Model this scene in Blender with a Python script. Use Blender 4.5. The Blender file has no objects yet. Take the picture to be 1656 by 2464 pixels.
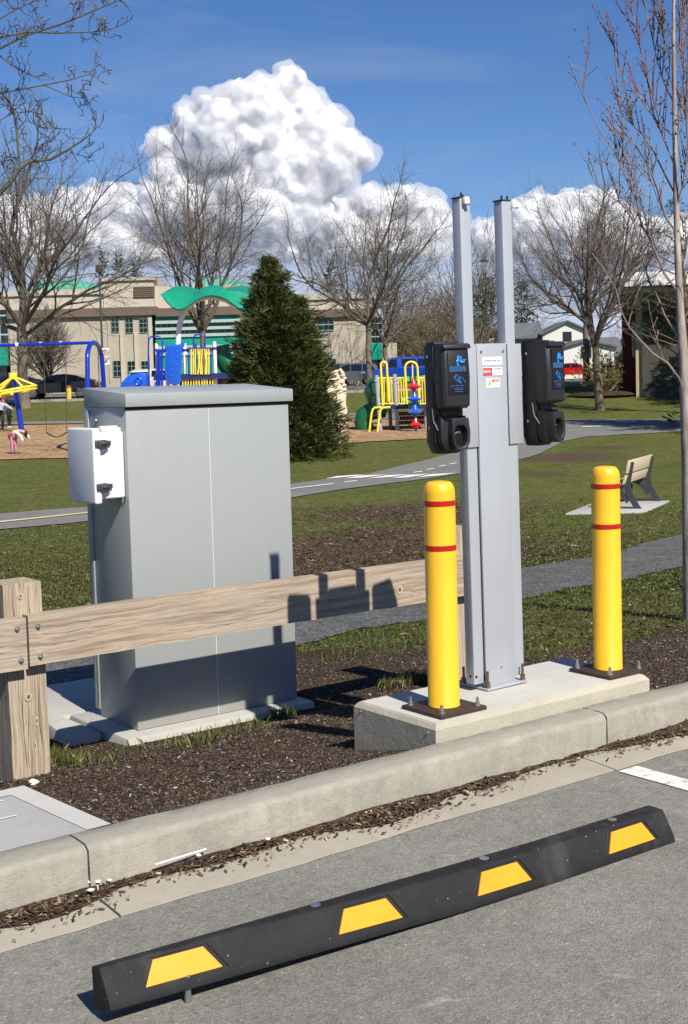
import bpy, bmesh, math, random
import numpy as np
from mathutils import Vector, Matrix, Euler
R = math.radians
sc = bpy.context.scene
col = sc.collection

# ------------------------------------------------------------------ camera
FPX, PITCH, ROLL, CX, CY, PW, PH = 3151.7, .06877, -.02811, 828., 1139.2, 1656., 2464.
EYE = np.array([0., 0., 1.5])
_F = np.array([0, math.cos(PITCH), -math.sin(PITCH)]); _x = np.array([1., 0, 0]); _u = np.cross(_x, _F)
_X = _x*math.cos(ROLL) + _u*math.sin(ROLL); _U = -_x*math.sin(ROLL) + _u*math.cos(ROLL)
cam = bpy.data.objects.new('camera', bpy.data.cameras.new('camera'))
col.objects.link(cam); sc.camera = cam
cam.data.sensor_fit = 'VERTICAL'; cam.data.sensor_height = 24.0
cam.data.lens = FPX/PH*24.0
cam.data.shift_y = -(PH/2 - CY)/PH
cam.data.clip_start = .05; cam.data.clip_end = 30000
cam.matrix_world = Matrix(((_X[0], _U[0], -_F[0], EYE[0]), (_X[1], _U[1], -_F[1], EYE[1]), (_X[2], _U[2], -_F[2], EYE[2]), (0, 0, 0, 1)))

# ------------------------------------------------------------------ sky and sun
YAW = .6446                       # the kerb runs along this heading
AX = np.array([math.cos(YAW), math.sin(YAW), 0.]); BX = np.array([-math.sin(YAW), math.cos(YAW), 0.])
sdir = .115*AX + 1.0*BX + np.array([0, 0, -.95]); sdir /= np.linalg.norm(sdir)
SUN_EL = math.asin(-sdir[2]); SUN_AZ = math.atan2(-sdir[0], -sdir[1])
w = bpy.data.worlds.new("World"); sc.world = w; w.use_nodes = True
nt = w.node_tree; bg = nt.nodes['Background']
sky = nt.nodes.new('ShaderNodeTexSky'); sky.sky_type = 'NISHITA'; sky.sun_disc = False
sky.sun_elevation = SUN_EL; sky.sun_rotation = SUN_AZ; sky.altitude = 50
sky.air_density = 1.0; sky.dust_density = 0.0; sky.ozone_density = 2.2
hs = nt.nodes.new('ShaderNodeHueSaturation'); hs.inputs['Saturation'].default_value = 1.12; hs.inputs['Value'].default_value = 1.0
tint = nt.nodes.new('ShaderNodeMixRGB'); tint.blend_type = 'MULTIPLY'; tint.inputs[0].default_value = 1; tint.inputs['Color2'].default_value = (.87, .98, 1.27, 1)
nt.links.new(sky.outputs[0], tint.inputs['Color1']); nt.links.new(tint.outputs[0], hs.inputs['Color'])
# thin cirrus veil in the sky itself
tc = nt.nodes.new('ShaderNodeTexCoord'); mp = nt.nodes.new('ShaderNodeMapping'); mp.inputs['Scale'].default_value = (2.2, 2.2, 9)
mp.inputs['Rotation'].default_value = (.25, .2, .3)
nz = nt.nodes.new('ShaderNodeTexNoise'); nz.inputs['Scale'].default_value = 2.3; nz.inputs['Detail'].default_value = 7; nz.inputs['Distortion'].default_value = .6
rp = nt.nodes.new('ShaderNodeValToRGB'); rp.color_ramp.elements[0].position = .52; rp.color_ramp.elements[1].position = .95
mx = nt.nodes.new('ShaderNodeMixRGB'); mx.inputs['Color2'].default_value = (5.4, 6.2, 7.6, 1)
mu = nt.nodes.new('ShaderNodeMath'); mu.operation = 'MULTIPLY'; mu.inputs[1].default_value = .5
nt.links.new(tc.outputs['Generated'], mp.inputs['Vector']); nt.links.new(mp.outputs[0], nz.inputs['Vector'])
nt.links.new(nz.outputs['Fac'], rp.inputs[0]); nt.links.new(rp.outputs[0], mu.inputs[0]); nt.links.new(mu.outputs[0], mx.inputs[0])
nt.links.new(hs.outputs[0], mx.inputs['Color1'])
# a distant grey blue cloud deck low over the horizon
sx = nt.nodes.new('ShaderNodeSeparateXYZ'); nt.links.new(tc.outputs['Generated'], sx.inputs[0])
mp2 = nt.nodes.new('ShaderNodeMapping'); mp2.inputs['Scale'].default_value = (5, 5, 30); nt.links.new(tc.outputs['Generated'], mp2.inputs['Vector'])
n2 = nt.nodes.new('ShaderNodeTexNoise'); n2.inputs['Scale'].default_value = 2.0; n2.inputs['Detail'].default_value = 6; nt.links.new(mp2.outputs[0], n2.inputs['Vector'])
ma = nt.nodes.new('ShaderNodeMath'); ma.operation = 'MULTIPLY_ADD'; ma.inputs[1].default_value = .075; nt.links.new(n2.outputs['Fac'], ma.inputs[0]); nt.links.new(sx.outputs['Z'], ma.inputs[2])
r2 = nt.nodes.new('ShaderNodeValToRGB'); r2.color_ramp.elements[0].position = .118; r2.color_ramp.elements[0].color = (.9, .9, .9, 1); r2.color_ramp.elements[1].position = .150; r2.color_ramp.elements[1].color = (0, 0, 0, 1)
nt.links.new(ma.outputs[0], r2.inputs[0])
r3 = nt.nodes.new('ShaderNodeValToRGB'); r3.color_ramp.elements[0].position = .35; r3.color_ramp.elements[0].color = (4.4, 5.2, 7.2, 1); r3.color_ramp.elements[1].position = .7; r3.color_ramp.elements[1].color = (9.5, 10.2, 12.0, 1)
nt.links.new(n2.outputs['Fac'], r3.inputs[0])
mx2 = nt.nodes.new('ShaderNodeMixRGB'); nt.links.new(r2.outputs[0], mx2.inputs[0]); nt.links.new(mx.outputs[0], mx2.inputs['Color1']); nt.links.new(r3.outputs[0], mx2.inputs['Color2'])
nt.links.new(mx2.outputs[0], bg.inputs['Color'])
bg.inputs['Strength'].default_value = .05
sl = bpy.data.lights.new('sun', 'SUN'); sl.energy = 4.25; sl.angle = R(.53); sl.color = (1, .95, .87)
so = bpy.data.objects.new('sun', sl); col.objects.link(so)
so.rotation_euler = Vector(sdir.tolist()).to_track_quat('-Z', 'Y').to_euler()
sc.view_settings.view_transform = 'Standard'; sc.view_settings.look = 'None'; sc.view_settings.gamma = 1.0
sc.view_settings.use_curve_mapping = False
sc.view_settings.exposure = 0.62
sc.cycles.max_bounces = 6; sc.cycles.volume_bounces = 1; sc.cycles.transparent_max_bounces = 8

# ------------------------------------------------------------------ ground height and helpers
_gn = np.array([[-50, .13], [3.64, .13], [3.85, .07], [4.2, .0], [4.6, -.06], [5.2, -.15], [5.45, -.205], [6.0, -.25], [8, -.36], [10, -.48], [12, -.60], [16, -.8], [24, -.97], [900, -.97]])
_gf = np.array([[-50, -.6], [14, -.72], [20, -.92], [27, -1.02], [34, -.92], [42, -.78], [50, -.62], [60, -.42], [66, -.22], [71, .12], [77, .85], [82, 1.1], [95, 1.24], [115, 1.3], [300, 1.4], [5000, 1.4]])
def _sm(t): t = np.clip(t, 0, 1); return t*t*(3-2*t)
def _interp(tab, t):
    t = np.asarray(t, float); k = .35
    return (np.interp(t-k, tab[:, 0], tab[:, 1]) + 2*np.interp(t, tab[:, 0], tab[:, 1]) + np.interp(t+k, tab[:, 0], tab[:, 1]))/4
def G(x, y):
    x = np.asarray(x, float); y = np.asarray(y, float)
    v = x*BX[0] + y*BX[1]
    n = np.interp(v, _gn[:, 0], _gn[:, 1]); f = _interp(_gf, y)
    k = _sm((y-9)/9.)
    far = np.clip((y-6)/10, 0, 1)
    bump = .025*np.sin(x*.9+1)*np.sin(y*.7) + .02*np.sin(x*.31+y*.43)
    return n*(1-k) + f*k + bump*far*(y < 64)
def Gf(x, y): return float(G(x, y))
def ray(px, py): return _F + _X*(px-CX)/FPX - _U*(py-CY)/FPX
def W(px, py, D):
    d = ray(px, py); return EYE + d*(D/d[1])
def at(px, py, dz=0.):
    d = ray(px, py); t0 = 3.0
    f = lambda t: EYE[2]+d[2]*t - (Gf(d[0]*t, d[1]*t)+dz)
    t = t0
    while f(t) > 0 and t < 400: t += .05*max(1, t/8)
    lo = t-.05*max(1, t/8)*1.1; hi = t
    for _ in range(30):
        m = (lo+hi)/2
        if f(m) > 0: lo = m
        else: hi = m
    return EYE + d*hi
def UVZ(u, v, z): return AX*u + BX*v + np.array([0, 0, z])
def S(r, g, b):
    f = lambda c: (c/255/12.92) if c/255 <= .04045 else ((c/255+.055)/1.055)**2.4
    return (f(r), f(g), f(b))

def tag(o, label=None, cat=None, group=None, kind=None):
    if label: o['label'] = label
    if cat: o['category'] = cat
    if group: o['group'] = group
    if kind: o['kind'] = kind
    return o
def thing(name, label, cat, loc=(0, 0, 0), rz=0., group=None, tilt=(0, 0)):
    o = bpy.data.objects.new(name, None); col.objects.link(o)
    o.empty_display_size = .2
    o.location = Vector([float(c) for c in loc]); o.rotation_euler = (tilt[0], tilt[1], rz)
    return tag(o, label, cat, group)

class MB:
    def __init__(s): s.v = []; s.f = []; s.m = []
    def add(s, vs, fs, mi=0):
        n = len(s.v); s.v += [tuple(float(c) for c in p) for p in vs]
        s.f += [tuple(i+n for i in f) for f in fs]; s.m += [mi]*len(fs); return s
    def box(s, x0, x1, y0, y1, z0, z1, mi=0):
        return s.add([(x0, y0, z0), (x1, y0, z0), (x1, y1, z0), (x0, y1, z0), (x0, y0, z1), (x1, y0, z1), (x1, y1, z1), (x0, y1, z1)],
                     [(0, 3, 2, 1), (4, 5, 6, 7), (0, 1, 5, 4), (1, 2, 6, 5), (2, 3, 7, 6), (3, 0, 4, 7)], mi)
    def hexa(s, b, t, mi=0):      # bottom 4 and top 4 points
        return s.add(list(b)+list(t), [(0, 3, 2, 1), (4, 5, 6, 7), (0, 1, 5, 4), (1, 2, 6, 5), (2, 3, 7, 6), (3, 0, 4, 7)], mi)
    def prism(s, poly, axis, a, b, mi=0):   # polygon swept along an axis from a to b
        n = len(poly)
        def P(p, t):
            return {'x': (t, p[0], p[1]), 'y': (p[0], t, p[1]), 'z': (p[0], p[1], t)}[axis]
        vs = [P(p, a) for p in poly] + [P(p, b) for p in poly]
        fs = [tuple(range(n)), tuple(range(2*n-1, n-1, -1))] + [((i+1) % n, i, n+i, n+(i+1) % n) for i in range(n)]
        return s.add(vs, fs, mi)
    def tube(s, pts, rad, n=8, cap=True, mi=0):
        pts = [np.array(p, float) for p in pts]
        if not hasattr(rad, '__len__'): rad = [rad]*len(pts)
        vs = []; prev = None
        for i, p in enumerate(pts):
            t = pts[min(i+1, len(pts)-1)] - pts[max(i-1, 0)]; t = t/(np.linalg.norm(t)+1e-9)
            if prev is None:
                a = np.array([0, 0, 1.]) if abs(t[2]) < .9 else np.array([1., 0, 0])
                e1 = np.cross(t, a)
            else: e1 = prev - t*np.dot(prev, t)
            e1 /= (np.linalg.norm(e1)+1e-9); prev = e1; e2 = np.cross(t, e1)
            for k in range(n):
                c = 2*math.pi*k/n; vs.append(p + rad[i]*(e1*math.cos(c)+e2*math.sin(c)))
        fs = [(i*n+k, i*n+(k+1) % n, (i+1)*n+(k+1) % n, (i+1)*n+k) for i in range(len(pts)-1) for k in range(n)]
        if cap: fs += [tuple(range(n-1, -1, -1)), tuple((len(pts)-1)*n+k for k in range(n))]
        return s.add(vs, fs, mi)
    def lathe(s, prof, n=24, c=(0, 0, 0), mi=0):   # (radius, z) pairs, around z
        vs = []; fs = []
        for (r, z) in prof:
            for k in range(n):
                a = 2*math.pi*k/n; vs.append((c[0]+r*math.cos(a), c[1]+r*math.sin(a), c[2]+z))
        for i in range(len(prof)-1):
            for k in range(n): fs.append((i*n+k, i*n+(k+1) % n, (i+1)*n+(k+1) % n, (i+1)*n+k))
        fs += [tuple(range(n-1, -1, -1)), tuple((len(prof)-1)*n+k for k in range(n))]
        return s.add(vs, fs, mi)
    def cyl(s, p, r, h, n=12, axis='z', mi=0):
        d = {'x': (h, 0, 0), 'y': (0, h, 0), 'z': (0, 0, h)}[axis]
        return s.tube([p, (p[0]+d[0], p[1]+d[1], p[2]+d[2])], r, n, True, mi)
    def ball(s, c, r, n=10, m=7, mi=0):
        if not hasattr(r, '__len__'): r = (r, r, r)
        vs = [(c[0], c[1], c[2]-r[2])]
        for i in range(1, m):
            t = math.pi*i/m
            for k in range(n):
                a = 2*math.pi*k/n; vs.append((c[0]+r[0]*math.sin(t)*math.cos(a), c[1]+r[1]*math.sin(t)*math.sin(a), c[2]-r[2]*math.cos(t)))
        vs.append((c[0], c[1], c[2]+r[2])); L = len(vs)-1
        fs = [(0, 1+(k+1) % n, 1+k) for k in range(n)]
        for i in range(m-2):
            for k in range(n): fs.append((1+i*n+k, 1+i*n+(k+1) % n, 1+(i+1)*n+(k+1) % n, 1+(i+1)*n+k))
        fs += [(1+(m-2)*n+k, 1+(m-2)*n+(k+1) % n, L) for k in range(n)]
        return s.add(vs, fs, mi)
    def build(s, name, mat, parent=None, smooth=False, bevel=0., seg=2, ang=40):
        me = bpy.data.meshes.new(name); me.from_pydata(s.v, [], s.f)
        mats = mat if isinstance(mat, (list, tuple)) else [mat]
        for m in mats: me.materials.append(m)
        if len(mats) > 1: me.polygons.foreach_set('material_index', s.m)
        bm = bmesh.new(); bm.from_mesh(me); bmesh.ops.recalc_face_normals(bm, faces=bm.faces)
        if bevel > 0:
            es = [e for e in bm.edges if len(e.link_faces) == 2 and e.calc_face_angle(0) > R(ang)]
            bmesh.ops.bevel(bm, geom=es, offset=bevel, segments=seg, profile=.5, affect='EDGES', clamp_overlap=True)
        bm.to_mesh(me); bm.free()
        if smooth or bevel > 0:
            me.polygons.foreach_set('use_smooth', [True]*len(me.polygons))
            me.set_sharp_from_angle(angle=R(38))
        o = bpy.data.objects.new(name, me); col.objects.link(o)
        if parent is not None: o.parent = parent
        return o
def rawmesh(name, verts, faces, mat, parent=None, attr=None, smooth=False):
    """numpy mesh: verts (n,3), faces (m,k) with the same k"""
    me = bpy.data.meshes.new(name); n, m, k = len(verts), len(faces), faces.shape[1]
    me.vertices.add(n); me.vertices.foreach_set('co', np.asarray(verts, np.float32).ravel())
    me.loops.add(m*k); me.loops.foreach_set('vertex_index', np.asarray(faces, np.int32).ravel())
    me.polygons.add(m); me.polygons.foreach_set('loop_start', np.arange(0, m*k, k, dtype=np.int32))
    me.polygons.foreach_set('loop_total', np.full(m, k, np.int32))
    if smooth: me.polygons.foreach_set('use_smooth', np.ones(m, bool))
    me.update(calc_edges=True)
    me.materials.append(mat)
    if attr is not None:
        for nm, vals in attr.items():
            a = me.attributes.new(nm, 'FLOAT', 'POINT'); a.data.foreach_set('value', np.asarray(vals, np.float32))
    o = bpy.data.objects.new(name, me); col.objects.link(o)
    if parent is not None: o.parent = parent
    return o

# ------------------------------------------------------------------ materials
MATS = {}
class NM:
    def __init__(s, name):
        s.m = bpy.data.materials.new(name); s.m.use_nodes = True; s.t = s.m.node_tree; s.b = s.t.nodes['Principled BSDF']
    def n(s, typ, **kw):
        o = s.t.nodes.new('ShaderNode'+typ)
        for k, v in kw.items():
            if k.startswith('i_'): o.inputs[k[2:].replace('_', ' ')].default_value = v
            else: setattr(o, k, v)
        return o
    def l(s, a, b): s.t.links.new(a, b)
    def coord(s, scale=(1, 1, 1), kind='Object', rot=(0, 0, 0)):
        c = s.n('TexCoord'); m = s.n('Mapping'); m.inputs['Scale'].default_value = scale; m.inputs['Rotation'].default_value = rot
        s.l(c.outputs[kind], m.inputs['Vector']); return m.outputs[0]
    def noise(s, vec, scale, detail=4, rough=.55, dist=0.):
        o = s.n('TexNoise'); o.inputs['Scale'].default_value = scale; o.inputs['Detail'].default_value = detail
        o.inputs['Roughness'].default_value = rough; o.inputs['Distortion'].default_value = dist
        if vec is not None: s.l(vec, o.inputs['Vector'])
        return o.outputs['Fac']
    def ramp(s, fac, stops, interp='LINEAR'):
        o = s.n('ValToRGB'); e = o.color_ramp.elements; o.color_ramp.interpolation = interp
        while len(e) < len(stops): e.new(.5)
        for i, (p, c) in enumerate(stops):
            e[i].position = p
            e[i].color = (c[0], c[1], c[2], 1) if hasattr(c, '__len__') else (c, c, c, 1)
        s.l(fac, o.inputs[0]); return o.outputs[0]
    def mix(s, fac, a, b, mode='MIX'):
        o = s.n('MixRGB', blend_type=mode)
        for q, i in ((fac, 0), (a, 1), (b, 2)):
            if isinstance(q, (int, float)): o.inputs[i].default_value = q
            elif isinstance(q, (tuple, list)): o.inputs[i].default_value = (q[0], q[1], q[2], 1)
            else: s.l(q, o.inputs[i])
        return o.outputs[0]
    def bump(s, h, strength=.3, dist=.01, normal=None):
        o = s.n('Bump'); o.inputs['Strength'].default_value = strength; o.inputs['Distance'].default_value = dist
        s.l(h, o.inputs['Height'])
        if normal is not None: s.l(normal, o.inputs['Normal'])
        return o.outputs[0]
    def base(s, c):
        if isinstance(c, (tuple, list)): s.b.inputs['Base Color'].default_value = (c[0], c[1], c[2], 1)
        else: s.l(c, s.b.inputs['Base Color'])
    def set(s, rough=None, metal=None, spec=None, normal=None, coat=None, trans=None):
        for k, v in (('Roughness', rough), ('Metallic', metal), ('Specular IOR Level', spec), ('Coat Weight', coat), ('Transmission Weight', trans)):
            if v is None: continue
            if isinstance(v, (int, float)): s.b.inputs[k].default_value = v
            else: s.l(v, s.b.inputs[k])
        if normal is not None: s.l(normal, s.b.inputs['Normal'])
        return s.m
def pm(name, c, rough=.6, metal=0., var=.12, sc_=8., bump=.0, bs=60., spec=.5, coat=0., stretch=(1, 1, 1), kind='Object'):
    if name in MATS: return MATS[name]
    m = NM(name); v = m.coord(stretch, kind)
    n1 = m.noise(v, sc_, 5, .6)
    dk = tuple(x*(1-var) for x in c); lt = tuple(min(1, x*(1+var)) for x in c)
    m.base(m.ramp(n1, [(.3, dk), (.7, lt)]))
    nr = None
    if bump > 0: nr = m.bump(m.noise(v, bs, 4, .6), bump, .005)
    rr = m.ramp(m.noise(v, sc_*2.3, 3), [(.3, max(0, rough-.06)), (.7, min(1, rough+.08))])
    m.set(rough=rr, metal=metal, spec=spec, normal=nr, coat=coat); MATS[name] = m.m; return m.m

def concrete(name, c, dark=.75, stain=.5, bump=.35, streak=False):
    bump *= 1.5
    m = NM(name); v = m.coord((1, 1, 1), 'Object')
    big = m.noise(v, 2.2, 5, .6); mid = m.noise(v, 11, 6, .65); fine = m.noise(v, 160, 3, .7)
    c0 = tuple(x*dark for x in c)
    a = m.mix(m.ramp(big, [(.35, 0), (.68, 1)]), c0, c)
    b = m.mix(m.ramp(mid, [(.3, 0), (.72, 1)]), tuple(x*.84 for x in c), tuple(min(1, x*1.12) for x in c))
    a = m.mix(stain, a, b)
    if streak:
        vs = m.coord((7, 7, .7), 'Object'); st = m.noise(vs, 3.0, 4, .7)
        a = m.mix(m.ramp(st, [(.42, 0), (.68, .5)]), a, tuple(x*.66 for x in c))
        a = m.mix(m.ramp(m.noise(v, 23, 5, .7), [(.5, 0), (.72, .45)]), a, tuple(x*.62 for x in c)); a = m.mix(m.ramp(m.noise(v, 5, 5, .7, .5), [(.55, 0), (.7, .4)]), a, tuple(min(1, x*1.35) for x in c))
    vo = m.n('TexVoronoi'); vo.inputs['Scale'].default_value = 46; m.l(v, vo.inputs['Vector'])
    pit = m.ramp(vo.outputs['Distance'], [(.03, 1), (.09, 0)])
    pm_ = m.mix(1, pit, m.ramp(m.noise(v, 9, 2), [(.5, 0), (.62, 1)]), 'MULTIPLY')
    a = m.mix(pm_, a, tuple(x*.35 for x in c))
    a = m.mix(m.ramp(fine, [(.3, .22), (.7, 0)]), a, tuple(x*.5 for x in c))
    if streak:
        sp = m.n('SeparateXYZ'); m.l(v, sp.inputs[0]); a = m.mix(m.ramp(sp.outputs['Z'], [(.148, 0), (.155, .7)]), a, S(150, 145, 132))
    m.base(a)
    nr = m.bump(fine, bump*.6, .003); nr = m.bump(mid, bump, .006, nr)
    return m.set(rough=.88, spec=.3, normal=nr)
M = {}
M['curb'] = concrete('kerb concrete', S(164, 158, 143), .72, .65, 1.0, True)
M['gutter'] = concrete('gutter concrete', S(160, 152, 136), .8, .5, .6)
M['pad'] = concrete('pad concrete', S(196, 193, 183), .9, .4, .2)
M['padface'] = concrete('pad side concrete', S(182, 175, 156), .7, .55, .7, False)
M['slab'] = concrete('slab concrete', S(182, 178, 168), .85, .5, .4)
M['walk'] = concrete('pavement concrete', S(176, 174, 168), .85, .5, .4)
M['walkband'] = concrete('smooth concrete band', S(198, 195, 188), .9, .3, .15)

def asphalt(name, c, fade=1.):
    m = NM(name); v = m.coord((1, 1, 1), 'Object')
    vo = m.n('TexVoronoi'); vo.inputs['Scale'].default_value = 150; m.l(v, vo.inputs['Vector'])
    vo2 = m.n('TexVoronoi'); vo2.inputs['Scale'].default_value = 62; m.l(v, vo2.inputs['Vector'])
    stone = m.ramp(vo.outputs['Color'], [(.0, .74), (.55, .97), (.88, 1.15), (1, 1.7)])
    stone2 = m.ramp(vo2.outputs['Color'], [(0, .78), (.25, .97), (.85, 1.03), (1, 1.3)])
    big = m.ramp(m.noise(v, 1.3, 5, .6), [(.3, .86), (.7, 1.12)])
    mid = m.ramp(m.noise(v, 14, 4, .6), [(.3, .88), (.7, 1.1)])
    a = m.mix(1, c, stone, 'MULTIPLY'); a = m.mix(1, a, stone2, 'MULTIPLY'); a = m.mix(1, a, big, 'MULTIPLY'); a = m.mix(1, a, mid, 'MULTIPLY')
    sc1 = m.ramp(m.noise(v, 2.4, 6, .7, 1.0), [(.63, 0), (.72, .34*fade)])
    a = m.mix(sc1, a, S(196, 194, 186))
    oil = m.ramp(m.noise(m.coord((1, .55, 1), 'Object', (0, 0, .6)), 1.7, 5, .6, .4), [(.60, 0), (.72, .35*fade)]); a = m.mix(oil, a, tuple(x*.62 for x in c))
    m.base(a); nr = m.bump(vo.outputs['Distance'], .55, .004); nr = m.bump(m.noise(v, 60, 3), .4, .006, nr)
    return m.set(rough=.93, spec=.25, normal=nr)
M['asphalt'] = asphalt('parking asphalt', S(129, 126, 118))
M['path'] = asphalt('bike path asphalt', S(122, 120, 115), .2)
M['road'] = asphalt('road asphalt', S(112, 111, 108), .2)
def gravelmat():
    m = NM('grey crushed gravel'); v = m.coord((1, 1, 1), 'Object')
    vo = m.n('TexVoronoi'); vo.inputs['Scale'].default_value = 55; m.l(v, vo.inputs['Vector'])
    vo2 = m.n('TexVoronoi'); vo2.inputs['Scale'].default_value = 19; m.l(v, vo2.inputs['Vector'])
    a = m.ramp(vo.outputs['Color'], [(0, S(52, 53, 52)), (.5, S(94, 95, 92)), (.9, S(122, 122, 117)), (1, S(190, 186, 176))])
    b = m.ramp(vo2.outputs['Color'], [(0, .75), (.6, 1.), (1, 1.35)])
    a = m.mix(1, a, b, 'MULTIPLY'); a = m.mix(1, a, m.ramp(m.noise(v, 1.6, 4), [(.3, .82), (.7, 1.12)]), 'MULTIPLY')
    m.base(a); return m.set(rough=.95, spec=.2, normal=m.bump(vo.outputs['Distance'], .8, .012))
M['gravel'] = gravelmat()
def lawnmat():
    m = NM('lawn ground'); v = m.coord((1, 1, 1), 'Object')
    n1 = m.noise(v, .55, 5, .6); n2 = m.noise(v, 6, 6, .7); n3 = m.noise(m.coord((1, .45, 1)), 26, 5, .75); n4 = m.noise(v, 1.7, 4, .6)
    g = m.ramp(n3, [(.28, S(58, 62, 30)), (.5, S(88, 96, 46)), (.68, S(110, 114, 60)), (.8, S(138, 134, 86))])
    g2 = m.ramp(n3, [(.3, S(60, 58, 34)), (.55, S(110, 104, 62)), (.75, S(140, 130, 84))])
    a = m.mix(m.ramp(n1, [(.42, 0), (.62, .6)]), g, g2)
    a = m.mix(1, a, m.ramp(n2, [(.3, .62), (.7, 1.35)]), 'MULTIPLY'); a = m.mix(1, a, m.ramp(m.noise(v, 2.6, 5, .65), [(.3, .8), (.7, 1.2)]), 'MULTIPLY')
    at_ = m.n('Attribute', attribute_name='dirt')
    dd = m.n('Math', operation='ADD'); m.l(at_.outputs['Fac'], dd.inputs[0]); m.l(m.ramp(n2, [(.25, -.15), (.75, .7)]), dd.inputs[1])
    d2 = m.n('Math', operation='ADD'); m.l(dd.outputs[0], d2.inputs[0]); m.l(m.ramp(n4, [(.2, -.2), (.8, .3)]), d2.inputs[1])
    soil = m.ramp(n3, [(.25, S(46, 36, 28)), (.5, S(86, 70, 56)), (.75, S(128, 110, 92))])
    a = m.mix(m.ramp(d2.outputs[0], [(.72, 0), (1.05, .9)]), a, soil)
    m.base(a); return m.set(rough=1., spec=.1, normal=m.bump(n3, .9, .05))
M['lawn'] = lawnmat()
def mulchmat():
    m = NM('bark mulch bed'); v = m.coord((1, 1, 1), 'Object')
    vo = m.n('TexVoronoi'); vo.inputs['Scale'].default_value = 48; m.l(m.coord((1, 2.2, 1), 'Object', (0, 0, .8)), vo.inputs['Vector'])
    n2 = m.noise(v, 3, 5)
    a = m.ramp(vo.outputs['Color'], [(0, S(34, 26, 22)), (.55, S(66, 52, 42)), (.9, S(98, 80, 64)), (1, S(140, 120, 98))])
    a = m.mix(m.ramp(n2, [(.45, 0), (.7, .5)]), a, S(92, 78, 56))
    m.base(a); return m.set(rough=.95, spec=.15, normal=m.bump(vo.outputs['Distance'], 1, .02))
M['mulch'] = mulchmat()
def attrmat(name, stops, rough=.9, trans=0., spec=.2):
    m = NM(name); at_ = m.n('Attribute', attribute_name='rnd')
    m.base(m.ramp(at_.outputs['Fac'], stops)); m.set(rough=rough, spec=spec)
    if trans > 0:
        tr = m.n('BsdfTranslucent'); m.l(m.b.inputs['Base Color'].links[0].from_socket, tr.inputs['Color'])
        mxs = m.n('MixShader'); mxs.inputs[0].default_value = trans; out = m.t.nodes['Material Output']
        m.l(m.b.outputs[0], mxs.inputs[1]); m.l(tr.outputs[0], mxs.inputs[2]); m.l(mxs.outputs[0], out.inputs['Surface'])
    return m.m
M['chip'] = attrmat('bark chips', [(0, S(44, 36, 30)), (.5, S(74, 62, 53)), (.88, S(96, 82, 70)), (.975, S(126, 110, 94)), (1, S(190, 178, 160))])
M['litter'] = attrmat('reddish bark litter', [(0, S(44, 36, 30)), (.45, S(78, 64, 52)), (.8, S(106, 86, 68)), (.95, S(136, 114, 92)), (1, S(196, 178, 154))])
M['blade'] = attrmat('grass blades', [(0, S(46, 50, 26)), (.35, S(74, 82, 40)), (.62, S(100, 106, 54)), (.8, S(130, 120, 78)), (1, S(168, 154, 114))], .75, .2)
def chipsmat():
    m = NM('tan wood chips'); v = m.coord((1, .5, 1), 'Object')
    n = m.noise(v, 9, 6, .8); n2 = m.noise(m.coord((1, 1, 1)), .8, 4)
    vo = m.n('TexVoronoi'); vo.inputs['Scale'].default_value = 6; m.l(v, vo.inputs['Vector'])
    a = m.ramp(n, [(.28, S(112, 84, 54)), (.5, S(186, 152, 112)), (.72, S(222, 190, 150))])
    a = m.mix(1, a, m.ramp(vo.outputs['Color'], [(0, .7), (1, 1.2)]), 'MULTIPLY')
    a = m.mix(1, a, m.ramp(n2, [(.3, .85), (.7, 1.1)]), 'MULTIPLY')
    m.base(a); return m.set(rough=1, spec=.1, normal=m.bump(n, 1., .12))
M['woodchips'] = chipsmat()
def woodmat(name, axis='x', c0=(148, 130, 110), c1=(178, 162, 142), c2=(112, 92, 76)):
    m = NM(name); al = {'x': lambda a, b: (a, b, b), 'z': lambda a, b: (b, b, a)}[axis]
    warp = m.n('TexNoise'); warp.inputs['Scale'].default_value = 1.0; warp.inputs['Detail'].default_value = 3; m.l(m.coord(al(1.6, 5.)), warp.inputs['Vector'])
    mv = m.n('VectorMath', operation='MULTIPLY_ADD'); m.l(warp.outputs['Color'], mv.inputs[0]); mv.inputs[1].default_value = al(.2, .05); m.l(m.coord(), mv.inputs[2])
    mp_ = m.n('Mapping'); mp_.inputs['Scale'].default_value = al(1.3, 62.); m.l(mv.outputs[0], mp_.inputs['Vector'])
    g1 = m.noise(mp_.outputs[0], 1., 4, .6)
    mq = m.n('Mapping'); mq.inputs['Scale'].default_value = al(4., 260.); m.l(mv.outputs[0], mq.inputs['Vector']); g2 = m.noise(mq.outputs[0], 1., 4, .7)
    a = m.ramp(g1, [(.27, tuple(.5*(p+q) for p, q in zip(S(*c2), S(*c0)))), (.42, S(*c0)), (.56, S(*c1)), (.72, S(*c0))])
    a = m.mix(m.ramp(g2, [(.32, .42), (.52, 0)]), a, tuple(x*.8 for x in S(*c2)))
    gy = m.noise(m.coord(), 3.1, 5, .6); a = m.mix(m.ramp(gy, [(.46, 0), (.7, .55)]), a, S(150, 140, 128))
    a = m.mix(m.ramp(m.noise(m.coord(al(.6, 3.)), 2.3, 4), [(.5, 0), (.75, .5)]), a, S(190, 177, 158))
    m.base(a); nr = m.bump(g2, .4, .003, m.bump(g1, .5, .004))
    return m.set(rough=.88, spec=.2, normal=nr)
M['railwood'] = woodmat('weathered rail timber', 'x')
M['postwood'] = woodmat('weathered post timber', 'z', (144, 128, 106), (182, 167, 144), (98, 78, 62))
M['knot'] = pm('wood knot', S(96, 80, 66), .8, var=.3, sc_=30)
M['knotpale'] = pm('pale wood patch', S(178, 160, 134), .8, var=.1, sc_=30)
M['knotdark'] = pm('wood crack', S(92, 70, 54), .9, var=.2)
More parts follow.
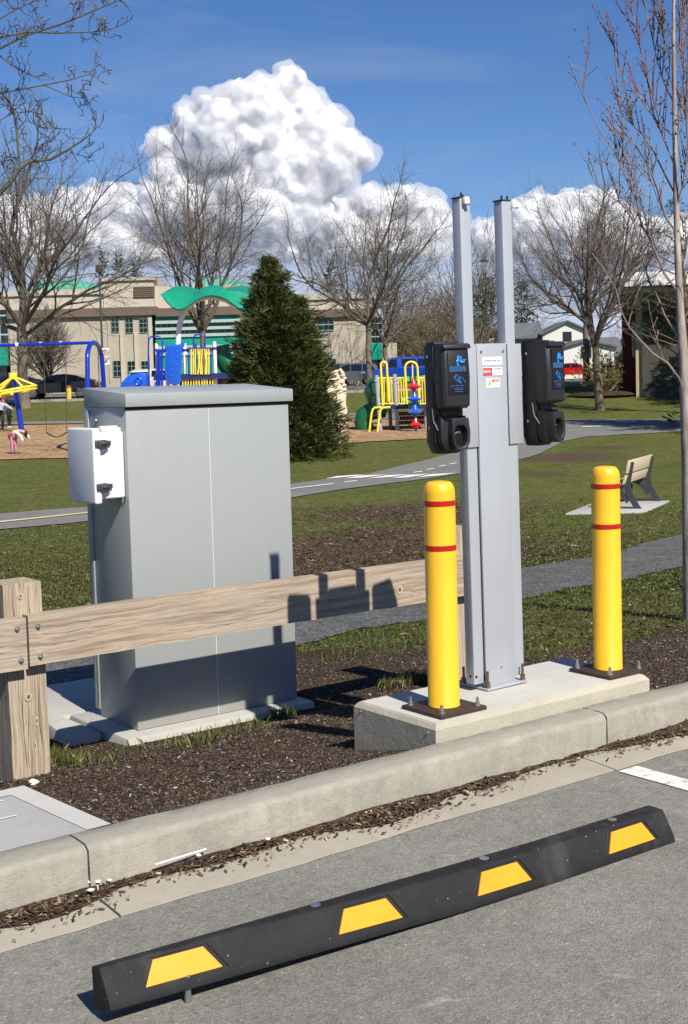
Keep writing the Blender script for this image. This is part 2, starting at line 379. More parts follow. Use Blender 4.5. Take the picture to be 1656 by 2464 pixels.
def cabmat():
    m = NM('grey cabinet paint'); v = m.coord(); st = m.noise(m.coord((14, 14, .8)), 1.6, 5, .7); c = S(150, 153, 151)
    a = m.mix(m.ramp(st, [(.4, .0), (.75, .05)]), c, S(186, 184, 176)); sp = m.n('SeparateXYZ'); m.l(v, sp.inputs[0])
    dz = m.n('Math', operation='MULTIPLY_ADD'); dz.inputs[1].default_value = .25; m.l(m.noise(m.coord((5, 5, 5)), 2, 5, .7), dz.inputs[0]); m.l(sp.outputs['Z'], dz.inputs[2])
    a = m.mix(m.ramp(dz.outputs[0], [(.10, .30), (.24, 0)]), a, S(150, 138, 118)); m.base(a)
    return m.set(rough=m.ramp(m.noise(v, 6, 4), [(.3, .30), (.7, .46)]), spec=.5, normal=m.bump(m.noise(v, 1.6, 2), .25, .012, m.bump(m.noise(v, 380, 2), .05, .002)))
M['cab'] = cabmat()
M['cabline'] = pm('pale seam sealant', S(205, 208, 206), .5, var=.05)
M['dark'] = pm('dark gap', S(32, 33, 35), .8, var=.1)
M['whitebox'] = pm('white fibreglass', S(226, 226, 224), .38, 0, .02, 6, .05, 90)
M['latch'] = pm('dark steel latch', S(84, 86, 88), .45, .6, .2, 40)
M['alu'] = pm('silver grey paint', S(168, 171, 175), .38, 0.15, .03, 3, .03, 300)
M['galv'] = pm('galvanised steel', S(168, 170, 172), .36, .85, .2, 60)
M['rusty'] = pm('brown stained steel', S(112, 96, 88), .5, .7, .3, 60)
M['black'] = pm('black textured plastic', S(15, 15, 17), .5, 0, .08, 20, .12, 500)
M['blackgloss'] = pm('smooth charcoal plastic', S(35, 35, 35), .45, 0, .05, 20, .05, 500)
M['hole'] = pm('socket black', S(12, 12, 13), .6, var=.1)
M['bluegraphic'] = pm('bright blue print', S(40, 150, 245), .4, var=.03)
M['blueprint'] = pm('dull blue print', S(54, 92, 150), .5, var=.05)
M['lcd'] = pm('blue display glass', S(44, 82, 118), .12, 0, .06, 8)
M['steel'] = pm('bright steel', S(196, 196, 198), .22, .95, .05)
M['greyprint'] = pm('grey print', S(120, 120, 120), .5)
M['white'] = pm('white gloss', S(238, 238, 238), .4, var=.02)
M['stkred'] = pm('sticker red', S(206, 62, 58), .5, var=.03)
M['stkpink'] = pm('sticker light red', S(240, 170, 160), .5, var=.03)
M['stkyel'] = pm('sticker yellow', S(222, 178, 60), .5, var=.03)
M['ink'] = pm('sticker ink', S(60, 60, 66), .5)
M['inkpale'] = pm('faint sticker ink', S(150, 150, 152), .5)
def yellowmat(name, c, rough, streak=True):
    m = NM(name); n = m.noise(m.coord((1, 1, .12), 'Object'), 60, 5, .7); b = m.noise(m.coord(), 5, 4)
    a = m.mix(m.ramp(n, [(.35, .25), (.6, 0)]), c, tuple(x*.72 for x in c))
    sc_ = m.noise(m.coord((1, 1, 1)), 34, 6, .8, 1.); a = m.mix(m.ramp(sc_, [(.67, 0), (.74, .55)]), a, tuple(x*.55 for x in c)); du = m.noise(m.coord((1, 1, .6)), 7, 5, .7); a = m.mix(m.ramp(du, [(.45, 0), (.75, .22)]), a, (c[0]*.75, c[1]*.72, c[2]*2.2))
    m.base(a); return m.set(rough=m.ramp(b, [(.3, rough-.05), (.7, rough+.08)]), spec=.5, normal=m.bump(n, .12, .004))
M['bolyel'] = yellowmat('yellow bollard cover', S(240, 184, 36), .36)
M['bolred'] = pm('red reflective tape', S(172, 24, 14), .3, 0, .06, 20)
M['plate'] = pm('dark brown steel plate', S(66, 52, 44), .62, .3, .25, 20, .2, 150)
def rubbermat():
    m = NM('recycled black rubber'); v = m.coord()
    vo = m.n('TexVoronoi'); vo.inputs['Scale'].default_value = 42; m.l(v, vo.inputs['Vector'])
    sp = m.mix(1, m.ramp(vo.outputs['Distance'], [(.045, 1), (.08, 0)]), m.ramp(vo.outputs['Color'], [(.55, 0), (.6, 1)]), 'MULTIPLY')
    sc_ = m.noise(v, 3.2, 6, .7, .5)
    a = m.ramp(m.noise(v, 14, 5, .7), [(.3, S(24, 24, 24)), (.7, S(36, 35, 34))])
    a = m.mix(m.ramp(sc_, [(.56, 0), (.78, .35)]), a, S(100, 96, 90)); a = m.mix(sp, a, S(170, 166, 160))
    m.base(a); return m.set(rough=.72, spec=.35, normal=m.bump(m.noise(v, 130, 4, .7), .3, .004))
M['rubber'] = rubbermat()
M['stopyel'] = yellowmat('yellow reflective patch', S(238, 156, 22), .5)
def barkmat(name, c0, c1, s=18):
    m = NM(name); n = m.noise(m.coord((1, 1, .25)), s, 6, .7); n2 = m.noise(m.coord(), 3, 4)
    a = m.ramp(n, [(.3, c0), (.7, c1)]); a = m.mix(1, a, m.ramp(n2, [(.3, .8), (.7, 1.15)]), 'MULTIPLY')
    m.base(a); return m.set(rough=.92, spec=.15, normal=m.bump(n, .7, .02))
M['bark'] = barkmat('grey brown bark', S(84, 76, 62), S(140, 128, 108))
M['twig'] = barkmat('fine twigs', S(78, 71, 64), S(118, 109, 98), 4)
M['twigred'] = barkmat('reddish young twigs', S(92, 58, 58), S(138, 96, 94), 8)
M['twigmaple'] = barkmat('grey brown young twigs', S(88, 72, 70), S(150, 128, 122), 8)
M['palebark'] = barkmat('smooth pale bark', S(136, 122, 110), S(188, 176, 164), 10)
M['brownbark'] = barkmat('ridged brown bark', S(84, 66, 54), S(136, 114, 96), 14)
M['mossbark'] = barkmat('olive grey bark', S(72, 70, 56), S(116, 110, 92), 14)
M['twigbrown'] = barkmat('brown bare twigs', S(96, 82, 62), S(134, 118, 92), 4)
def paint(name, c, rough=.35, metal=0., coat=.3, var=.03): return pm(name, c, rough, metal, var, 5, 0, 60, .5, coat)

# ================================================================== STRUCTURE: ground, lot, kerb
ORG = {}
FARTHER, KC = set(), 1.027       # measured a little farther and larger than first drawn
def lthing(name, label, cat, u, v, z, group=None, tilt=(0, 0)):   # thing whose parts are given in kerb coordinates (u along, v across, z up)
    o = thing(name, label, cat, UVZ(u, v, z), YAW, group, tilt); ORG[o.name] = (u, v, z); return o
def B(mb, name, mat, parent, **k):
    o0 = parent
    while o0.parent is not None: o0 = o0.parent
    u, v, z = ORG[o0.name]
    if o0.name in FARTHER: mb.v = [(p[0]*KC, p[1]*KC, 1.5+(p[2]-1.5)*KC) for p in mb.v]
    mb.v = [(p[0]-u, p[1]-v, p[2]-z) for p in mb.v]
    return mb.build(name, mat, parent, **k)
def uvsolo(mb, name, mat, u=0, v=0, z=0, **k):
    mb.v = [(p[0]-u, p[1]-v, p[2]-z) for p in mb.v]
    o = mb.build(name, mat, None, **k); o.location = Vector(UVZ(u, v, z).tolist()); o.rotation_euler = (0, 0, YAW); return o
rng = np.random.default_rng(7); random.seed(5)

def poly_dist(P, poly):
    """signed distance (negative inside) of points P (n,2) to polygon"""
    P = np.asarray(P, float); d = np.full(len(P), 1e9); ins = np.zeros(len(P), bool); n = len(poly)
    for i in range(n):
        a = np.array(poly[i][:2], float); b = np.array(poly[(i+1) % n][:2], float); e = b-a; q = P-a
        t = np.clip((q@e)/max(e@e, 1e-9), 0, 1); dd = np.hypot(*(q-t[:, None]*e).T); d = np.minimum(d, dd)
        c = ((a[1] > P[:, 1]) != (b[1] > P[:, 1])) & (P[:, 0] < (b[0]-a[0])*(P[:, 1]-a[1])/(b[1]-a[1]+1e-12)+a[0]); ins ^= c
    return np.where(ins, -d, d)

# the lawn and everything beyond it: one sheet from the kerb to the horizon
def grow_axis(a, b, s0, rate):
    out = [a]; s = s0
    while out[-1] < b: out.append(out[-1]+s); s *= rate
    return np.array(out)
vs_ = np.concatenate([[3.642], 3.642+grow_axis(.03, 9, .09, 1.02), grow_axis(12.9, 900, .22, 1.028)])
us_p = grow_axis(0, 900, .18, 1.022); us_ = np.concatenate([-us_p[1:][::-1], us_p]) + 5.0
UU, VV = np.meshgrid(us_, vs_); XX = UU*AX[0]+VV*BX[0]; YY = UU*AX[1]+VV*BX[1]; ZZ = G(XX, YY)
dirtc = [(at(880, 1330), 2.6), (at(760, 1370), 1.6), (at(1010, 1235), 2.2), (at(950, 1290), 1.6), (at(1370, 1100), 1.7), (at(1450, 1078), 1.0), (at(700, 1400), 1.2), (at(1300, 1140), .8)]
dirt = np.zeros_like(XX)
for c, r in dirtc: dirt = np.maximum(dirt, .78*np.exp(-(((XX-c[0])/r)**2+((YY-c[1])/(r*1.1))**2)))
nv, nu = UU.shape
idx = np.arange(nv*nu).reshape(nv, nu)
F_ = np.stack([idx[:-1, :-1], idx[:-1, 1:], idx[1:, 1:], idx[1:, :-1]], -1).reshape(-1, 4)
g = rawmesh('ground', np.stack([XX, YY, ZZ], -1).reshape(-1, 3), F_, M['lawn'], attr={'dirt': dirt.ravel()}, smooth=True)
tag(g, kind='structure')

# parking lot asphalt, gutter pan and kerb
m = MB(); m.add([(-400, -300, 0), (400, -300, 0), (400, 3.315, 0), (-400, 3.315, 0)], [(0, 1, 2, 3)])
tag(uvsolo(m, 'parking_lot', M['asphalt']), kind='structure')
m = MB()
for a, b in ((-12, -2.6), (-2.594, 1.643), (1.652, 3.735), (3.741, 7.6), (7.606, 20)):
    n = max(4, int((b-a)/.12)); e = [3.308+.003*math.sin(i*.9)+random.uniform(-.006, .006) for i in range(n+1)]
    vs = []
    for i in range(n+1):
        u = a+(b-a)*i/n; vs += [(u, e[i], .002), (u, e[i]+.004, .005), (u, 3.52, .02)]
    m.add(vs, [f for i in range(n) for f in ((3*i, 3*i+3, 3*i+4, 3*i+1), (3*i+1, 3*i+4, 3*i+5, 3*i+2))])
tag(uvsolo(m, 'gutter', M['gutter'], smooth=True), kind='structure')
prof = [(3.494, -.05), (3.498, .06), (3.501, .128), (3.504, .140), (3.512, .149), (3.524, .1535), (3.58, .157), (3.630, .156), (3.638, .150), (3.642, -.2)]
kb = MB()
for a, b in ((-12, -2.6), (-2.594, 1.644), (1.650, 3.902), (3.911, 7.2), (7.206, 20)):
    n = max(6, int((b-a)/.06)); vs = []; k = len(prof)
    for i in range(n+1):
        u = a+(b-a)*i/n
        for (pv, pz) in prof:
            vs.append((u, pv+.002*math.sin(u*7+pz*20)+random.uniform(-.0022, .0022)*(1 if pz > .1 else 2.2), pz+.0015*math.sin(u*5)+random.uniform(-.0016, .0016)))
    fs = [(i*k+j, (i+1)*k+j, (i+1)*k+j+1, i*k+j+1) for i in range(n) for j in range(k-1)]
    fs += [tuple(range(k)), tuple(n*k+j for j in range(k-1, -1, -1))]
    kb.add(vs, fs)
tag(uvsolo(kb, 'kerb', M['curb'], smooth=True), kind='structure')

def strip(name, near, far, mat, off, nl=40, nc=8, jit=0., kind='structure', world=True):
    """ground-hugging sheet between two polylines of world points"""
    def res(p, n):
        p = np.array([q[:2] for q in p], float); s = np.r_[0, np.cumsum(np.hypot(*np.diff(p, axis=0).T))]
        t = np.linspace(0, s[-1], n); return np.stack([np.interp(t, s, p[:, 0]), np.interp(t, s, p[:, 1])], -1)
    A_, C_ = res(near, nl+1), res(far, nl+1)
    J = lambda: np.convolve(rng.normal(0, 1, nl+1), [.25, .5, .25], 'same')*jit
    ja, jc = J(), J(); vs = np.zeros((nl+1, nc+1, 3))
    for j in range(nc+1):
        t = j/nc; d = C_-A_; L = np.hypot(*d.T)[:, None]+1e-6
        p = A_ + d*t; p = p + d/L*(ja[:, None]*(1-t)**2*(-1) + jc[:, None]*t**2)
        vs[:, j, :2] = p
    vs[..., 2] = G(vs[..., 0], vs[..., 1]) + off
    idx = np.arange((nl+1)*(nc+1)).reshape(nl+1, nc+1)
    f = np.stack([idx[:-1, :-1], idx[1:, :-1], idx[1:, 1:], idx[:-1, 1:]], -1).reshape(-1, 4)
    o = rawmesh(name, vs.reshape(-1, 3), f, mat, smooth=True)
    return tag(o, kind=kind)
def uvxy(u, v): return UVZ(u, v, 0)
# mulch bed
mb_far = [uvxy(-6, 6.9), uvxy(1.2, 7.0), uvxy(2.4, 7.15), uvxy(3.6, 7.2)] + [at(*p) for p in ((700, 1577), (764, 1566), (860, 1566), (1026, 1560), (1130, 1580), (1267, 1598), (1360, 1564), (1496, 1552), (1656, 1508))] + [uvxy(12, 7.2), uvxy(16, 8)]
mb_near = [uvxy(u, 3.645) for u in np.linspace(-6, 15, 30)]
MULCH = [p[:2] for p in mb_near] + [p[:2] for p in mb_far[::-1]]
strip('mulch_bed', mb_near, mb_far, M['mulch'], .012, 260, 30, .05)
# gravel path
gr_near = [at(*p) for p in ((-260, 1705), (-60, 1680), (124, 1655), (300, 1640), (500, 1608), (713, 1556), (787, 1538), (854, 1519), (1022, 1494), (1160, 1464), (1300, 1436), (1368, 1418), (1497, 1402), (1550, 1385), (1643, 1366), (1800, 1335))]
gr_far = [at(*p) for p in ((-260, 1560), (-60, 1545), (124, 1528), (300, 1510), (500, 1483), (713, 1450), (787, 1438), (854, 1427), (1022, 1403), (1160, 1385), (1300, 1362), (1423, 1342), (1497, 1326), (1550, 1308), (1643, 1286), (1800, 1250))]
strip('gravel_path', gr_near, gr_far, M['gravel'], .012, 260, 16, .05)
GRAVEL = [p[:2] for p in gr_near] + [p[:2] for p in gr_far[::-1]]
# bike path
bp_near = [at(*p) for p in ((-400, 1320), (0, 1276), (222, 1255), (450, 1228), (701, 1199), (854, 1175), (967, 1161), (1105, 1142), (1190, 1127), (1251, 1107), (1300, 1093), (1354, 1063), (1411, 1052), (1500, 1046), (1656, 1038), (1900, 1030))]
bp_far = [at(*p) for p in ((-400, 1268), (0, 1238), (219, 1221), (450, 1193), (701, 1166), (781, 1155), (876, 1144), (946, 1127), (1022, 1109), (1053, 1101), (1105, 1087), (1170, 1066), (1230, 1040), (1290, 1022), (1354, 1010), (1656, 1008), (1900, 1006))]
strip('bike_path', bp_near, bp_far, M['path'], .02, 220, 14, .03)
BIKE = [p[:2] for p in bp_near] + [p[:2] for p in bp_far[::-1]]
strip('footpath', [at(*p) for p in ((-500, 1028), (0, 1023), (205, 1020), (500, 1016), (740, 1011), (900, 1009), (1100, 1011), (1300, 1018), (1354, 1022))],
      [at(*p) for p in ((-500, 1022), (0, 1017), (205, 1014), (500, 1006), (740, 997), (900, 995), (1100, 996), (1300, 1001), (1354, 1003))], M['path'], .04, 80, 4, .02)
strip('playground_surface', [at(*p) for p in ((-500, 1118), (0, 1108), (160, 1104), (400, 1096), (640, 1084), (790, 1072), (854, 1067), (1022, 1057), (1120, 1044), (1175, 1026))],
      [at(*p) for p in ((-500, 1034), (0, 1028), (50, 1025), (205, 1022), (500, 1016), (740, 1011), (900, 1010), (1022, 1011), (1120, 1013), (1175, 1016))], M['woodchips'], .03, 160, 16, .08)
strip('road', [np.array([x, 78.6+.03*x+.0*x, 0]) for x in np.linspace(-120, 160, 40)], [np.array([x, 93+.03*x, 0]) for x in np.linspace(-120, 160, 40)], M['road'], .05, 90, 6, 0)
m = MB()
for i in range(60):
    x0 = -110+i*4.; x1 = x0+3.99
    def p(x, y, h): return (x, y+.03*x, Gf(x, y+.03*x)+h)
    m.hexa([p(x0, 78.3, -.05), p(x1, 78.3, -.05), p(x1, 78.58, -.05), p(x0, 78.58, -.05)], [p(x0, 78.3, .14), p(x1, 78.3, .14), p(x1, 78.58, .14), p(x0, 78.58, .14)])
tag(m.build('road_kerb', M['curb']), kind='structure')
# painted lines on the bike path
paintw = pm('worn white road paint', S(226, 226, 218), .7, var=.1, sc_=6)
painty = pm('worn cream road paint', S(214, 196, 150), .7, var=.1, sc_=6)
def gquad(mb, pts, off):
    q = [at(*p) for p in pts]
    n = 6; a = [q[0]+(q[1]-q[0])*i/n for i in range(n+1)]; b = [q[3]+(q[2]-q[3])*i/n for i in range(n+1)]
    vs = [(p[0], p[1], Gf(p[0], p[1])+off) for p in a+b]
    mb.add(vs, [(i, i+1, n+2+i, n+1+i) for i in range(n)])
m = MB()
def zz(x, y): return 640+x/3.267, 1040+y/3.267
for pts in ([(200, 457), (530, 418), (526, 413), (200, 452)], [(610, 405), (720, 393), (716, 388), (625, 398)], [(1155, 328), (1235, 320), (1225, 315), (1165, 322)], [(1262, 306), (1330, 295), (1320, 291), (1268, 300)],
            [(1352, 282), (1418, 270), (1410, 266), (1362, 276)], [(1442, 262), (1504, 252), (1498, 248), (1450, 256)],
            [(470, 375), (700, 355), (775, 340), (560, 355)], [(620, 374), (790, 364), (950, 342), (750, 350)], [(800, 373), (980, 362), (1120, 339), (950, 348)], [(985, 370), (1110, 366), (1290, 337), (1120, 345)], [(1180, 365), (1400, 346), (1495, 330), (1300, 340)]):
    gquad(m, [zz(*p) for p in pts], .034)
for pts in ([(1480, 1018), (1530, 1017), (1528, 1015.5), (1482, 1016.5)], [(1400, 1029), (1450, 1027.5), (1446, 1026), (1402, 1027.5)]): gquad(m, pts, .034)
tag(m.build('path_markings', paintw), kind='structure')
m = MB(); gquad(m, [(-300, 1293), (0, 1260.5), (0, 1257.5), (-300, 1290)], .034); gquad(m, [(0, 1260.5), (225, 1236.5), (225, 1234), (0, 1257.5)], .034)
tag(m.build('path_centre_line', painty), kind='structure')
# white stall line on the asphalt (right), worn
m = MB(); m.add([(3.735, 3.29, .004), (3.84, 3.29, .004), (3.86, 1.2, .004), (3.76, 1.2, .004)], [(0, 3, 2, 1)])
def wornpaint():
    q = NM('worn stall paint'); v = q.coord(); n = q.noise(v, 18, 6, .75)
    q.base(q.mix(q.ramp(n, [(.36, 1), (.5, 0)]), S(222, 219, 208), S(150, 148, 140))); return q.set(rough=.85, spec=.2)
tag(uvsolo(m, 'stall_line', wornpaint()), kind='structure')

# pavement slab at the left, light edging band
_d = ray(54, 1890); _p = EYE + _d*(1.79/(_d@AX)); VF = float(_p@BX); ZF = float(_p[2]); print('pavement far', VF, ZF)
m = MB(); n = 24
def gz(u, v): return .128+(ZF-.155)*(v-3.643)/(VF-3.643)
def drape(m, u0, u1, v0, v1, off, nu=4, nv=24, first=None):
    vs = []
    for j in range(nv+1):
        for i in range(nu+1):
            u = u0+(u1-u0)*i/nu; v = v0+(v1-v0)*j/nv; vs.append((u, v, gz(u, v)+off))
    m.add(vs, [(j*(nu+1)+i, j*(nu+1)+i+1, (j+1)*(nu+1)+i+1, (j+1)*(nu+1)+i) for j in range(nv) for i in range(nu)])
drape(m, -6, 1.712, 3.643, VF-.085, .024, 8, 24)
tag(uvsolo(m, 'pavement', M['walk']), kind='structure')
m = MB(); drape(m, 1.712, 1.795, 3.643, VF, .026, 2, 24); drape(m, -6, 1.712, VF-.085, VF, .026, 8, 2)
for a, b, c_, d_ in ((1.795, 1.795, 3.643, VF), (-6, 1.795, VF, VF)):
    k = 24; vs = []
    for i in range(k+1):
        u = a+(b-a)*i/k; v = c_+(d_-c_)*i/k; z = gz(u, v); vs += [(u, v, z+.026), (u, v, z-.05)]
    m.add(vs, [(2*i, 2*i+2, 2*i+3, 2*i+1) for i in range(k)])
tag(uvsolo(m, 'pavement_edging', M['walkband']), kind='structure')
m = MB()
for uu, v0, wd, u1 in ((1.45, 3.95, .006, 1.62), (-1, 4.16, .006, 1.66), (-1, 3.83, .006, 1.3), (-1, 4.42, .006, 1.2)):
    a0 = -6 if uu < 0 else .4
    m.add([(a0, v0, gz(a0, v0)+.029), (u1, v0+.01, gz(u1, v0)+.029), (u1, v0+.01+wd, gz(u1, v0)+.029), (a0, v0+wd, gz(a0, v0)+.029)], [(0, 1, 2, 3)])
tag(uvsolo(m, 'pavement_scratch_lines', M['white']), kind='structure')

# ---- loose stuff: bark chips, gutter litter, grass blades
def chips(name, pts, zs, lmin, lmax, mat, tilt=.35, label=None, cat=None, flat=.3):
    n = len(pts); L = rng.uniform(lmin, lmax, n)*rng.uniform(.5, 1, n); wd = L*rng.uniform(.18, .45, n); th = L*rng.uniform(.06, flat*.6, n)
    yaw = rng.uniform(0, 2*np.pi, n); pt = rng.normal(0, tilt, n); rl = rng.normal(0, tilt, n)
    c = np.array([[-1, -1, -1], [1, -1, -1], [1, 1, -1], [-1, 1, -1], [-1, -1, 1], [1, -1, 1], [1, 1, 1], [-1, 1, 1]], float)*.5
    P = c[None]*np.stack([L, wd, th], -1)[:, None]
    P[:, [0, 3, 4, 7], 1] *= rng.uniform(.2, 1, n)[:, None]; P[:, [4, 5, 6, 7], 0] *= rng.uniform(.5, 1, n)[:, None]
    cp, sp = np.cos(pt)[:, None], np.sin(pt)[:, None]; x, y, z = P[..., 0], P[..., 1], P[..., 2]
    x, z = x*cp-z*sp, x*sp+z*cp; cr, sr = np.cos(rl)[:, None], np.sin(rl)[:, None]; y, z = y*cr-z*sr, y*sr+z*cr
    cy_, sy = np.cos(yaw)[:, None], np.sin(yaw)[:, None]; x, y = x*cy_-y*sy, x*sy+y*cy_
    V = np.stack([x+pts[:, 0:1], y+pts[:, 1:2], z+zs[:, None]+.25*L[:, None]*np.abs(sp)], -1).reshape(-1, 3)
    f = np.array([(4, 5, 6, 7), (0, 1, 5, 4), (1, 2, 6, 5), (2, 3, 7, 6), (3, 0, 4, 7)])
    Fc = (np.arange(n)[:, None, None]*8+f[None]).reshape(-1, 4)
    o = rawmesh(name, V, Fc, mat, attr={'rnd': np.repeat(rng.random(n), 8)})
    tag(o, kind='stuff')
    if label: tag(o, label, cat)
    return o
def uvpts(n, u0, u1, v0, v1):
    u = rng.uniform(u0, u1, n); v = rng.uniform(v0, v1, n); return np.stack([u*AX[0]+v*BX[0], u*AX[1]+v*BX[1]], -1), u, v
pts, u, v = uvpts(240000, 1.6, 9.5, 3.66, 6.9)
keep = (poly_dist(pts, MULCH) < .0) & ~((u < 1.81) & (v < VF)) & ~((u > 3.1) & (u < 4.37) & (v < 4.18)) & ~((u > 2.83) & (u < 3.98) & (v > 5.55) & (v < 6.25))
keep &= rng.random(len(u)) < np.clip(1.35-.14*v, .3, 1)
pts = pts[keep]
chips('bark_mulch', pts, G(pts[:, 0], pts[:, 1])+.014, .007, .025, M['chip'], label='dark brown bark mulch scattered over the planting bed', cat='mulch')
n = 11000; u = rng.uniform(.2, 7.5, n); prof_n = np.clip(.5+.55*np.sin(u*2.1+.6)*np.sin(u*.9+1)+.35*np.sin(u*7.3)*np.sin(u*3.1), 0, 1); tt = np.abs(rng.normal(0, 1, n))
wv = .045+.06*prof_n; v = 3.497 - np.minimum(tt*wv*.75, .17); hgt = .014+.022*np.exp(-((3.497-v)/wv)**1.5)*(.6+.5*prof_n)
keep = rng.random(n) < .12+.9*prof_n
u, v, hgt = u[keep], v[keep], hgt[keep]
pts = np.stack([u*AX[0]+v*BX[0], u*AX[1]+v*BX[1]], -1)
chips('leaf_litter', pts, hgt, .008, .030, M['litter'], .3, 'reddish brown bark litter collected along the foot of the kerb', 'litter', .25)
# litter bed under the chips
m = MB(); k = 90; vs = []
for i in range(k+1):
    uu = .2+7.3*i/k; pn = min(1, max(0, .5+.55*math.sin(uu*2.1+.6)*math.sin(uu*.9+1)+.35*math.sin(uu*7.3)*math.sin(uu*3.1))); ww = .006+.075*pn
    vs += [(uu, 3.4995, .018+.022*(.6+.5*pn)), (uu, 3.4995-ww*.8, .022), (uu, 3.4995-ww*1.6-.01+random.uniform(-.008, .008), .012)]
m.add(vs, [f for i in range(k) for f in ((3*i, 3*i+1, 3*i+4, 3*i+3), (3*i+1, 3*i+2, 3*i+5, 3*i+4))])
tag(uvsolo(m, 'litter_bed', M['mulch'], smooth=True), kind='structure')

def blades(pts, hmin, hmax, wd, lean, name, label, col_shift=0.):
    n = len(pts); h = rng.uniform(hmin, hmax, n); yaw = rng.uniform(0, 2*np.pi, n); w_ = wd*rng.uniform(.6, 1.3, n)*np.ones(n)
    z = G(pts[:, 0], pts[:, 1])+.005; lx = rng.normal(0, lean, n)*h; ly = rng.normal(0, lean, n)*h
    dx, dy = np.cos(yaw)*w_/2, np.sin(yaw)*w_/2; x, y = pts[:, 0], pts[:, 1]
    V = np.stack([np.stack([x-dx, y-dy, z], -1), np.stack([x+dx, y+dy, z], -1), np.stack([x+dx*.7+lx*.4, y+dy*.7+ly*.4, z+h*.6], -1), np.stack([x+lx, y+ly, z+h*np.maximum(.35, 1-(lx**2+ly**2)/(2*h*h+1e-9))], -1)], 1).reshape(-1, 3)
    Fc = np.arange(n*4).reshape(n, 4)
    c = np.clip(rng.normal(.42+col_shift, .24, n), 0, 1)
    o = rawmesh(name, V, Fc, M['blade'], attr={'rnd': np.repeat(c, 4)})
    return tag(o, label, 'grass', kind='stuff')
def lawnpts(n, y0, y1, xr):
    y = rng.uniform(y0**.8, y1**.8, n)**1.25; x = rng.uniform(-1, 1, n)*(y*.272+xr)
    return np.stack([x, y], -1)
P_ = lawnpts(300000, 5.2, 26, .5)
ok = (poly_dist(P_, MULCH) > .02-.25*(rng.random(len(P_)) < .06)) & (poly_dist(P_, GRAVEL) > -.03-.25*(rng.random(len(P_)) < .01)) & (poly_dist(P_, BIKE) > .0)
uu, vv = P_@AX[:2], P_@BX[:2]
ok &= ~((uu > 2.0) & (uu < 4.02) & (vv > 5.3) & (vv < 7.3)) & (vv > 4.4)
dv = np.zeros(len(P_))
for c, r in dirtc: dv = np.maximum(dv, np.exp(-(((P_[:, 0]-c[0])/r)**2+((P_[:, 1]-c[1])/(r*1.1))**2)))
patch = .5+.5*np.sin(P_[:, 0]*.9+1.3*np.sin(P_[:, 1]*.5))*np.sin(P_[:, 1]*.8+P_[:, 0]*.3)
clump = np.sin(P_[:, 0]*3.1+2*np.sin(P_[:, 1]*1.7))*np.sin(P_[:, 1]*2.3+np.sin(P_[:, 0]*2.9))
ok &= rng.random(len(P_)) > np.clip(dv*.95+.3*patch+.15*(clump < -.2), 0, .90)+np.clip((P_[:, 1]-15)/12, 0, .8)
P_ = P_[ok]; far_ = P_[:, 1] > 11.5
blades(P_[~far_], .010, .030, .0042, .45, 'lawn_grass', 'short patchy green grass nearest the gravel path')
blades(P_[far_], .015, .032, .015, .6, 'lawn_grass', 'short worn lawn between the gravel path and the bike path', -.02)
Q_ = lawnpts(150000, 7, 27, .5); dq = np.zeros(len(Q_))
for c, r in dirtc: dq = np.maximum(dq, np.exp(-(((Q_[:, 0]-c[0])/r)**2+((Q_[:, 1]-c[1])/(r*1.1))**2)))
cl2 = np.sin(Q_[:, 0]*5+2*np.sin(Q_[:, 1]*2.7))*np.sin(Q_[:, 1]*3.9+np.sin(Q_[:, 0]*4))
Q_ = Q_[(rng.random(len(Q_)) < .12+dq*(.75+.25*cl2)) & (poly_dist(Q_, MULCH) > 0) & (poly_dist(Q_, GRAVEL) > 0) & (poly_dist(Q_, BIKE) > 0)]
M['blade_'] = M['blade']; M['blade'] = attrmat('dead thatch', [(0, S(44, 36, 28)), (.45, S(82, 68, 54)), (.8, S(116, 100, 80)), (1, S(160, 144, 118))], .9, .0)
blades(Q_, .012, .03, .013, 1.4, 'thatch', 'dead brown thatch and soil crumbs on the worn lawn'); M['blade'] = M['blade_']
# tufts beside the post, the cabinet slab and the pad
def tuft(c, r, n): 
    a = rng.uniform(0, 2*np.pi, n); q = r*np.sqrt(rng.random(n)); return np.stack([c[0]+q*np.cos(a), c[1]+q*np.sin(a)*.8], -1)
T = [(at(165, 1845), .10, 260), (at(230, 1845), .10, 90), (at(140, 1830), .05, 120), (at(470, 1800), .08, 190), (at(520, 1785), .08, 50), (at(600, 1762), .08, 50), (at(680, 1735), .07, 170), (at(350, 1815), .12, 50),
     (at(980, 1650), .12, 420), (at(1020, 1640), .10, 300), (at(940, 1662), .08, 160), (at(1160, 1575), .1, 50), (at(820, 1590), .2, 90), (at(900, 1575), .25, 160), (at(1330, 1575), .2, 60), (at(560, 1772), .15, 60)]
tp = np.concatenate([tuft(c, r*1.15, int(n*.95)) for c, r, n in T])
blades(tp, .03, .085, .0022, .24, 'grass_tufts', 'bright green grass tufts poking through the mulch', .12)

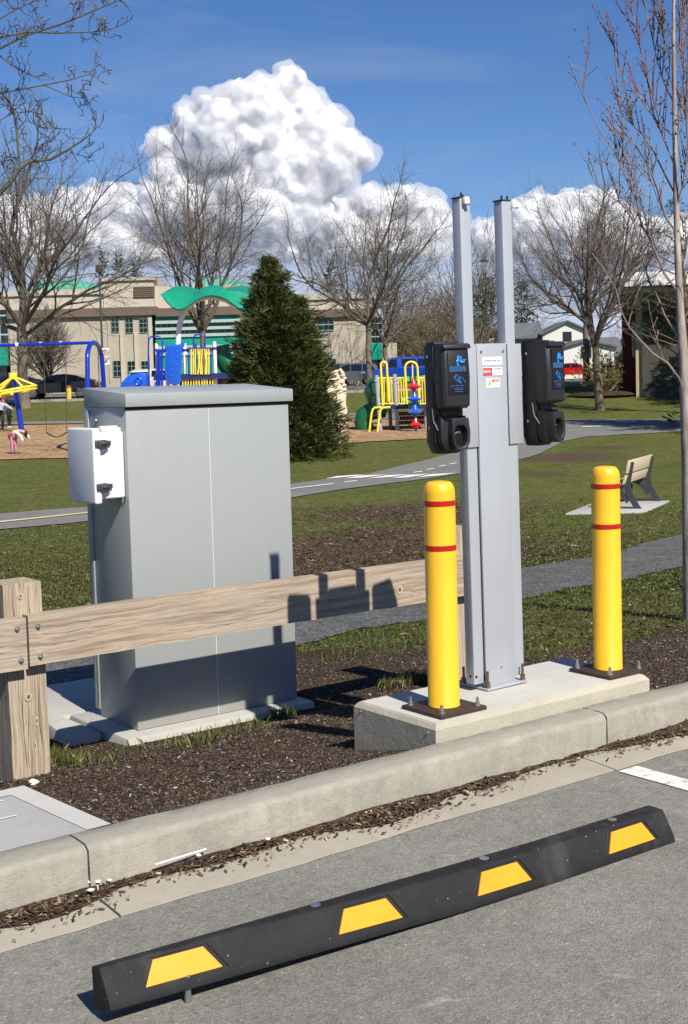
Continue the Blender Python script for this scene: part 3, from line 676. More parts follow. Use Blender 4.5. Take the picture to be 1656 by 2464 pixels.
# ================================================================== WHEEL STOP
st = thing('wheel_stop', 'black rubber wheel stop with four yellow patches lying across the asphalt stall', 'wheel stop', UVZ(2.311, 2.755, 0), YAW-R(1.2))
L_ = 1.975; xs = np.linspace(-L_/2, L_/2, 60)
def lift(x):
    t = max(0, (.45-x)/1.43); return .031*t**1.1
def roll(x):
    t = max(0, (-x+.05)/1.05); return R(17)*t
def spt(x, y, z):            # point of the section (y across, z up) placed with the end lift and twist
    a = roll(x); yy = y*(1-.9*a); zz_ = z; c, s_ = math.cos(a), math.sin(a)
    return (x, yy*c+zz_*s_ - .0, -yy*s_+zz_*c + lift(x))
sec = [(-.067, .0), (-.065, .020), (-.031, .098), (-.025, .102), (.030, .102), (.034, .098), (.064, .012), (.064, .0)]
m = MB(); k = len(sec); vs = []
for i, x in enumerate(xs):
    e = .016 if i in (0, len(xs)-1) else 0
    for (y, z) in sec:
        xx = x - (z*.16 if i == len(xs)-1 else 0)
        vs.append(spt(xx, y, z))
fs = [(i*k+j, (i+1)*k+j, (i+1)*k+(j+1) % k, i*k+(j+1) % k) for i in range(len(xs)-1) for j in range(k)]
fs += [tuple(range(k)), tuple((len(xs)-1)*k+j for j in range(k-1, -1, -1))]
m.add(vs, fs)
m.build('body', M['rubber'], st, smooth=True, bevel=.004, seg=2)
def facept(x, s, o=.0):       # point on the sloped front face, s 0 bottom..1 top, o outward
    y0, z0, y1, z1 = -.065, .020, -.031, .098
    nx, nz = -.917, .400
    return spt(x, y0+(y1-y0)*s+nx*o, z0+(z1-z0)*s+nz*o)
for xc in (-.785, -.228, .250, .788):
    m = MB(); n = 8
    def edge(s, hw, o): return [facept(xc+(-hw+2*hw*i/n)+.0, s, o) for i in range(n+1)]
    lo, hi = edge(.14, .104, .0035), edge(.84, .068, .0035)
    m.add(lo+hi, [(i, i+1, n+2+i, n+1+i) for i in range(n)])
    lo2, hi2 = edge(.135, .105, -.004), edge(.845, .069, -.004); q = len(m.v)
    m.add(lo+lo2, [(i, n+1+i, n+2+i, i+1) for i in range(n)]); m.add(hi+hi2, [(i, i+1, n+2+i, n+1+i) for i in range(n)])
    m.add([lo[0], hi[0], hi2[0], lo2[0]], [(0, 1, 2, 3)]); m.add([lo[-1], hi[-1], hi2[-1], lo2[-1]], [(0, 1, 2, 3)])
    m.build('reflective_patch', M['stopyel'], st)
    m = MB()
    pts_ = [facept(xc-.080, .93, .0015), facept(xc+.080, .93, .0015), facept(xc+.122, .10, .0015)]
    m.tube(pts_, .0016, 5); m.tube([facept(xc-.080, .93, .0015), facept(xc-.122, .10, .0015)], .0012, 5)
    m.build('patch_rim', M['hole'], st)
for xc in (-.355, .235, .775):
    m = MB(); p = spt(xc, .004, .1015); m.tube([(p[0], p[1], p[2]-.01), (p[0], p[1], p[2]+.0012)], .021, 16); m.build('pin_hole', M['hole'], st)
    m = MB(); m.tube([(p[0]-.003, p[1]+.002, p[2]-.03), (p[0]-.003, p[1]+.002, p[2]+.003)], .015, 16); m.build('pin_head', M['galv'], st, smooth=True)
m = MB(); p = spt(-.775, -.03, .02); m.tube([(p[0]+.0, p[1]-.015, -.03), (p[0], p[1]-.015, p[2]+.02)], .0085, 12); m.build('steel_pin', M['galv'], st, smooth=True)

# ================================================================== CONCRETE PAD AND BOLLARDS
pd = lthing('concrete_pad', 'raised rectangular concrete pad carrying both bollards and the charging pedestal', 'concrete pad', 3.73, 3.9, 0)
m = MB(); U0, U1, V0, V1, ZT, ch = 3.135, 4.345, 3.648, 4.150, .222, .022
def ring(e, z): return [(U0+e, V0+e, z), (U1-e, V0+e, z), (U1-e, V1-e, z), (U0+e, V1-e, z)]
m.add(ring(0, -.15)+ring(0, ZT-ch)+ring(.013, ZT-.006)+ring(ch, ZT), [(0, 1, 5, 4), (1, 2, 6, 5), (2, 3, 7, 6), (3, 0, 4, 7), (4, 5, 9, 8), (5, 6, 10, 9), (6, 7, 11, 10), (7, 4, 8, 11), (8, 9, 13, 12), (9, 10, 14, 13), (10, 11, 15, 14), (11, 8, 12, 15)])
B(m, 'pad_side', M['padface'], pd)
m = MB(); m.add(ring(ch, ZT), [(0, 1, 2, 3)]); B(m, 'pad_top', M['pad'], pd)
m = MB()
for q in ((3.134, 3.69, .185), (3.134, 4.10, .19)):
    m = MB(); m.ball(q, (.005, .003, .004), 6, 4); B(m, 'concrete_nib', M['curb'], pd, smooth=True)

def bollard(u, v, label):
    b = lthing('bollard', label, 'bollard', u, v, ZT, 'yellow bollards on the concrete pad')
    m = MB(); h = .118; m.box(u-h, u+h, v-h, v+h, ZT+.0005, ZT+.016); B(m, 'base_plate', M['plate'], b, bevel=.003)
    r = .0612; z0, zt = ZT+.018, 1.116
    pf = [(r+.0015, z0), (r+.0015, z0+.004), (r, z0+.006), (r, 1.068)] + [(.036+(r-.036)*math.cos(t), 1.068+(zt-1.068)*.93*math.sin(t)) for t in np.linspace(.12, 1.5, 8)] + [(.018, zt-.0008), (.001, zt)]
    m = MB(); m.lathe(pf, 48, (u, v, 0)); o = B(m, 'post_cover', M['bolyel'], b, smooth=True)
    m = MB(); m.cyl((u, v, ZT+.014), .052, .02, 24); B(m, 'inner_pipe', M['plate'], b, smooth=True)
    for zb in (1.020, .848):
        m = MB(); n = 48; a = r+.0009; vs = [(u+a*math.cos(2*math.pi*i/n), v+a*math.sin(2*math.pi*i/n), zb+dz) for dz in (0, .021) for i in range(n)]
        m.add(vs, [(i, (i+1) % n, n+(i+1) % n, n+i) for i in range(n)]); B(m, 'reflective_band', M['bolred'], b, smooth=True)
    for su in (-1, 1):
        for sv in (-1, 1):
            c = (u+su*.092, v+sv*.092)
            m = MB(); m.cyl((c[0], c[1], ZT+.016), .0125, .003, 14); m.cyl((c[0], c[1], ZT+.019), .0098, .011, 6); m.cyl((c[0], c[1], ZT+.03), .0062, .019, 10)
            B(m, 'anchor_bolt', M['galv'], b)
    return b
bollard(3.312, 3.800, 'yellow bollard with two red bands standing left of the charging pedestal')
bollard(4.256, 3.800, 'yellow bollard with two red bands standing on the pad end in front of the bench')

# ================================================================== CHARGING PEDESTAL
cs = lthing('charging_station', 'silver grey two post charging pedestal holding a pair of black chargers', 'charging station', 3.74, 3.98, ZT, tilt=(0, -.0115))
m = MB(); m.box(3.628, 3.858, 3.888, 4.075, ZT+.004, ZT+.012)
me_ = m; B(m, 'base_plate', M['alu'], cs, bevel=.003)
for u0, tip in ((3.589, -1), (3.820, 1)):
    m = MB(); u1 = u0+.055; v0, v1, zt = 3.925, 3.975, 2.226; t = .004
    m.box(u0, u1, v0, v1, .252, zt); o = B(m, 'post', M['alu'], cs, bevel=.004, seg=3)
    m = MB(); m.box(u0-.003, u1+.003, v0-.003, v1+.003, zt+.0005, zt+.005); B(m, 'post_cap', M['latch'], o)
    m = MB()
    if tip < 0: m.box(u0+.008, u0+.034, v0-.022, v0-.004, zt-.026, zt+.002)
    else: m.box(u1-.008, u1+.018, v0-.016, v0+.010, zt-.028, zt+.004)
    B(m, 'cable_hook', M['white'], o, bevel=.003)
    m = MB(); c = (u0+.020, v0-.014) if tip < 0 else (u1+.008, v0-.006)
    m.box(c[0]-.002, c[0]+.016, c[1]-.010, c[1]-.004, zt-.031, zt-.024); B(m, 'hook_clip', M['galv'], o)
    for du in ((.018, .028) if tip < 0 else (.010, .042)):
        m = MB(); m.cyl((u0+du, v0+.012, zt+.004), .0042, .016 if du != .028 else .007, 10); m.ball((u0+du, v0+.012, zt+.02 if du != .028 else zt+.011), .0042, 8, 5); B(m, 'black_pin', M['hole'], o, smooth=True)
m = MB(); m.box(3.650, 3.815, 3.918, 3.962, ZT+.0125, 1.645); pn = B(m, 'centre_panel', M['alu'], cs, bevel=.002)
for u0, u1 in ((3.562, 3.645), (3.820, 3.898)):
    m = MB(); m.box(u0, u1, 3.916, 3.924, 1.228, 1.642); m.box(u0, u1, 3.924, 3.98, 1.228, 1.232); B(m, 'wing_plate', M['alu'], cs, bevel=.0015)
m = MB()
for u0 in (3.646, 3.816): m.box(u0, u0+.0035, 3.926, 3.95, .26, 1.64)
B(m, 'panel_gap', M['dark'], cs)
for u in (3.672, 3.795):
    m = MB(); m.cyl((u, 3.9155, 1.612), .006, .003, 12, 'y'); B(m, 'screw', M['galv'], cs, smooth=True)
m = MB(); m.cyl((3.735, 3.9155, .305), .0045, .003, 12, 'y'); B(m, 'screw', M['galv'], cs, smooth=True)
m = MB(); m.cyl((3.600, 3.9235, .285), .006, .003, 14, 'y'); m.tube([(3.5895, 3.948, .285), (3.588, 3.948, .285)], .006, 14); B(m, 'drain_hole', M['hole'], cs)
for u in (3.643, 3.843):
    m = MB(); m.cyl((u, 3.903, ZT+.012), .012, .003, 14); B(m, 'washer', M['galv'], cs)
    m = MB(); m.cyl((u, 3.903, ZT+.015), .0105, .022, 6); m.cyl((u, 3.903, ZT+.037), .0055, .045, 10); B(m, 'anchor_bolt', M['rusty'], cs)
    m = MB(); m.cyl((u-.001, 4.05, ZT+.012), .0105, .022, 6); m.cyl((u, 4.05, ZT+.034), .0055, .045, 10); B(m, 'anchor_bolt', M['rusty'], cs)

def txt(s, size, width=None, mat=None, parent=None, name='lettering', loc=(0, 0, 0), rz=0., depth=.0006, align='CENTER'):
    c = bpy.data.curves.new(name, 'FONT'); c.body = s; c.size = size; c.align_x = align; c.align_y = 'CENTER'; c.extrude = depth/2; c.resolution_u = 2
    t = bpy.data.objects.new(name, c); col.objects.link(t); bpy.context.view_layer.update()
    me = bpy.data.meshes.new_from_object(t.evaluated_get(bpy.context.evaluated_depsgraph_get()))
    col.objects.unlink(t); bpy.data.objects.remove(t)
    if width:
        xs_ = [v.co.x for v in me.vertices]; k = width/(max(xs_)-min(xs_)); 
        for v in me.vertices: v.co.x *= k
    me.materials.clear(); me.materials.append(mat); me.name = name
    o = bpy.data.objects.new(name, me); col.objects.link(o); o.parent = parent
    o.location = loc; o.rotation_euler = (R(90), 0, rz); return o
# stickers on the panel; coordinates local to the pedestal
def L3(u, v, z): return (u-3.74, v-3.98, z-ZT)
def sticker(u0, u1, z0, z1, name, lab=None):
    m = MB(); m.box(u0, u1, 3.9170, 3.9182, z0, z1); o = B(m, name, M['white'], cs)
    if lab: o['label'] = lab
    return o
s1 = sticker(3.678, 3.788, 1.558, 1.590, 'sticker', 'long white sticker with a line of black print')
txt('ALUMINUM WIRE ONLY', .011, .098, M['ink'], s1, loc=L3(3.733, 3.9165, 1.5745))
s2 = sticker(3.678, 3.788, 1.516, 1.548, 'sticker', 'white sticker with a red left half')
m = MB(); m.box(3.679, 3.731, 3.9162, 3.9172, 1.516, 1.546); B(m, 'red_panel', M['stkred'], s2)
m = MB(); m.prism([(3.680, 1.526), (3.715, 1.526), (3.715, 1.523), (3.724, 1.531), (3.715, 1.540), (3.715, 1.537), (3.680, 1.537)], 'y', 3.9156, 3.9164); B(m, 'arrow', M['stkpink'], s2)
txt('USE PROPER', .0085, .042, M['ink'], s2, loc=L3(3.760, 3.9165, 1.5405)); txt('WIRES', .0065, .018, M['inkpale'], s2, loc=L3(3.760, 3.9165, 1.5325)); txt('CONDUIT  ONLY', .0065, .044, M['inkpale'], s2, loc=L3(3.760, 3.9165, 1.5245))
s3 = sticker(3.697, 3.773, 1.466, 1.503, 'sticker', 'small white warning sticker with a yellow triangle')
m = MB(); m.prism([(3.7035, 1.474), (3.7245, 1.474), (3.714, 1.4955)], 'y', 3.9160, 3.9172); B(m, 'warning_triangle', M['stkyel'], s3)
m = MB(); m.prism([(3.7135, 1.492), (3.711, 1.485), (3.714, 1.485), (3.712, 1.477), (3.7165, 1.487), (3.714, 1.487), (3.7155, 1.492)], 'y', 3.9155, 3.9161); B(m, 'lightning_bolt', M['ink'], s3)
m = MB(); m.box(3.728, 3.769, 3.9162, 3.9172, 1.489, 1.499); B(m, 'red_panel', M['stkred'], s3)
txt('WARNING', .0075, .026, M['white'], s3, loc=L3(3.751, 3.9159, 1.494)); txt('RISK OF', .005, .02, M['stkyel'], s3, loc=L3(3.749, 3.9165, 1.4835)); 
m = MB(); m.box(3.732, 3.767, 3.9162, 3.917, 1.4765, 1.4775); m.box(3.732, 3.767, 3.9162, 3.917, 1.4735, 1.4742); B(m, 'small_print', M['inkpale'], s3)

def charger(uc, al, lab):
    """wall box in its own little frame: x right, y back (0 = back plate), z up from its bottom"""
    hh, ww, dd = .440, .137, .132; z0 = 1.214
    n = bpy.data.objects.new('charger', None)
    def P(mb, name, mat, par, **k):
        c, s_ = math.cos(al), math.sin(al); out = []
        for (x, y, z) in mb.v:           # y is negative towards the viewer
            out.append((uc-3.74 + x*c + y*s_*-1*-1*0 + (-y)*(-s_)*1, 3.946-3.98 + x*(-s_)*1 + y*c, z+z0-ZT))
        mb.v = out; return mb.build(name, mat, par, **k)
    w2 = ww/2
    # back enclosure: full height, chamfered lower end
    m = MB(); pr = [(-w2, .045), (-w2, hh-.02), (-w2+.012, hh), (w2-.012, hh), (w2, hh-.02), (w2, .045), (w2-.018, .004), (w2-.03, 0), (-w2+.03, 0), (-w2+.018, .004)]
    m.prism(pr, 'y', -.062, 0)
    body = P(m, 'charger_body', M['black'], cs, bevel=.004, seg=2); body['label'] = lab
    # upper bulge with chamfered vertical edges
    def ring_(z, fw, d, b): return [(-fw, -.055, z), (-fw, -d+b*1.1, z), (-fw+b, -d, z), (fw-b, -d, z), (fw, -d+b*1.1, z), (fw, -.055, z)]
    m = MB(); rs = [ring_(.178, w2*.86, .118, .012), ring_(.190, w2*.93, .131, .012), ring_(.30, w2*.96, .133, .011), ring_(hh-.028, w2*.93, .127, .012), ring_(hh-.012, w2*.90, .120, .014)]
    vs = [p for r_ in rs for p in r_]; k = 6
    m.add(vs, [(i*k+j, i*k+(j+1) % k, (i+1)*k+(j+1) % k, (i+1)*k+j) for i in range(len(rs)-1) for j in range(k)] + [tuple(range(k)), tuple((len(rs)-1)*k+j for j in range(k))])
    up = P(m, 'front_cover', M['blackgloss'], body, bevel=.0025, seg=2)
    m = MB(); m.prism([(-.055, hh-.006), (-.055, hh-.022), (-.128, hh-.030), (-.137, hh-.028), (-.134, hh-.014), (-.118, hh-.008)], 'x', -w2*.92, w2*.92)
    P(m, 'hood', M['blackgloss'], up, bevel=.0025, seg=2)
    m = MB(); m.cyl((.01, -.045, hh-.004), .006, .008, 10); P(m, 'top_screw', M['hole'], up, smooth=True)
    # face panel with logo, display and graphics
    px0, px1, pz0, pz1 = -w2*.66, w2*.72, .232, hh-.040
    m = MB(); m.box(px0, px1, -.1345, -.131, pz0, pz1); fp = P(m, 'face_panel', M['black'], up, bevel=.001)
    m = MB(); m.box(px0+.006, px1-.012, -.1358, -.134, .322, .344); P(m, 'display', M['lcd'], fp)
    m = MB(); m.box(px0+.003, px1-.009, -.1352, -.1338, .3195, .3465); P(m, 'display_frame', M['hole'], fp)
    for i in range(4):
        m = MB(); m.ball((px0+.012+i*.0195, -.135, .389), .0014, 6, 4); P(m, 'status_light', M['greyprint'], fp)
    yb = -.1362
    def stroke(ptl, r, mat, nm):
        m = MB(); m.tube([(x, yb, z) for x, z in ptl], r, 6); return P(m, nm, mat, fp, smooth=True)
    # script logo "flo"
    ox, oz, s_ = -.010, .352, .00135
    m = MB()
    f_ = [(3, 8), (9, 13), (12, 20), (10, 23), (7, 20), (6, 12), (5, 2), (5, -5), (8, -7), (10, -3), (7, 2), (3, 6)]
    l_ = [(14, 8), (18, 15), (20, 21), (18, 22), (16, 16), (16, 8), (17, 4), (20, 5), (23, 8)]
    o_ = [(29, 11), (25, 12), (23, 8), (24, 4), (28, 4), (30, 8), (28, 12), (31, 10), (36, 11)]
    for st_ in (f_, [(1, 8), (8, 9), (14, 8)], l_, o_): m.tube([(ox+x*s_, yb, oz+z*s_) for x, z in st_], .0020, 6)
    P(m, 'flo_logo', M['bluegraphic'], fp, smooth=True)
    # hand holding a card
    m = MB(); gx, gz_ = -.020, .276
    for ln, r_ in (([(0, 22), (12, 35), (22, 26), (24, 22)], .0009), ([(0, 22), (14, 8), (18, 3)], .0009), ([(24, 24), (34, 24), (54, 2)], .0010), ([(16, 14), (24, 18), (31, 20)], .0009),
                   ([(16, 14), (19, 10), (29, 12)], .0009), ([(20, 9), (24, 5), (32, 9)], .0009), ([(23, 4), (29, -2), (36, 4), (30, 10)], .0009), ([(6, 21), (12, 26), (13, 18), (6, 21)], .0007)):
        m.tube([(gx+x*.001, yb, gz_+z*.001) for x, z in ln], r_, 5)
    P(m, 'hand_and_card_symbol', M['bluegraphic'], fp, smooth=True)
    m = MB()
    for i, (a, b) in enumerate(((-.036, -.018), (-.016, .006), (.008, .024))): m.box(a, b, -.1356, -.1344, .2665, .2690)
    m.box(-.040, .030, -.1354, -.1344, .2600, .2607); P(m, 'blue_print', M['blueprint'], fp)
    m = MB(); m.box(-.018, .022, -.1356, -.1344, .2525, .2555); m.box(-.016, .020, -.1356, -.1344, .2435, .2455); P(m, 'grey_print', M['blueprint'], fp)
    # recess, maker name and holster cup
    m = MB(); m.prism([(-w2*.72, .178), (w2*.80, .178), (w2*.55, .140), (-w2*.45, .140)], 'y', -.0655, -.06); P(m, 'recess', M['hole'], body)
    t_ = txt('RioTinto', .012, .052, M['greyprint'], body, 'maker_name', (uc-3.74+math.sin(-al)*.0665*1, 3.946-3.98-.0665*math.cos(al), .158+z0-ZT), -al)
    m = MB(); m.prism([(-w2*.90, .150), (-w2*.5, .128), (w2*.5, .128), (w2*.86, .150), (w2*.90, .05), (w2*.6, .012), (-w2*.6, .012), (-w2*.92, .05)], 'y', -.098, -.06); P(m, 'lower_cover', M['black'], body, bevel=.006, seg=2)
    def rg(z, fw, d): return [(-fw, -.055, z), (-fw*.96, -d, z), (fw*.96, -d, z), (fw, -.055, z)]
    cx = .012
    # cup as a ring with a real opening
    ro = [(-.040, .140), (-.043, .085), (-.040, .045), (-.026, .020), (0, .012), (.026, .020), (.040, .045), (.043, .085), (.040, .140)]
    ri = [(-.018, .112), (-.029, .095), (-.029, .052), (-.018, .032), (0, .026), (.018, .032), (.029, .052), (.029, .095), (.018, .112)]
    nn = 9; vs = [(cx+x, -.055, z) for x, z in ro] + [(cx+x*.96, -.126-(.006 if z < .1 else 0), z) for x, z in ro] + [(cx+x, -.124-(.004 if z < .1 else 0), z) for x, z in ri] + [(cx+x*.8, -.070, z) for x, z in ri]
    fs = []
    for a in (0, 1, 2):
        for i in range(nn): fs.append((a*nn+i, a*nn+(i+1) % nn, (a+1)*nn+(i+1) % nn, (a+1)*nn+i))
    m = MB(); m.add(vs, fs); cup = P(m, 'holster', M['blackgloss'], body, bevel=.002, seg=2, ang=30)
    m = MB(); m.prism([(cx+x*.83, z) for x, z in ri], 'y', -.075, -.071); P(m, 'socket', M['hole'], cup)
    m = MB(); m.box(cx-.022, cx-.010, -.112, -.109, .079, .084); P(m, 'latch_pin', M['steel'], cup)
    m = MB(); m.box(cx-.012, cx+.008, -.110, -.106, .083, .087); P(m, 'latch_bar', M['galv'], cup)
    # cable hook groove on the left flank
    m = MB(); m.tube([(-w2*.99, -.048, .18), (-w2*.99, -.055, .13), (-w2*.9, -.075, .095), (-w2*.7, -.085, .085)], .003, 6); P(m, 'groove_edge', M['greyprint'], body, smooth=True)
    for zz_ in (.055+.05, hh-.055):
        m = MB(); m.tube([(-w2-.0012, -.024, zz_), (-w2+.002, -.024, zz_)], .0055, 12); P(m, 'side_screw', M['steel'], body, smooth=True)
    m = MB(); m.box(-w2-.0012, -w2+.002, -.0475, -.0455, .05, hh-.04); P(m, 'side_ridge', M['blackgloss'], body)
charger(3.468, R(8), 'left charger, its screen turned toward the camera')
charger(3.980, R(-12), 'right charger, its screen turned away to the right')

# ================================================================== CABINET
cb = lthing('electrical_cabinet', 'large grey metal service cabinet with a white box on its left side', 'cabinet', 3.433, 5.85, -.165); FARTHER.add(cb.name)
m = MB(); m.box(2.880, 3.806, 5.520, 5.912, -.124, 1.416); B(m, 'body', M['cab'], cb, bevel=.004, seg=2)
m = MB(); m.hexa([(2.871, 5.500, 1.4165), (3.824, 5.500, 1.4165), (3.824, 5.940, 1.4165), (2.871, 5.940, 1.4165)], [(2.871, 5.500, 1.479), (3.824, 5.500, 1.479), (3.824, 5.940, 1.513), (2.871, 5.940, 1.513)])
B(m, 'lid', M['cab'], cb, bevel=.004, seg=2)
m = MB(); m.box(3.3270, 3.3305, 5.5178, 5.523, -.118, 1.395); B(m, 'seam', M['cabline'], cb)
m = MB(); m.box(2.877, 3.809, 5.516, 5.525, 1.402, 1.4155); B(m, 'lid_gap', M['dark'], cb)
m = MB(); m.box(2.873, 2.882, 5.905, 5.952, -.09, 1.405); B(m, 'door_edge', M['cab'], cb, bevel=.002)
m = MB(); m.tube([(2.868, 5.926, -.045), (2.868, 5.926, .40)], .006, 8); m.tube([(2.868, 5.926, 1.18), (2.868, 5.926, 1.34)], .004, 8); B(m, 'piano_hinge', M['galv'], cb, smooth=True)
m = MB(); m.ball((2.874, 5.82, 1.352), .009, 10, 6); B(m, 'rivet', M['galv'], cb, smooth=True)
wb = MB(); wb.box(2.748, 2.8785, 5.548, 5.785, .990, 1.305); wbx = B(wb, 'junction_box', M['whitebox'], cb, bevel=.010, seg=3)
m = MB(); m.box(2.708, 2.747, 5.522, 5.800, .970, 1.325); B(m, 'box_door', M['whitebox'], wbx, bevel=.012, seg=4)
m = MB(); m.box(2.770, 2.868, 5.552, 5.60, 1.3055, 1.322); m.box(2.775, 2.864, 5.575, 5.60, 1.322, 1.331); B(m, 'mounting_bracket', M['whitebox'], wbx, bevel=.003)
for zc in (1.252, 1.050):
    m = MB(); m.box(2.716, 2.733, 5.511, 5.521, zc-.014, zc+.017); m.prism([(2.728, zc-.016), (2.745, zc-.026), (2.768, zc-.024), (2.792, zc-.008), (2.792, zc+.010), (2.765, zc+.018), (2.728, zc+.016)], 'y', 5.514, 5.538)
    m.box(2.788, 2.806, 5.534, 5.548, zc-.010, zc+.012); m.box(2.745, 2.775, 5.508, 5.514, zc-.006, zc+.006)
    B(m, 'latch', M['latch'], wbx, bevel=.0015)
m = MB(); m.cyl((2.868, 5.56, .965), .006, .03, 8); B(m, 'conduit_stub', M['galv'], wbx)
# slabs
sl1 = lthing('concrete_slab', 'pale concrete slab under the grey cabinet', 'concrete slab', 3.4, 5.85, -.17); FARTHER.add(sl1.name)
m = MB(); m.hexa([(2.76, 5.405, -.30), (3.862, 5.412, -.30), (3.87, 6.06, -.30), (2.76, 6.06, -.30)], [(2.775, 5.420, -.126), (3.847, 5.424, -.126), (3.855, 6.05, -.126), (2.775, 6.05, -.126)])
B(m, 'slab_block', M['slab'], sl1, bevel=.012, seg=2)
q = [at(*p, .10) for p in ((127, 1737), (170, 1778), (233, 1750), (236, 1634), (120, 1655))]
UVq = [(float(p@AX), float(p@BX)) for p in q]; print('slab2', UVq)
sl2 = lthing('concrete_slab', 'rough pale concrete slab left of the cabinet, half in its shadow', 'concrete slab', 3.0, 6.3, -.18)
poly = [(2.655, 5.80), (2.832, 5.805), (2.832, 6.235), (3.985, 6.235), (3.985, 6.97), (2.80, 6.97)]; zt = -.176
m = MB(); m.prism(poly, 'z', -.5, zt); B(m, 'slab_block', M['slab'], sl2, bevel=.02, seg=2)

# ================================================================== TIMBER FENCE
fn = lthing('timber_fence', 'weathered timber rail fence on square posts, bolted at the left post', 'fence', 2.2, 5.2, -.14)
def postm(u0, u1, v0, v1, z0, z1, lean=.0):
    m = MB(); n = 9; c = .010; vs = []
    for i in range(n+1):
        z = z0+(z1-z0)*i/n; j = lambda: random.uniform(-.0025, .0025)
        vs += [(u0+j()-lean*z, v0+j(), z), (u1+j()-lean*z, v0+j(), z), (u1+j()-lean*z, v1+j(), z), (u0+j()-lean*z, v1+j(), z)]
    m.add(vs, [(4*i+k, 4*i+(k+1) % 4, 4*i+4+(k+1) % 4, 4*i+4+k) for i in range(n) for k in range(4)] + [(0, 1, 2, 3), (4*n, 4*n+1, 4*n+2, 4*n+3)])
    return m
def knot(m, u, v, z, a, b, mi_out=1, mi_in=2):
    for rr, e, mi in ((1, .0, mi_out), (.45, .0009, mi_in)):
        n = 12; vs = [(u+a*rr*math.cos(t), v-.0012-e, z+b*rr*math.sin(t)) for t in np.linspace(0, 2*math.pi, n, endpoint=False)]; m.add(vs, [tuple(range(n))], mi)
WM = [M['postwood'], M['knotpale'], M['knot'], M['knotdark']]; RM = [M['railwood'], M['knotpale'], M['knot'], M['knotdark']]
m = postm(2.128, 2.300, 5.228, 5.400, -.45, .693, .012)
for a in ((2.197, 5.2245, .640, .011, .014), (2.212, 5.2245, .205, .016, .020), (2.245, 5.2245, .095, .008, .022), (2.232, 5.2245, -.01, .004, .03)): knot(m, *a)
for (u, z0, z1) in ((2.165, .36, .68), (2.236, .36, .68), (2.188, -.1, .30), (2.205, -.1, .19), (2.262, .0, .3)):
    vs = []; k = 8
    for i in range(k+1):
        t = i/k; x = u+.005*math.sin(t*5+u*90); ww_ = .0004+.0011*math.sin(t*math.pi)*(.5+.5*math.sin(t*13)); vs += [(x-ww_, 5.2238, z0+(z1-z0)*t), (x+ww_, 5.2238, z0+(z1-z0)*t)]
    m.add(vs, [(2*i, 2*i+1, 2*i+3, 2*i+2) for i in range(k)], 3)
B(m, 'post', WM, fn)
m = postm(4.620, 4.782, 5.228, 5.390, -.45, .708, .0); B(m, 'post', WM, fn)
def rail(u0, u1, z0, z1, knots, cracks, sag=0.):
    m = MB(); n = max(8, int((u1-u0)/.10)); vs = []
    for i in range(n+1):
        u = u0+(u1-u0)*i/n; e = lambda a: random.uniform(-a, a); s_ = sag*math.sin(math.pi*i/n)
        vs += [(u, 5.170+e(.0012), z0+s_+e(.0022)), (u, 5.225, z0+s_+.001), (u, 5.225, z1+s_+.001), (u, 5.170+e(.0012), z1+s_+e(.0012))]
    m.add(vs, [(4*i+k, 4*i+4+k, 4*i+4+(k+1) % 4, 4*i+(k+1) % 4) for i in range(n) for k in range(4)] + [(0, 1, 2, 3), (4*n, 4*n+1, 4*n+2, 4*n+3)])
    for kn in knots: knot(m, *kn)
    for (a, b, z, am) in cracks:
        k = 14; vs = []
        for i in range(k+1):
            t = i/k; zc = z+am*math.sin(t*6+a*7)+.004*math.sin(t*17); ww_ = .0002+.0006*math.sin(t*math.pi)*(.5+.5*math.sin(t*23)); vs += [(a+(b-a)*t, 5.1682, zc-ww_), (a+(b-a)*t, 5.1682, zc+ww_)]
        m.add(vs, [(2*i, 2*i+2, 2*i+3, 2*i+1) for i in range(k)], 3)
    return B(m, 'rail', RM, fn)
rail(2.203, 4.785, .347, .561, [(4.222, 5.1685, .435, .020, .024), (3.457, 5.1685, .495, .012, .008)], [(2.22, 2.75, .475, .004), (2.25, 2.6, .505, .003), (2.7, 3.45, .46, .007), (3.2, 3.9, .43, .006), (3.75, 4.15, .45, .008), (2.23, 2.5, .43, .002), (3.0, 3.3, .40, .004), (4.25, 4.38, .40, .01)], .003)
rail(-1.5, 2.193, .336, .555, [(2.165, 5.1685, .40, .003, .003)], [(1.9, 2.19, .425, .002), (1.9, 2.18, .455, .003), (1.8, 2.1, .50, .006)], 0.)
for u, z in ((2.152, .512), (2.164, .376), (2.245, .510), (2.250, .381)):
    m = MB(); m.cyl((u, 5.1695, z), .0125, -.002, 18, 'y'); m.cyl((u, 5.1675, z), .0078, -.008, 6, 'y'); m.cyl((u, 5.1595, z), .0042, -.004, 10, 'y'); B(m, 'bolt', M['galv'], fn)
for u, z in ((4.68, .50), (4.68, .39)):
    m = MB(); m.cyl((u, 5.1695, z), .0125, -.002, 18, 'y'); m.cyl((u, 5.1675, z), .0078, -.008, 6, 'y'); B(m, 'bolt', M['galv'], fn)
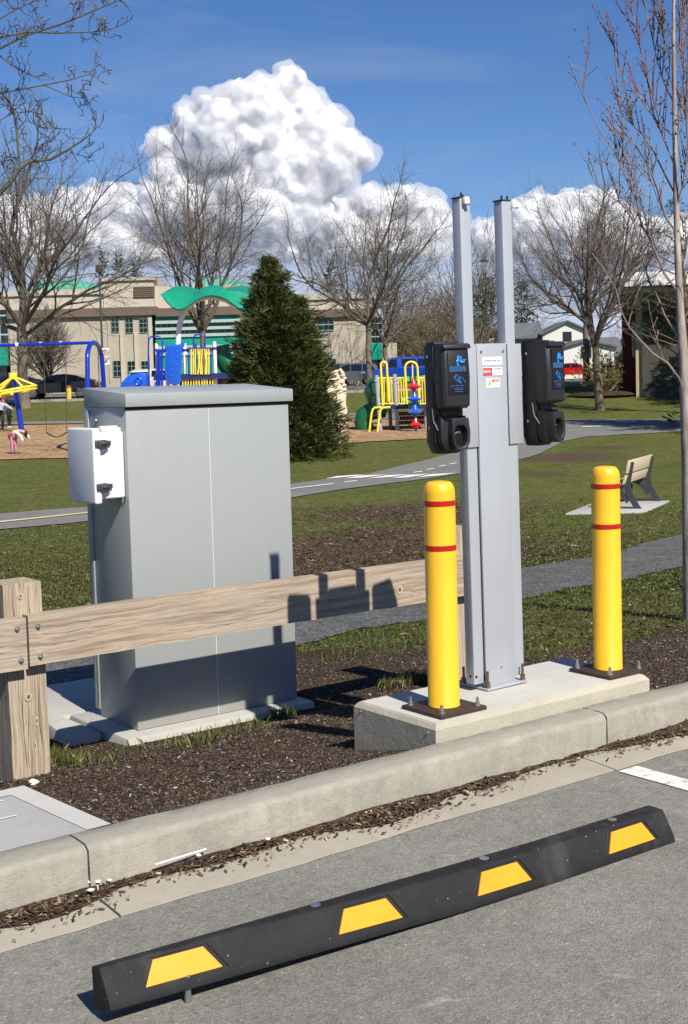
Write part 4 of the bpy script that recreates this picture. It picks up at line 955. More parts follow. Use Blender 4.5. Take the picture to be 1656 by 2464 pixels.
# small stone by the post and bits of litter
def pebble(name, label, cat, p, r, mat, seed=0, group=None, flat=.6):
    rr = random.Random(seed); m = MB(); m.ball((0, 0, 0), (r, r*.8, r*flat), 9, 6)
    m.v = [(x*(1+rr.uniform(-.18, .18)), y*(1+rr.uniform(-.18, .18)), z*(1+rr.uniform(-.15, .15))) for x, y, z in m.v]
    o = m.build(name, mat, None, smooth=False, bevel=0); o.location = Vector([float(c) for c in p]); tag(o, label, cat, group); return o
p = at(81, 1884, .02); pebble('stone', 'cream coloured stone at the foot of the left fence post', 'stone', (p[0], p[1], p[2]+.004), .022, pm('cream stone', S(232, 224, 190), .7), 3)
for i, (q, lb) in enumerate((((212, 2122), 'small white scrap lying right under the left kerb joint'), ((236, 2121), 'rounded white scrap just right of the left kerb joint'), ((219, 2141), 'white scrap lowest in the litter below the left kerb joint, nearest the asphalt'), ((263, 2117), 'slim white scrap farthest right of those by the left kerb joint'))):
    d = ray(*q); t = (.045-1.5)/d[2]; p = EYE+d*t
    pebble('paper_scrap', lb, 'litter', p, (.009, .010, .011, .008)[i], M['white'], i, 'white scraps in the gutter', .35)
for i, q in enumerate(((478, 2057), (645, 2018))):
    d = ray(*q); p = EYE+d*((.05-1.5)/d[2])
    pebble('paper_scrap', ('small white scrap beside the end of the white strip in the gutter', 'small white scrap alone in the gutter litter, farthest right')[i], 'litter', p, .009, M['white'], 20+i, None, .35)
m = MB(); a = EYE+ray(374, 2080)*((.06-1.5)/ray(374, 2080)[2]); b = EYE+ray(496, 2043)*((.06-1.5)/ray(496, 2043)[2]); m.tube([a, b], .0028, 6)
tag(m.build('plastic_strip', M['white'], None, smooth=True), 'long thin white plastic strip lying at the foot of the kerb', 'litter')
#==FAR==
# ================================================================== FAR OBJECTS
def P2(px, py, D): return W(px, py, D)
def wbox(mb, x0, y0, x1, y1, D, dy, o=(0, 0, 0), mi=0):
    """upright box whose front face spans the two opposite corners at distance D, dy deep"""
    a = P2(x0, y0, D); b = P2(x1, y1, D); xa, xb = sorted((a[0], b[0])); za, zb = sorted((a[2], b[2]))
    return mb.box(xa-o[0], xb-o[0], D-o[1], D+dy-o[1], za-o[2], zb-o[2], mi)
# ---- bare trees
def perp(d, az):
    d = d/np.linalg.norm(d); a = np.array([0, 0, 1.]) if abs(d[2]) < .9 else np.array([1., 0, 0])
    e1 = np.cross(d, a); e1 /= np.linalg.norm(e1); e2 = np.cross(d, e1); return e1*math.cos(az)+e2*math.sin(az)
def branch(mb, rd, p, d, L, r, lvl, mx_, cfg):
    n = cfg['seg'][min(lvl, len(cfg['seg'])-1)]; pts = [p]; rad = [r]; d = d/np.linalg.norm(d); dirs = [d]
    r1 = max(r*cfg['taper'], cfg['rmin'])
    for i in range(n):
        d = d + np.array([rd.gauss(0, 1), rd.gauss(0, 1), rd.gauss(0, 1)])*cfg['wig'] + np.array([0, 0, cfg['up'][min(lvl, len(cfg['up'])-1)]])
        d /= np.linalg.norm(d); p = p + d*L/n; pts.append(p); dirs.append(d); rad.append(r+(r1-r)*(i+1)/n)
    mb.tube(pts, rad, 6 if r > .08 else (4 if r > .03 else 3), cap=False)
    if lvl >= mx_: return
    k = cfg['kids'][min(lvl, len(cfg['kids'])-1)]
    az = rd.uniform(0, 6.28)
    for j in range(k):
        f = cfg['from'] + (1-cfg['from'])*(j+rd.random())/k; i = min(int(f*n), n-1); q = pts[i]+(pts[i+1]-pts[i])*(f*n-i)
        az += 2.4+rd.gauss(0, .4); an = R(rd.uniform(*cfg['ang']))
        dd = dirs[i]*math.cos(an)+perp(dirs[i], az)*math.sin(an)
        branch(mb, rd, q, dd, L*rd.uniform(*cfg['len'])*(1.1-.45*f), max(r*(1-f*.4)*cfg['rk'], cfg['rmin']), lvl+1, mx_, cfg)
    # the leader goes on
    branch(mb, rd, pts[-1], d, L*.55, r1, lvl+1, mx_, cfg)
CFG = dict(seg=[6, 5, 4, 3, 3], taper=.5, rmin=.0055, wig=.12, up=[.05, .10, .08, .03, .02], kids=[8, 6, 5, 4, 3], ang=(28, 58), len=(.5, .78), rk=.55)
CFG['from'] = .22
def bare_tree(seed, px, py, D, H, th, tr, label, group=None, nmain=6, lean=(0, 0), spread=(25, 60), bark='bark', twig='twig', lv=4, name='bare_tree', wob=.02, **kw):
    rd = random.Random(seed); c = dict(CFG); c.update(kw)
    b = P2(px, py, D); b[2] = Gf(b[0], b[1])
    t = thing(name, label, 'tree', b, 0, group)
    m = MB(); n = 8; pts = []; rad = []
    for i in range(n+1):
        f = i/n; pts.append(np.array([lean[0]*f*th + rd.gauss(0, wob)*(i > 0), lean[1]*f*th+rd.gauss(0, wob)*(i > 0), th*f-.1*(i == 0)])); rad.append(tr*(1.25 if i == 0 else 1.0)*(1-.28*f))
    m.tube(pts, rad, 12, cap=True); m.build('trunk', M[bark], t, smooth=True)
    m = MB(); top = pts[-1]; L0 = (H-th)*.56
    az = rd.uniform(0, 6)
    # central leaders
    branch(m, rd, top-np.array([0, 0, .05]), np.array([rd.gauss(0, .12), rd.gauss(0, .12), 1.]), L0, tr*.62, 0, lv, c)
    for k in range(nmain):
        az += 2.4+rd.gauss(0, .3); an = R(rd.uniform(*spread)); z = rd.uniform(.82, 1.0)
        q = pts[0]+(top-pts[0])*z
        branch(m, rd, q, np.array([math.sin(an)*math.cos(az), math.sin(an)*math.sin(az), math.cos(an)]), L0*rd.uniform(.8, 1.05), tr*rd.uniform(.38, .55), 0, lv, c)
    m.build('crown', M[twig], t); return t
G1 = 'bare park trees'
bare_tree(11, 59, 982, 75, 16.5, 4.6, .33, 'big bare tree at the left edge, between the spinner and the black sedan', G1, 8, spread=(20, 72), kids=[6, 5, 4, 3, 2], rmin=.0055)
bare_tree(12, 120, 930, 92, 6.6, .8, .20, 'low bushy bare tree against the beige wall behind the black sedan', G1, 10, spread=(5, 42), kids=[6, 5, 4, 3], lv=3, rmin=.012, up=[.1, .1, .08])
bare_tree(13, 492, 925, 90, 17.6, 4.2, .26, 'tall bare tree standing behind the green playground canopy', G1, 7, spread=(12, 48), kids=[5, 4, 4, 3, 2], rmin=.0058, up=[.08, .12, .08, .03])
bare_tree(14, 890, 944, 79, 13.6, 4.2, .20, 'bare tree with a straight trunk standing in front of the grey suv', G1, 8, spread=(24, 66), kids=[5, 4, 4, 3, 2], rmin=.0055)
bare_tree(15, 929, 925, 104, 12.2, 3.6, .24, 'second bare tree just right of the straight one, behind the blue truck', G1, 7, spread=(24, 60), kids=[6, 5, 4, 2], lv=3, rmin=.012, wob=.08)
bare_tree(16, 1445, 990, 66, 12.6, 3.5, .23, 'bare tree with a forked trunk in front of the olive bush', G1, 6, spread=(14, 58), kids=[5, 4, 4, 3, 2], lean=(-.07, 0), rmin=.005)
bare_tree(17, 1412, 925, 84, 12.6, 4.2, .24, 'bare tree behind the forked one, left of the olive bush', G1, 7, spread=(20, 66), kids=[5, 4, 4, 3, 2], rmin=.006)
bare_tree(18, 1150, 915, 112, 13.0, 2.0, .15, 'slender pale bare tree seen between the two pedestal posts', G1, 7, spread=(4, 28), kids=[5, 5, 4, 3], lv=3, rmin=.014, bark='palebark', up=[.12, .12, .1])
for i, (px, D, H) in enumerate(((968, 142, 9.5), (1005, 150, 10.5), (1045, 138, 9.8), (1082, 146, 10.4), (1120, 155, 8.5), (1195, 160, 8))):
    bare_tree(30+i, px, 915, D, H, 1.6, .2, ('brown twiggy tree farthest left in the thicket beyond the blue truck', 'brown twiggy tree second from the left in the far thicket', 'brown twiggy tree in the middle of the far thicket, left of the charger', 'brown twiggy tree of the far thicket touching the left post',
              'brown twiggy tree low between the posts', 'brown twiggy tree right of the posts beside the dark conifer')[i], 'far brown thicket', 8, spread=(6, 60), kids=[5, 5, 4, 2], lv=3, rmin=.014, twig='twigbrown', bark='twigbrown', up=[.08, .1, .06])

# ---- conifers: sprays of small leaf faces on drooping limbs
def foliage(name, centers, dirs, sizes, mat, parent, per=7, wid=.22, spread=.5, seed=1):
    g_ = np.random.default_rng(seed); n = len(centers); C_ = np.repeat(np.asarray(centers), per, 0); Dr = np.repeat(np.asarray(dirs), per, 0); Sz = np.repeat(np.asarray(sizes), per)
    N = len(C_); Dr = Dr + g_.normal(0, spread, (N, 3)); Dr /= np.linalg.norm(Dr, axis=1)[:, None]
    a = np.cross(Dr, g_.normal(0, 1, (N, 3))); a /= np.linalg.norm(a, axis=1)[:, None]
    L = Sz*g_.uniform(.6, 1.2, N); Wd = L*wid*g_.uniform(.6, 1.3, N); o = C_ + g_.normal(0, .25, (N, 3))*Sz[:, None]
    V = np.stack([o, o+Dr*L[:, None]*.5+a*Wd[:, None]*.5, o+Dr*L[:, None], o+Dr*L[:, None]*.5-a*Wd[:, None]*.5], 1).reshape(-1, 3)
    rn = np.repeat(np.clip(np.repeat(g_.random(n), per)*.6+g_.random(N)*.4, 0, 1), 4)
    return rawmesh(name, V, np.arange(N*4).reshape(N, 4), mat, parent, {'rnd': rn})
M['fir'] = attrmat('conifer foliage', [(0, S(28, 34, 15)), (.45, S(66, 74, 34)), (.8, S(100, 104, 52)), (1, S(132, 126, 76))], .75, .25, .2)
M['pine'] = attrmat('dark pine foliage', [(0, S(16, 26, 18)), (.6, S(38, 56, 36)), (1, S(74, 88, 56))], .7, .1, .3)
def conifer(seed, px, py, D, H, Rb, label, leaders=((0, 0, 1.),), name='conifer', n_limb=170, mat='fir', sz=.16, per=7, base=.02, group=None, curve=1.0, dens=1., fw=.24, fs=.55):
    rd = random.Random(seed); b = P2(px, py, D); b[2] = Gf(b[0], b[1]); t = thing(name, label, 'conifer tree', b, 0, group)
    m = MB(); cs_, ds, ss = [], [], []
    for (lx, ly, hf) in leaders:
        Hh = H*hf; m.tube([(lx*.3, ly*.3, -.1), (lx, ly, Hh*.4), (lx, ly, Hh*.97)], [Rb*.06, Rb*.045, .008], 8)
        nl = int(n_limb*hf)
        for i in range(nl):
            f = (i+rd.random())/nl; f = f**.85; z = Hh*(base+(1-base)*f); az = i*2.4+rd.gauss(0, .3)
            rr = Rb*hf*min((1-f)**curve, 1.75*(1-f)+.02)*rd.uniform(.66, 1.2)+.03
            nseg = max(2, int(rr/(sz*.62)*dens))
            up = .55 if f > .85 else rd.uniform(-.05, .22)
            for s_ in range(nseg):
                q = (s_+.6)/nseg; r_ = rr*q; side = rd.gauss(0, .10+.12*r_)
                c = np.array([lx+math.cos(az)*r_-math.sin(az)*side, ly+math.sin(az)*r_+math.cos(az)*side, z+up*r_ - .10*r_*r_/max(rr, .1) + rd.gauss(0, .04)])
                cs_.append(c); ds.append(np.array([math.cos(az)+rd.gauss(0, .2), math.sin(az)+rd.gauss(0, .2), .45+rd.gauss(0, .25)])); ss.append(sz*rd.uniform(.8, 1.3)*(1 if f < .9 else .8))
            if i % 3 == 0 and rr > .3: m.tube([(lx, ly, z), (lx+math.cos(az)*rr*.8, ly+math.sin(az)*rr*.8, z+up*rr*.8)], [.018, .006], 4)
    m.build('trunk', M['brownbark'], t, smooth=True)
    foliage('crown', cs_, ds, ss, M[mat], t, per, fw, fs, seed); return t
conifer(41, 670, 1096, 40.5, 6.15, 1.78, 'dense green conifer standing right behind the grey cabinet, with two tops', ((-.08, 0, 1.), (.72, .2, .80), (-.95, -.3, .52)), n_limb=400, sz=.24, per=18, curve=.62, dens=1.25, fw=.13, fs=.38)
conifer(42, 1118, 915, 162, 14.5, 3.6, 'dark far conifer seen between the two pedestal posts', n_limb=90, sz=.7, per=5, mat='pine')
conifer(43, 1172, 915, 168, 13.2, 4.2, 'dark spreading far conifer beside the right post', n_limb=90, sz=.75, per=5, mat='pine', curve=.6)
conifer(44, 1258, 915, 165, 12.2, 3.6, 'dark far conifer right of the right post above the grey roof', n_limb=90, sz=.75, per=5, mat='pine', curve=.7)
for i, (px, H, R_) in enumerate(((258, 17.6, 2.2), (296, 17.2, 2.6), (340, 17.0, 2.2), (803, 15.6, 2.2))):
    conifer(45+i, px, 925, 170, H*1.02, R_, ('dark conifer top above the school roof, leftmost of the three behind the lamp pole', 'dark conifer top above the school roof, middle of the three', 'dark conifer top above the school roof, rightmost of the three', 'dark conifer top above the low roof right of the near conifer')[i], n_limb=60, sz=.8, per=5, mat='pine', group='conifer tops behind the school')
# pine clumps at the right
def pine(px, py, D, clumps, label):
    b = P2(px, py, D); b[2] = Gf(b[0], b[1]); t = thing('pine_tree', label, 'pine tree', b, 0)
    rd = random.Random(8); m = MB(); cs_, ds, ss = [], [], []
    top = P2(1625, 470, D)-b; m.tube([(0, 0, -.1), (.1, 0, 3), (0.0, 0, 6), (top[0], 0, top[2])], [.2, .17, .12, .03], 8)
    for (x, y, r) in clumps:
        c = P2(x, y, D+rd.uniform(-1.2, 1.2))-b; r_ = r/FPX*D
        m.tube([(0, 0, max(.5, c[2]-.8)), tuple(c)], [.05, .015], 5)
        for k in range(int(70*(r/30)**2)):
            v = np.array([rd.gauss(0, 1), rd.gauss(0, 1), rd.gauss(0, .55)]); v = v/np.linalg.norm(v)*rd.random()**.4
            cs_.append(c+v*r_); ds.append(v*np.array([1, 1, .6])+np.array([0, 0, .4])); ss.append(.15*rd.uniform(.7, 1.3))
    m.build('trunk', M['brownbark'], t, smooth=True); foliage('crown', cs_, ds, ss, M['pine'], t, 9, .14, .6, 9)
pine(1650, 975, 62, [(1600, 560, 26), (1640, 520, 28), (1575, 610, 24), (1620, 606, 28), (1655, 580, 30), (1535, 625, 14), (1655, 650, 22), (1560, 700, 34), (1525, 712, 26), (1600, 705, 34), (1640, 725, 36), (1580, 745, 26), (1545, 738, 22), (1560, 790, 22), (1535, 800, 14), (1620, 790, 34), (1655, 800, 30), (1620, 490, 18), (1650, 760, 26), (1600, 830, 22)],
     'dark green pine spreading in front of the dark building, behind the young tree')

conifer(61, 2010, 960, 62, 12.6, 4.6, 'big conifer outside the right edge whose shadow darkens the tan and brick building', n_limb=150, sz=.55, per=7, mat='pine', curve=.6)
conifer(62, 2290, 960, 60, 12.6, 4.6, 'second big conifer outside the right edge, farther right', n_limb=150, sz=.55, per=7, mat='pine', curve=.6)
conifer(63, 1900, 1100, 48, 11.5, 4.4, 'unseen tree outside the right edge, built as a conifer, that shades the path junction', n_limb=200, sz=.42, per=8, mat='pine', curve=.6)  # conifer stands in for an unseen leafless tree that shades the path
# ---- bush and planting mound at the right
b = P2(1455, 953, 73.5); b[2] = Gf(b[0], b[1])
bt = thing('bush', 'olive brown shrub on a mulch mound beside the dark building', 'bush', b, 0)
rd = random.Random(3); m = MB(); cs_, ds, ss = [], [], []
for i in range(26):
    az = rd.uniform(0, 6.28); an = R(rd.uniform(8, 74)); L = rd.uniform(1.5, 2.7); d = np.array([math.sin(an)*math.cos(az), math.sin(an)*math.sin(az)*.7, math.cos(an)])
    m.tube([(0, 0, 0), tuple(d*L*.5+np.array([0, 0, .1])), tuple(d*L)], [.05, .03, .012], 4)
    for k in range(40):
        f = rd.uniform(.35, 1.1); cs_.append(d*L*f+np.array([rd.gauss(0, .18), rd.gauss(0, .18), rd.gauss(0, .16)])); ds.append(d+np.array([0, 0, .3])); ss.append(.15)
m.build('stems', M['palebark'], bt)
M['shrub'] = attrmat('olive shrub leaves', [(0, S(78, 70, 30)), (.5, S(134, 118, 58)), (.85, S(170, 148, 82)), (1, S(196, 172, 112))], .7, .15)
foliage('leaves', cs_, ds, ss, M['shrub'], bt, 5, .35, .6, 4)
mo = MB(); mo.ball((0, 0, 0), (2.2, 1.5, .24), 22, 8); o = mo.build('mulch_mound', M['mulch'], None, smooth=True); o.location = Vector((float(b[0]), float(b[1]), float(b[2]))); tag(o, kind='structure')

# ---- school building
M['stucco'] = pm('beige stucco', S(172, 162, 144), .85, 0, .06, .8, .2, 12, .2)
M['stucco2'] = pm('beige stucco lighter', S(186, 176, 158), .85, 0, .06, .8, .2, 12, .2)
M['brownband'] = pm('brown cornice metal', S(104, 88, 74), .6, 0, .06, 1)
M['tealroof'] = pm('teal metal roof', S(96, 176, 150), .45, .1, .06, 1)
M['teal'] = pm('teal spandrel panel', S(22, 146, 122), .35, 0, .05, 1)
M['glass'] = pm('dark window glass', S(26, 30, 34), .08, 0, .2, .4, spec=.8)
M['mull'] = pm('pale window mullion', S(160, 182, 174), .5, 0, .03)
M['tealframe'] = pm('pale green window frame', S(122, 160, 148), .5, 0, .03)
DS = 112.
def win(par, x0, y0, x1, y1, D, o, nx=3, ny=2, frame='tealframe', pane='glass', t=.7, nm='window', lit=None):
    m = MB(); wbox(m, x0, y0, x1, y1, D-.03, .06, o); f = m.build(nm, M[pane], par)
    m = MB(); q = t
    for i in range(nx+1):
        x = x0+(x1-x0)*i/nx; wbox(m, x-q/2, y0, x+q/2, y1, D-.10, .06, o)
    for j in range(ny+1):
        y = y0+(y1-y0)*j/ny; wbox(m, x0, y-q/2, x1, y+q/2, D-.095, .05, o)
    m.build('frame', M[frame], f); return f
o0 = P2(10, 930, DS); o0[2] = 1.2
sch = thing('school_building', 'long beige two storey school with teal roofs, brown cornice and teal glass bays', 'school', o0)
oo = tuple(o0)
def part(name, mat, rects, par=sch, o=oo, **k):
    m = MB()
    for r in rects: wbox(m, *r, o)
    return m.build(name, M[mat] if isinstance(mat, str) else mat, par, **k)
for r_ in ((20, 757, 372, 960, DS, 9.), (596, 757, 896, 960, DS, 9.)): part('wall', 'stucco', [r_])
def parts(nm, mt, rects):
    for r_ in rects: part(nm, mt, [r_])
parts('wall', 'stucco2', [(-60, 706, 250, 747, DS+.6, 8.), (246, 672, 372, 747, DS+.6, 8.), (372, 690, 600, 747, DS+1.4, 8.), (596, 716, 902, 750, DS+.5, 8.)])
parts('cornice', 'brownband', [(16, 747, 376, 757.5, DS-.35, 2.), (590, 750, 902, 760, DS-.35, 2.), (372, 742, 596, 756, DS-.2, 2.)])
parts('coping', 'stucco2', [(-60, 703, 250, 707, DS+.4, 2.), (244, 669.5, 374, 673, DS+.4, 2.), (594, 713.5, 904, 717, DS+.3, 2.)])
parts('louvre', 'brownband', [(322, 690+i*4.4, 372, 691.6+i*4.4, DS+.45, .2) for i in range(6)])
parts('pilaster', 'stucco2', [(288, 800, 301, 920, DS-.18, .2), (322, 800, 336, 920, DS-.18, .2), (258, 762, 266, 920, DS-.1, .2), (356, 762, 371, 920, DS-.18, .2)])
for (a, b_, mid) in ((60, 235, 0), (470, 600, 1)):
    m = MB(); z0 = P2(a, 706, DS+4)[2]; n = 16; x0 = P2(a, 700, DS+4)[0]; x1 = P2(b_, 700, DS+4)[0]; vs = []
    hpx = 30/FPX*DS
    for i in range(n+1):
        x = x0+(x1-x0)*i/n; h = hpx*(math.sin(math.pi*i/n)**.7) if mid == 0 else hpx*1.3*(1-i/n*.4)
        vs += [(x-oo[0], DS+3-oo[1], z0-oo[2]-.4), (x-oo[0], DS+3-oo[1], z0+h-oo[2]), (x-oo[0], DS+9-oo[1], z0+h+.4-oo[2]), (x-oo[0], DS+9-oo[1], z0-oo[2]-.4)]
    m.add(vs, [(4*i+k, 4*i+4+k, 4*i+4+(k+1) % 4, 4*i+(k+1) % 4) for i in range(n) for k in range(4)] + [(0, 1, 2, 3), (4*n, 4*n+1, 4*n+2, 4*n+3)])
    m.build('roof', M['tealroof'], sch)
for (x0, x1, y0, y1) in ((268, 286, 763, 799), (302, 320, 765, 801), (336, 354, 767, 800), (273, 291, 868, 906), (308, 326, 869, 906), (341, 358, 869, 905)):
    win(sch, x0, y0, x1, y1, DS, oo, 2, 3)
win(sch, 765, 767, 803, 795, DS, oo, 3, 2, 'tealframe', t=1.4); win(sch, 776, 862, 809, 879, DS, oo, 2, 1, 'mull', t=1.4); win(sch, 128, 772, 140, 780, DS, oo, 1, 1)
# glazed bays
part('bay_wall', 'brownband', [(372, 742, 598, 750, DS+.2, 6.)])
parts('spandrel', 'teal', [(374, 750, 596, 775, DS+.1, 3.), (374, 806, 596, 834, DS+.1, 3.), (374, 850, 596, 905, DS+.1, 3.), (-60, 829, 20, 879, DS+.1, 3.), (893, 826, 920, 865, DS+.1, 3.)])
parts('entrance_recess', 'glass', [(-60, 879, 20, 960, DS+.6, 3.), (893, 865, 920, 930, DS+.6, 1.), (374, 905, 596, 950, DS+.6, 2.), (-60, 747, 20, 829, DS+.3, 3.), (893, 760, 920, 826, DS+.3, 3.)])
win(sch, 374, 773, 596, 806, DS+.05, oo, 16, 2, 'mull', t=1.1, nm='window_band'); win(sch, 374, 834, 596, 850, DS+.05, oo, 8, 1, 'mull', t=1.2, nm='window_band')
win(sch, -60, 760, 20, 829, DS+.2, oo, 4, 3, 'mull', t=1.3, nm='window_band'); win(sch, 894, 762, 919, 826, DS+.2, oo, 3, 4, 'mull', t=1.3, nm='window_band')
part('end_wall', 'stucco', [(920, 826, 958, 940, DS+4, 6.), (896, 716, 905, 760, DS+.5, 6.)])

# ---- dark building at the right
DB = 72.
o0 = P2(1545, 965, DB); o0[2] = .2; ob = tuple(o0)
rb = thing('park_building', 'tan and brick building in deep shade with a white flat roof edge', 'building', o0, -R(13))
M['tan'] = pm('tan render wall', S(176, 158, 128), .8, 0, .06, 1.5, .2, 12, .2)
M['brick'] = pm('red brown brick darkened for shade', S(86, 46, 38), .85, 0, .25, 14, .3, 30, .2)  # brick colour darkened to hold shade that the cast shadows leave out
M['soffit'] = pm('dark brown soffit', S(66, 54, 46), .8)
M['shadedwall'] = pm('olive wall darkened for shade', S(70, 68, 58), .85, 0, .08, 1.5)  # deep shade over the wall is put into this colour
M['winframe'] = pm('grey window frame', S(176, 178, 180), .5)
p_ = lambda x, y, D: (P2(x, y, D)[0]-ob[0], D-ob[1], P2(x, y, D)[2]-ob[2])
zr0, zr1 = p_(1560, 694, DB)[2], p_(1560, 662, DB)[2]
xl = p_(1489, 690, DB)[0]; xr = xl+16
m = MB(); m.prism([(xl, -2.2), (xr, -2.2), (xr, 9), (xl-.4, 9), (xl-.4, 1.4)], 'z', zr0, zr1); m.build('roof', M['white'], rb)
m = MB(); m.prism([(xl+.1, -2.1), (xr, -2.1), (xr, 8.9), (xl-.3, 8.9), (xl-.3, 1.4)], 'z', zr0-.35, zr0-.003); m.build('soffit', M['soffit'], rb)
x1 = p_(1545, 800, DB)[0]
m = MB(); m.box(x1, x1+14, 0, 8, -.4, zr0-.355); m.build('wall', M['shadedwall'], rb)
m = MB(); m.box(x1-.35, x1-.003, .2, 1.2, -.4, zr0-.355); m.build('pilaster', M['tan'], rb)
m = MB(); m.box(x1-1.1, x1-.36, 1.2, 8, -.4, zr0-.355); w1 = m.build('wall', M['brick'], rb)
x2, z2 = p_(1510, 780, DB+1.2)[0], p_(1510, 780, DB+1.2)[2]; x3, z3 = p_(1538, 858, DB+1.2)[0], p_(1538, 858, DB+1.2)[2]
m = MB(); m.box(x2, x3, 1.14, 1.19, z3, z2); f = m.build('window', M['glass'], rb)
m = MB()
for k in range(3): m.box(x2+(x3-x2)*k/2-.025, x2+(x3-x2)*k/2+.025, 1.09, 1.14, z3, z2)
for k in range(4): m.box(x2, x3, 1.095, 1.135, z3+(z2-z3)*k/3-.02, z3+(z2-z3)*k/3+.02)
m.build('frame', M['winframe'], f)
m = MB(); m.box(x1+1.2, x1+3.4, -1.4, -.2, p_(1580, 722, DB)[2], p_(1580, 682, DB)[2]); m.build('upper_bay', M['tan'], rb)

# ---- far houses
M['roofgrey'] = pm('grey shingle roof', S(98, 100, 102), .85, 0, .12, 3, .3, 20, .2)
M['siding'] = pm('white siding', S(206, 204, 198), .7, 0, .03, 1)
M['beigeside'] = pm('grey beige siding', S(150, 140, 126), .8, 0, .06, 1)
def house(px0, px1, pyb, pyeave, pyridge, D, label, depth=9, gable_right=True, wallm='siding', dark_front=True, gpx=None):
    b = P2(px0, pyb, D); b[2] = min(b[2], Gf(b[0], b[1])); t = thing('house', label, 'house', b); ob_ = tuple(b)
    q = lambda x, y: (P2(x, y, D)[0]-ob_[0], P2(x, y, D)[2]-ob_[2])
    x0, z0 = q(px0, pyeave); x1, _ = q(px1, pyeave); zr = q((px0+px1)/2, pyridge)[1]; gx = q(gpx, pyeave)[0] if gpx else x0+(x1-x0)*.45
    # main body: gable end faces us on the right, long side roof on the left
    m = MB(); m.box(gx, x1, 0, depth, -1, z0); m.prism([(gx, z0), (x1, z0), ((gx+x1)/2, zr)], 'y', 0.0, depth); m.build('wall', M[wallm], t)
    m = MB(); e = .35
    for s_ in (-1, 1):
        xa = (gx+x1)/2; xb = gx-e if s_ < 0 else x1+e; zb = z0-e*(zr-z0)/((x1-gx)/2)
        m.prism([(xa, zr+.22), (xb, zb+.22), (xb, zb+.02), (xa, zr+.02)], 'y', -.4, depth+.3)
    m.build('roof', M['roofgrey'], t)
    if gx > x0+.5:
        m = MB(); m.box(x0, gx-.02, 1.2, depth-.5, -1, z0-.3); m.build('side_wing', M['beigeside'], t)
        m = MB(); m.prism([(.7, z0-.45), (depth/2+.3, zr+.05), (depth, z0-.4), (depth, z0-.2), (depth/2+.3, zr+.25), (.7, z0-.25)], 'x', x0-.4, gx+.4); m.build('wing_roof', M['roofgrey'], t)
        for k in range(2):
            xa = x0+(gx-x0)*(.25+.4*k); m = MB(); m.box(xa, xa+1.0, 1.13, 1.19, z0-2.2, z0-1.0); m.build('window', M['glass'], t)
    xa = (gx+x1)/2-.5; m = MB(); m.box(xa, xa+1.0, -.06, -.003, z0-.9, z0+.2); m.build('window', M['glass'], t)
    return t
house(1236, 1424, 905, 806, 776, 150, 'white two storey house with a grey roof seen right of the right charger post', gpx=1306)
house(1330, 1478, 915, 840, 820, 128, 'lower white house with a grey hip roof and garage behind the red car', gpx=1344)
house(1440, 1570, 910, 850, 812, 165, 'far grey roofed house half hidden behind the right bare trees', gpx=1500)
house(1170, 1240, 905, 810, 792, 175, 'small white gabled house glimpsed between the two posts', gpx=1175)
house(950, 1075, 915, 848, 826, 170, 'pale far house showing through the brown thicket', gpx=990)

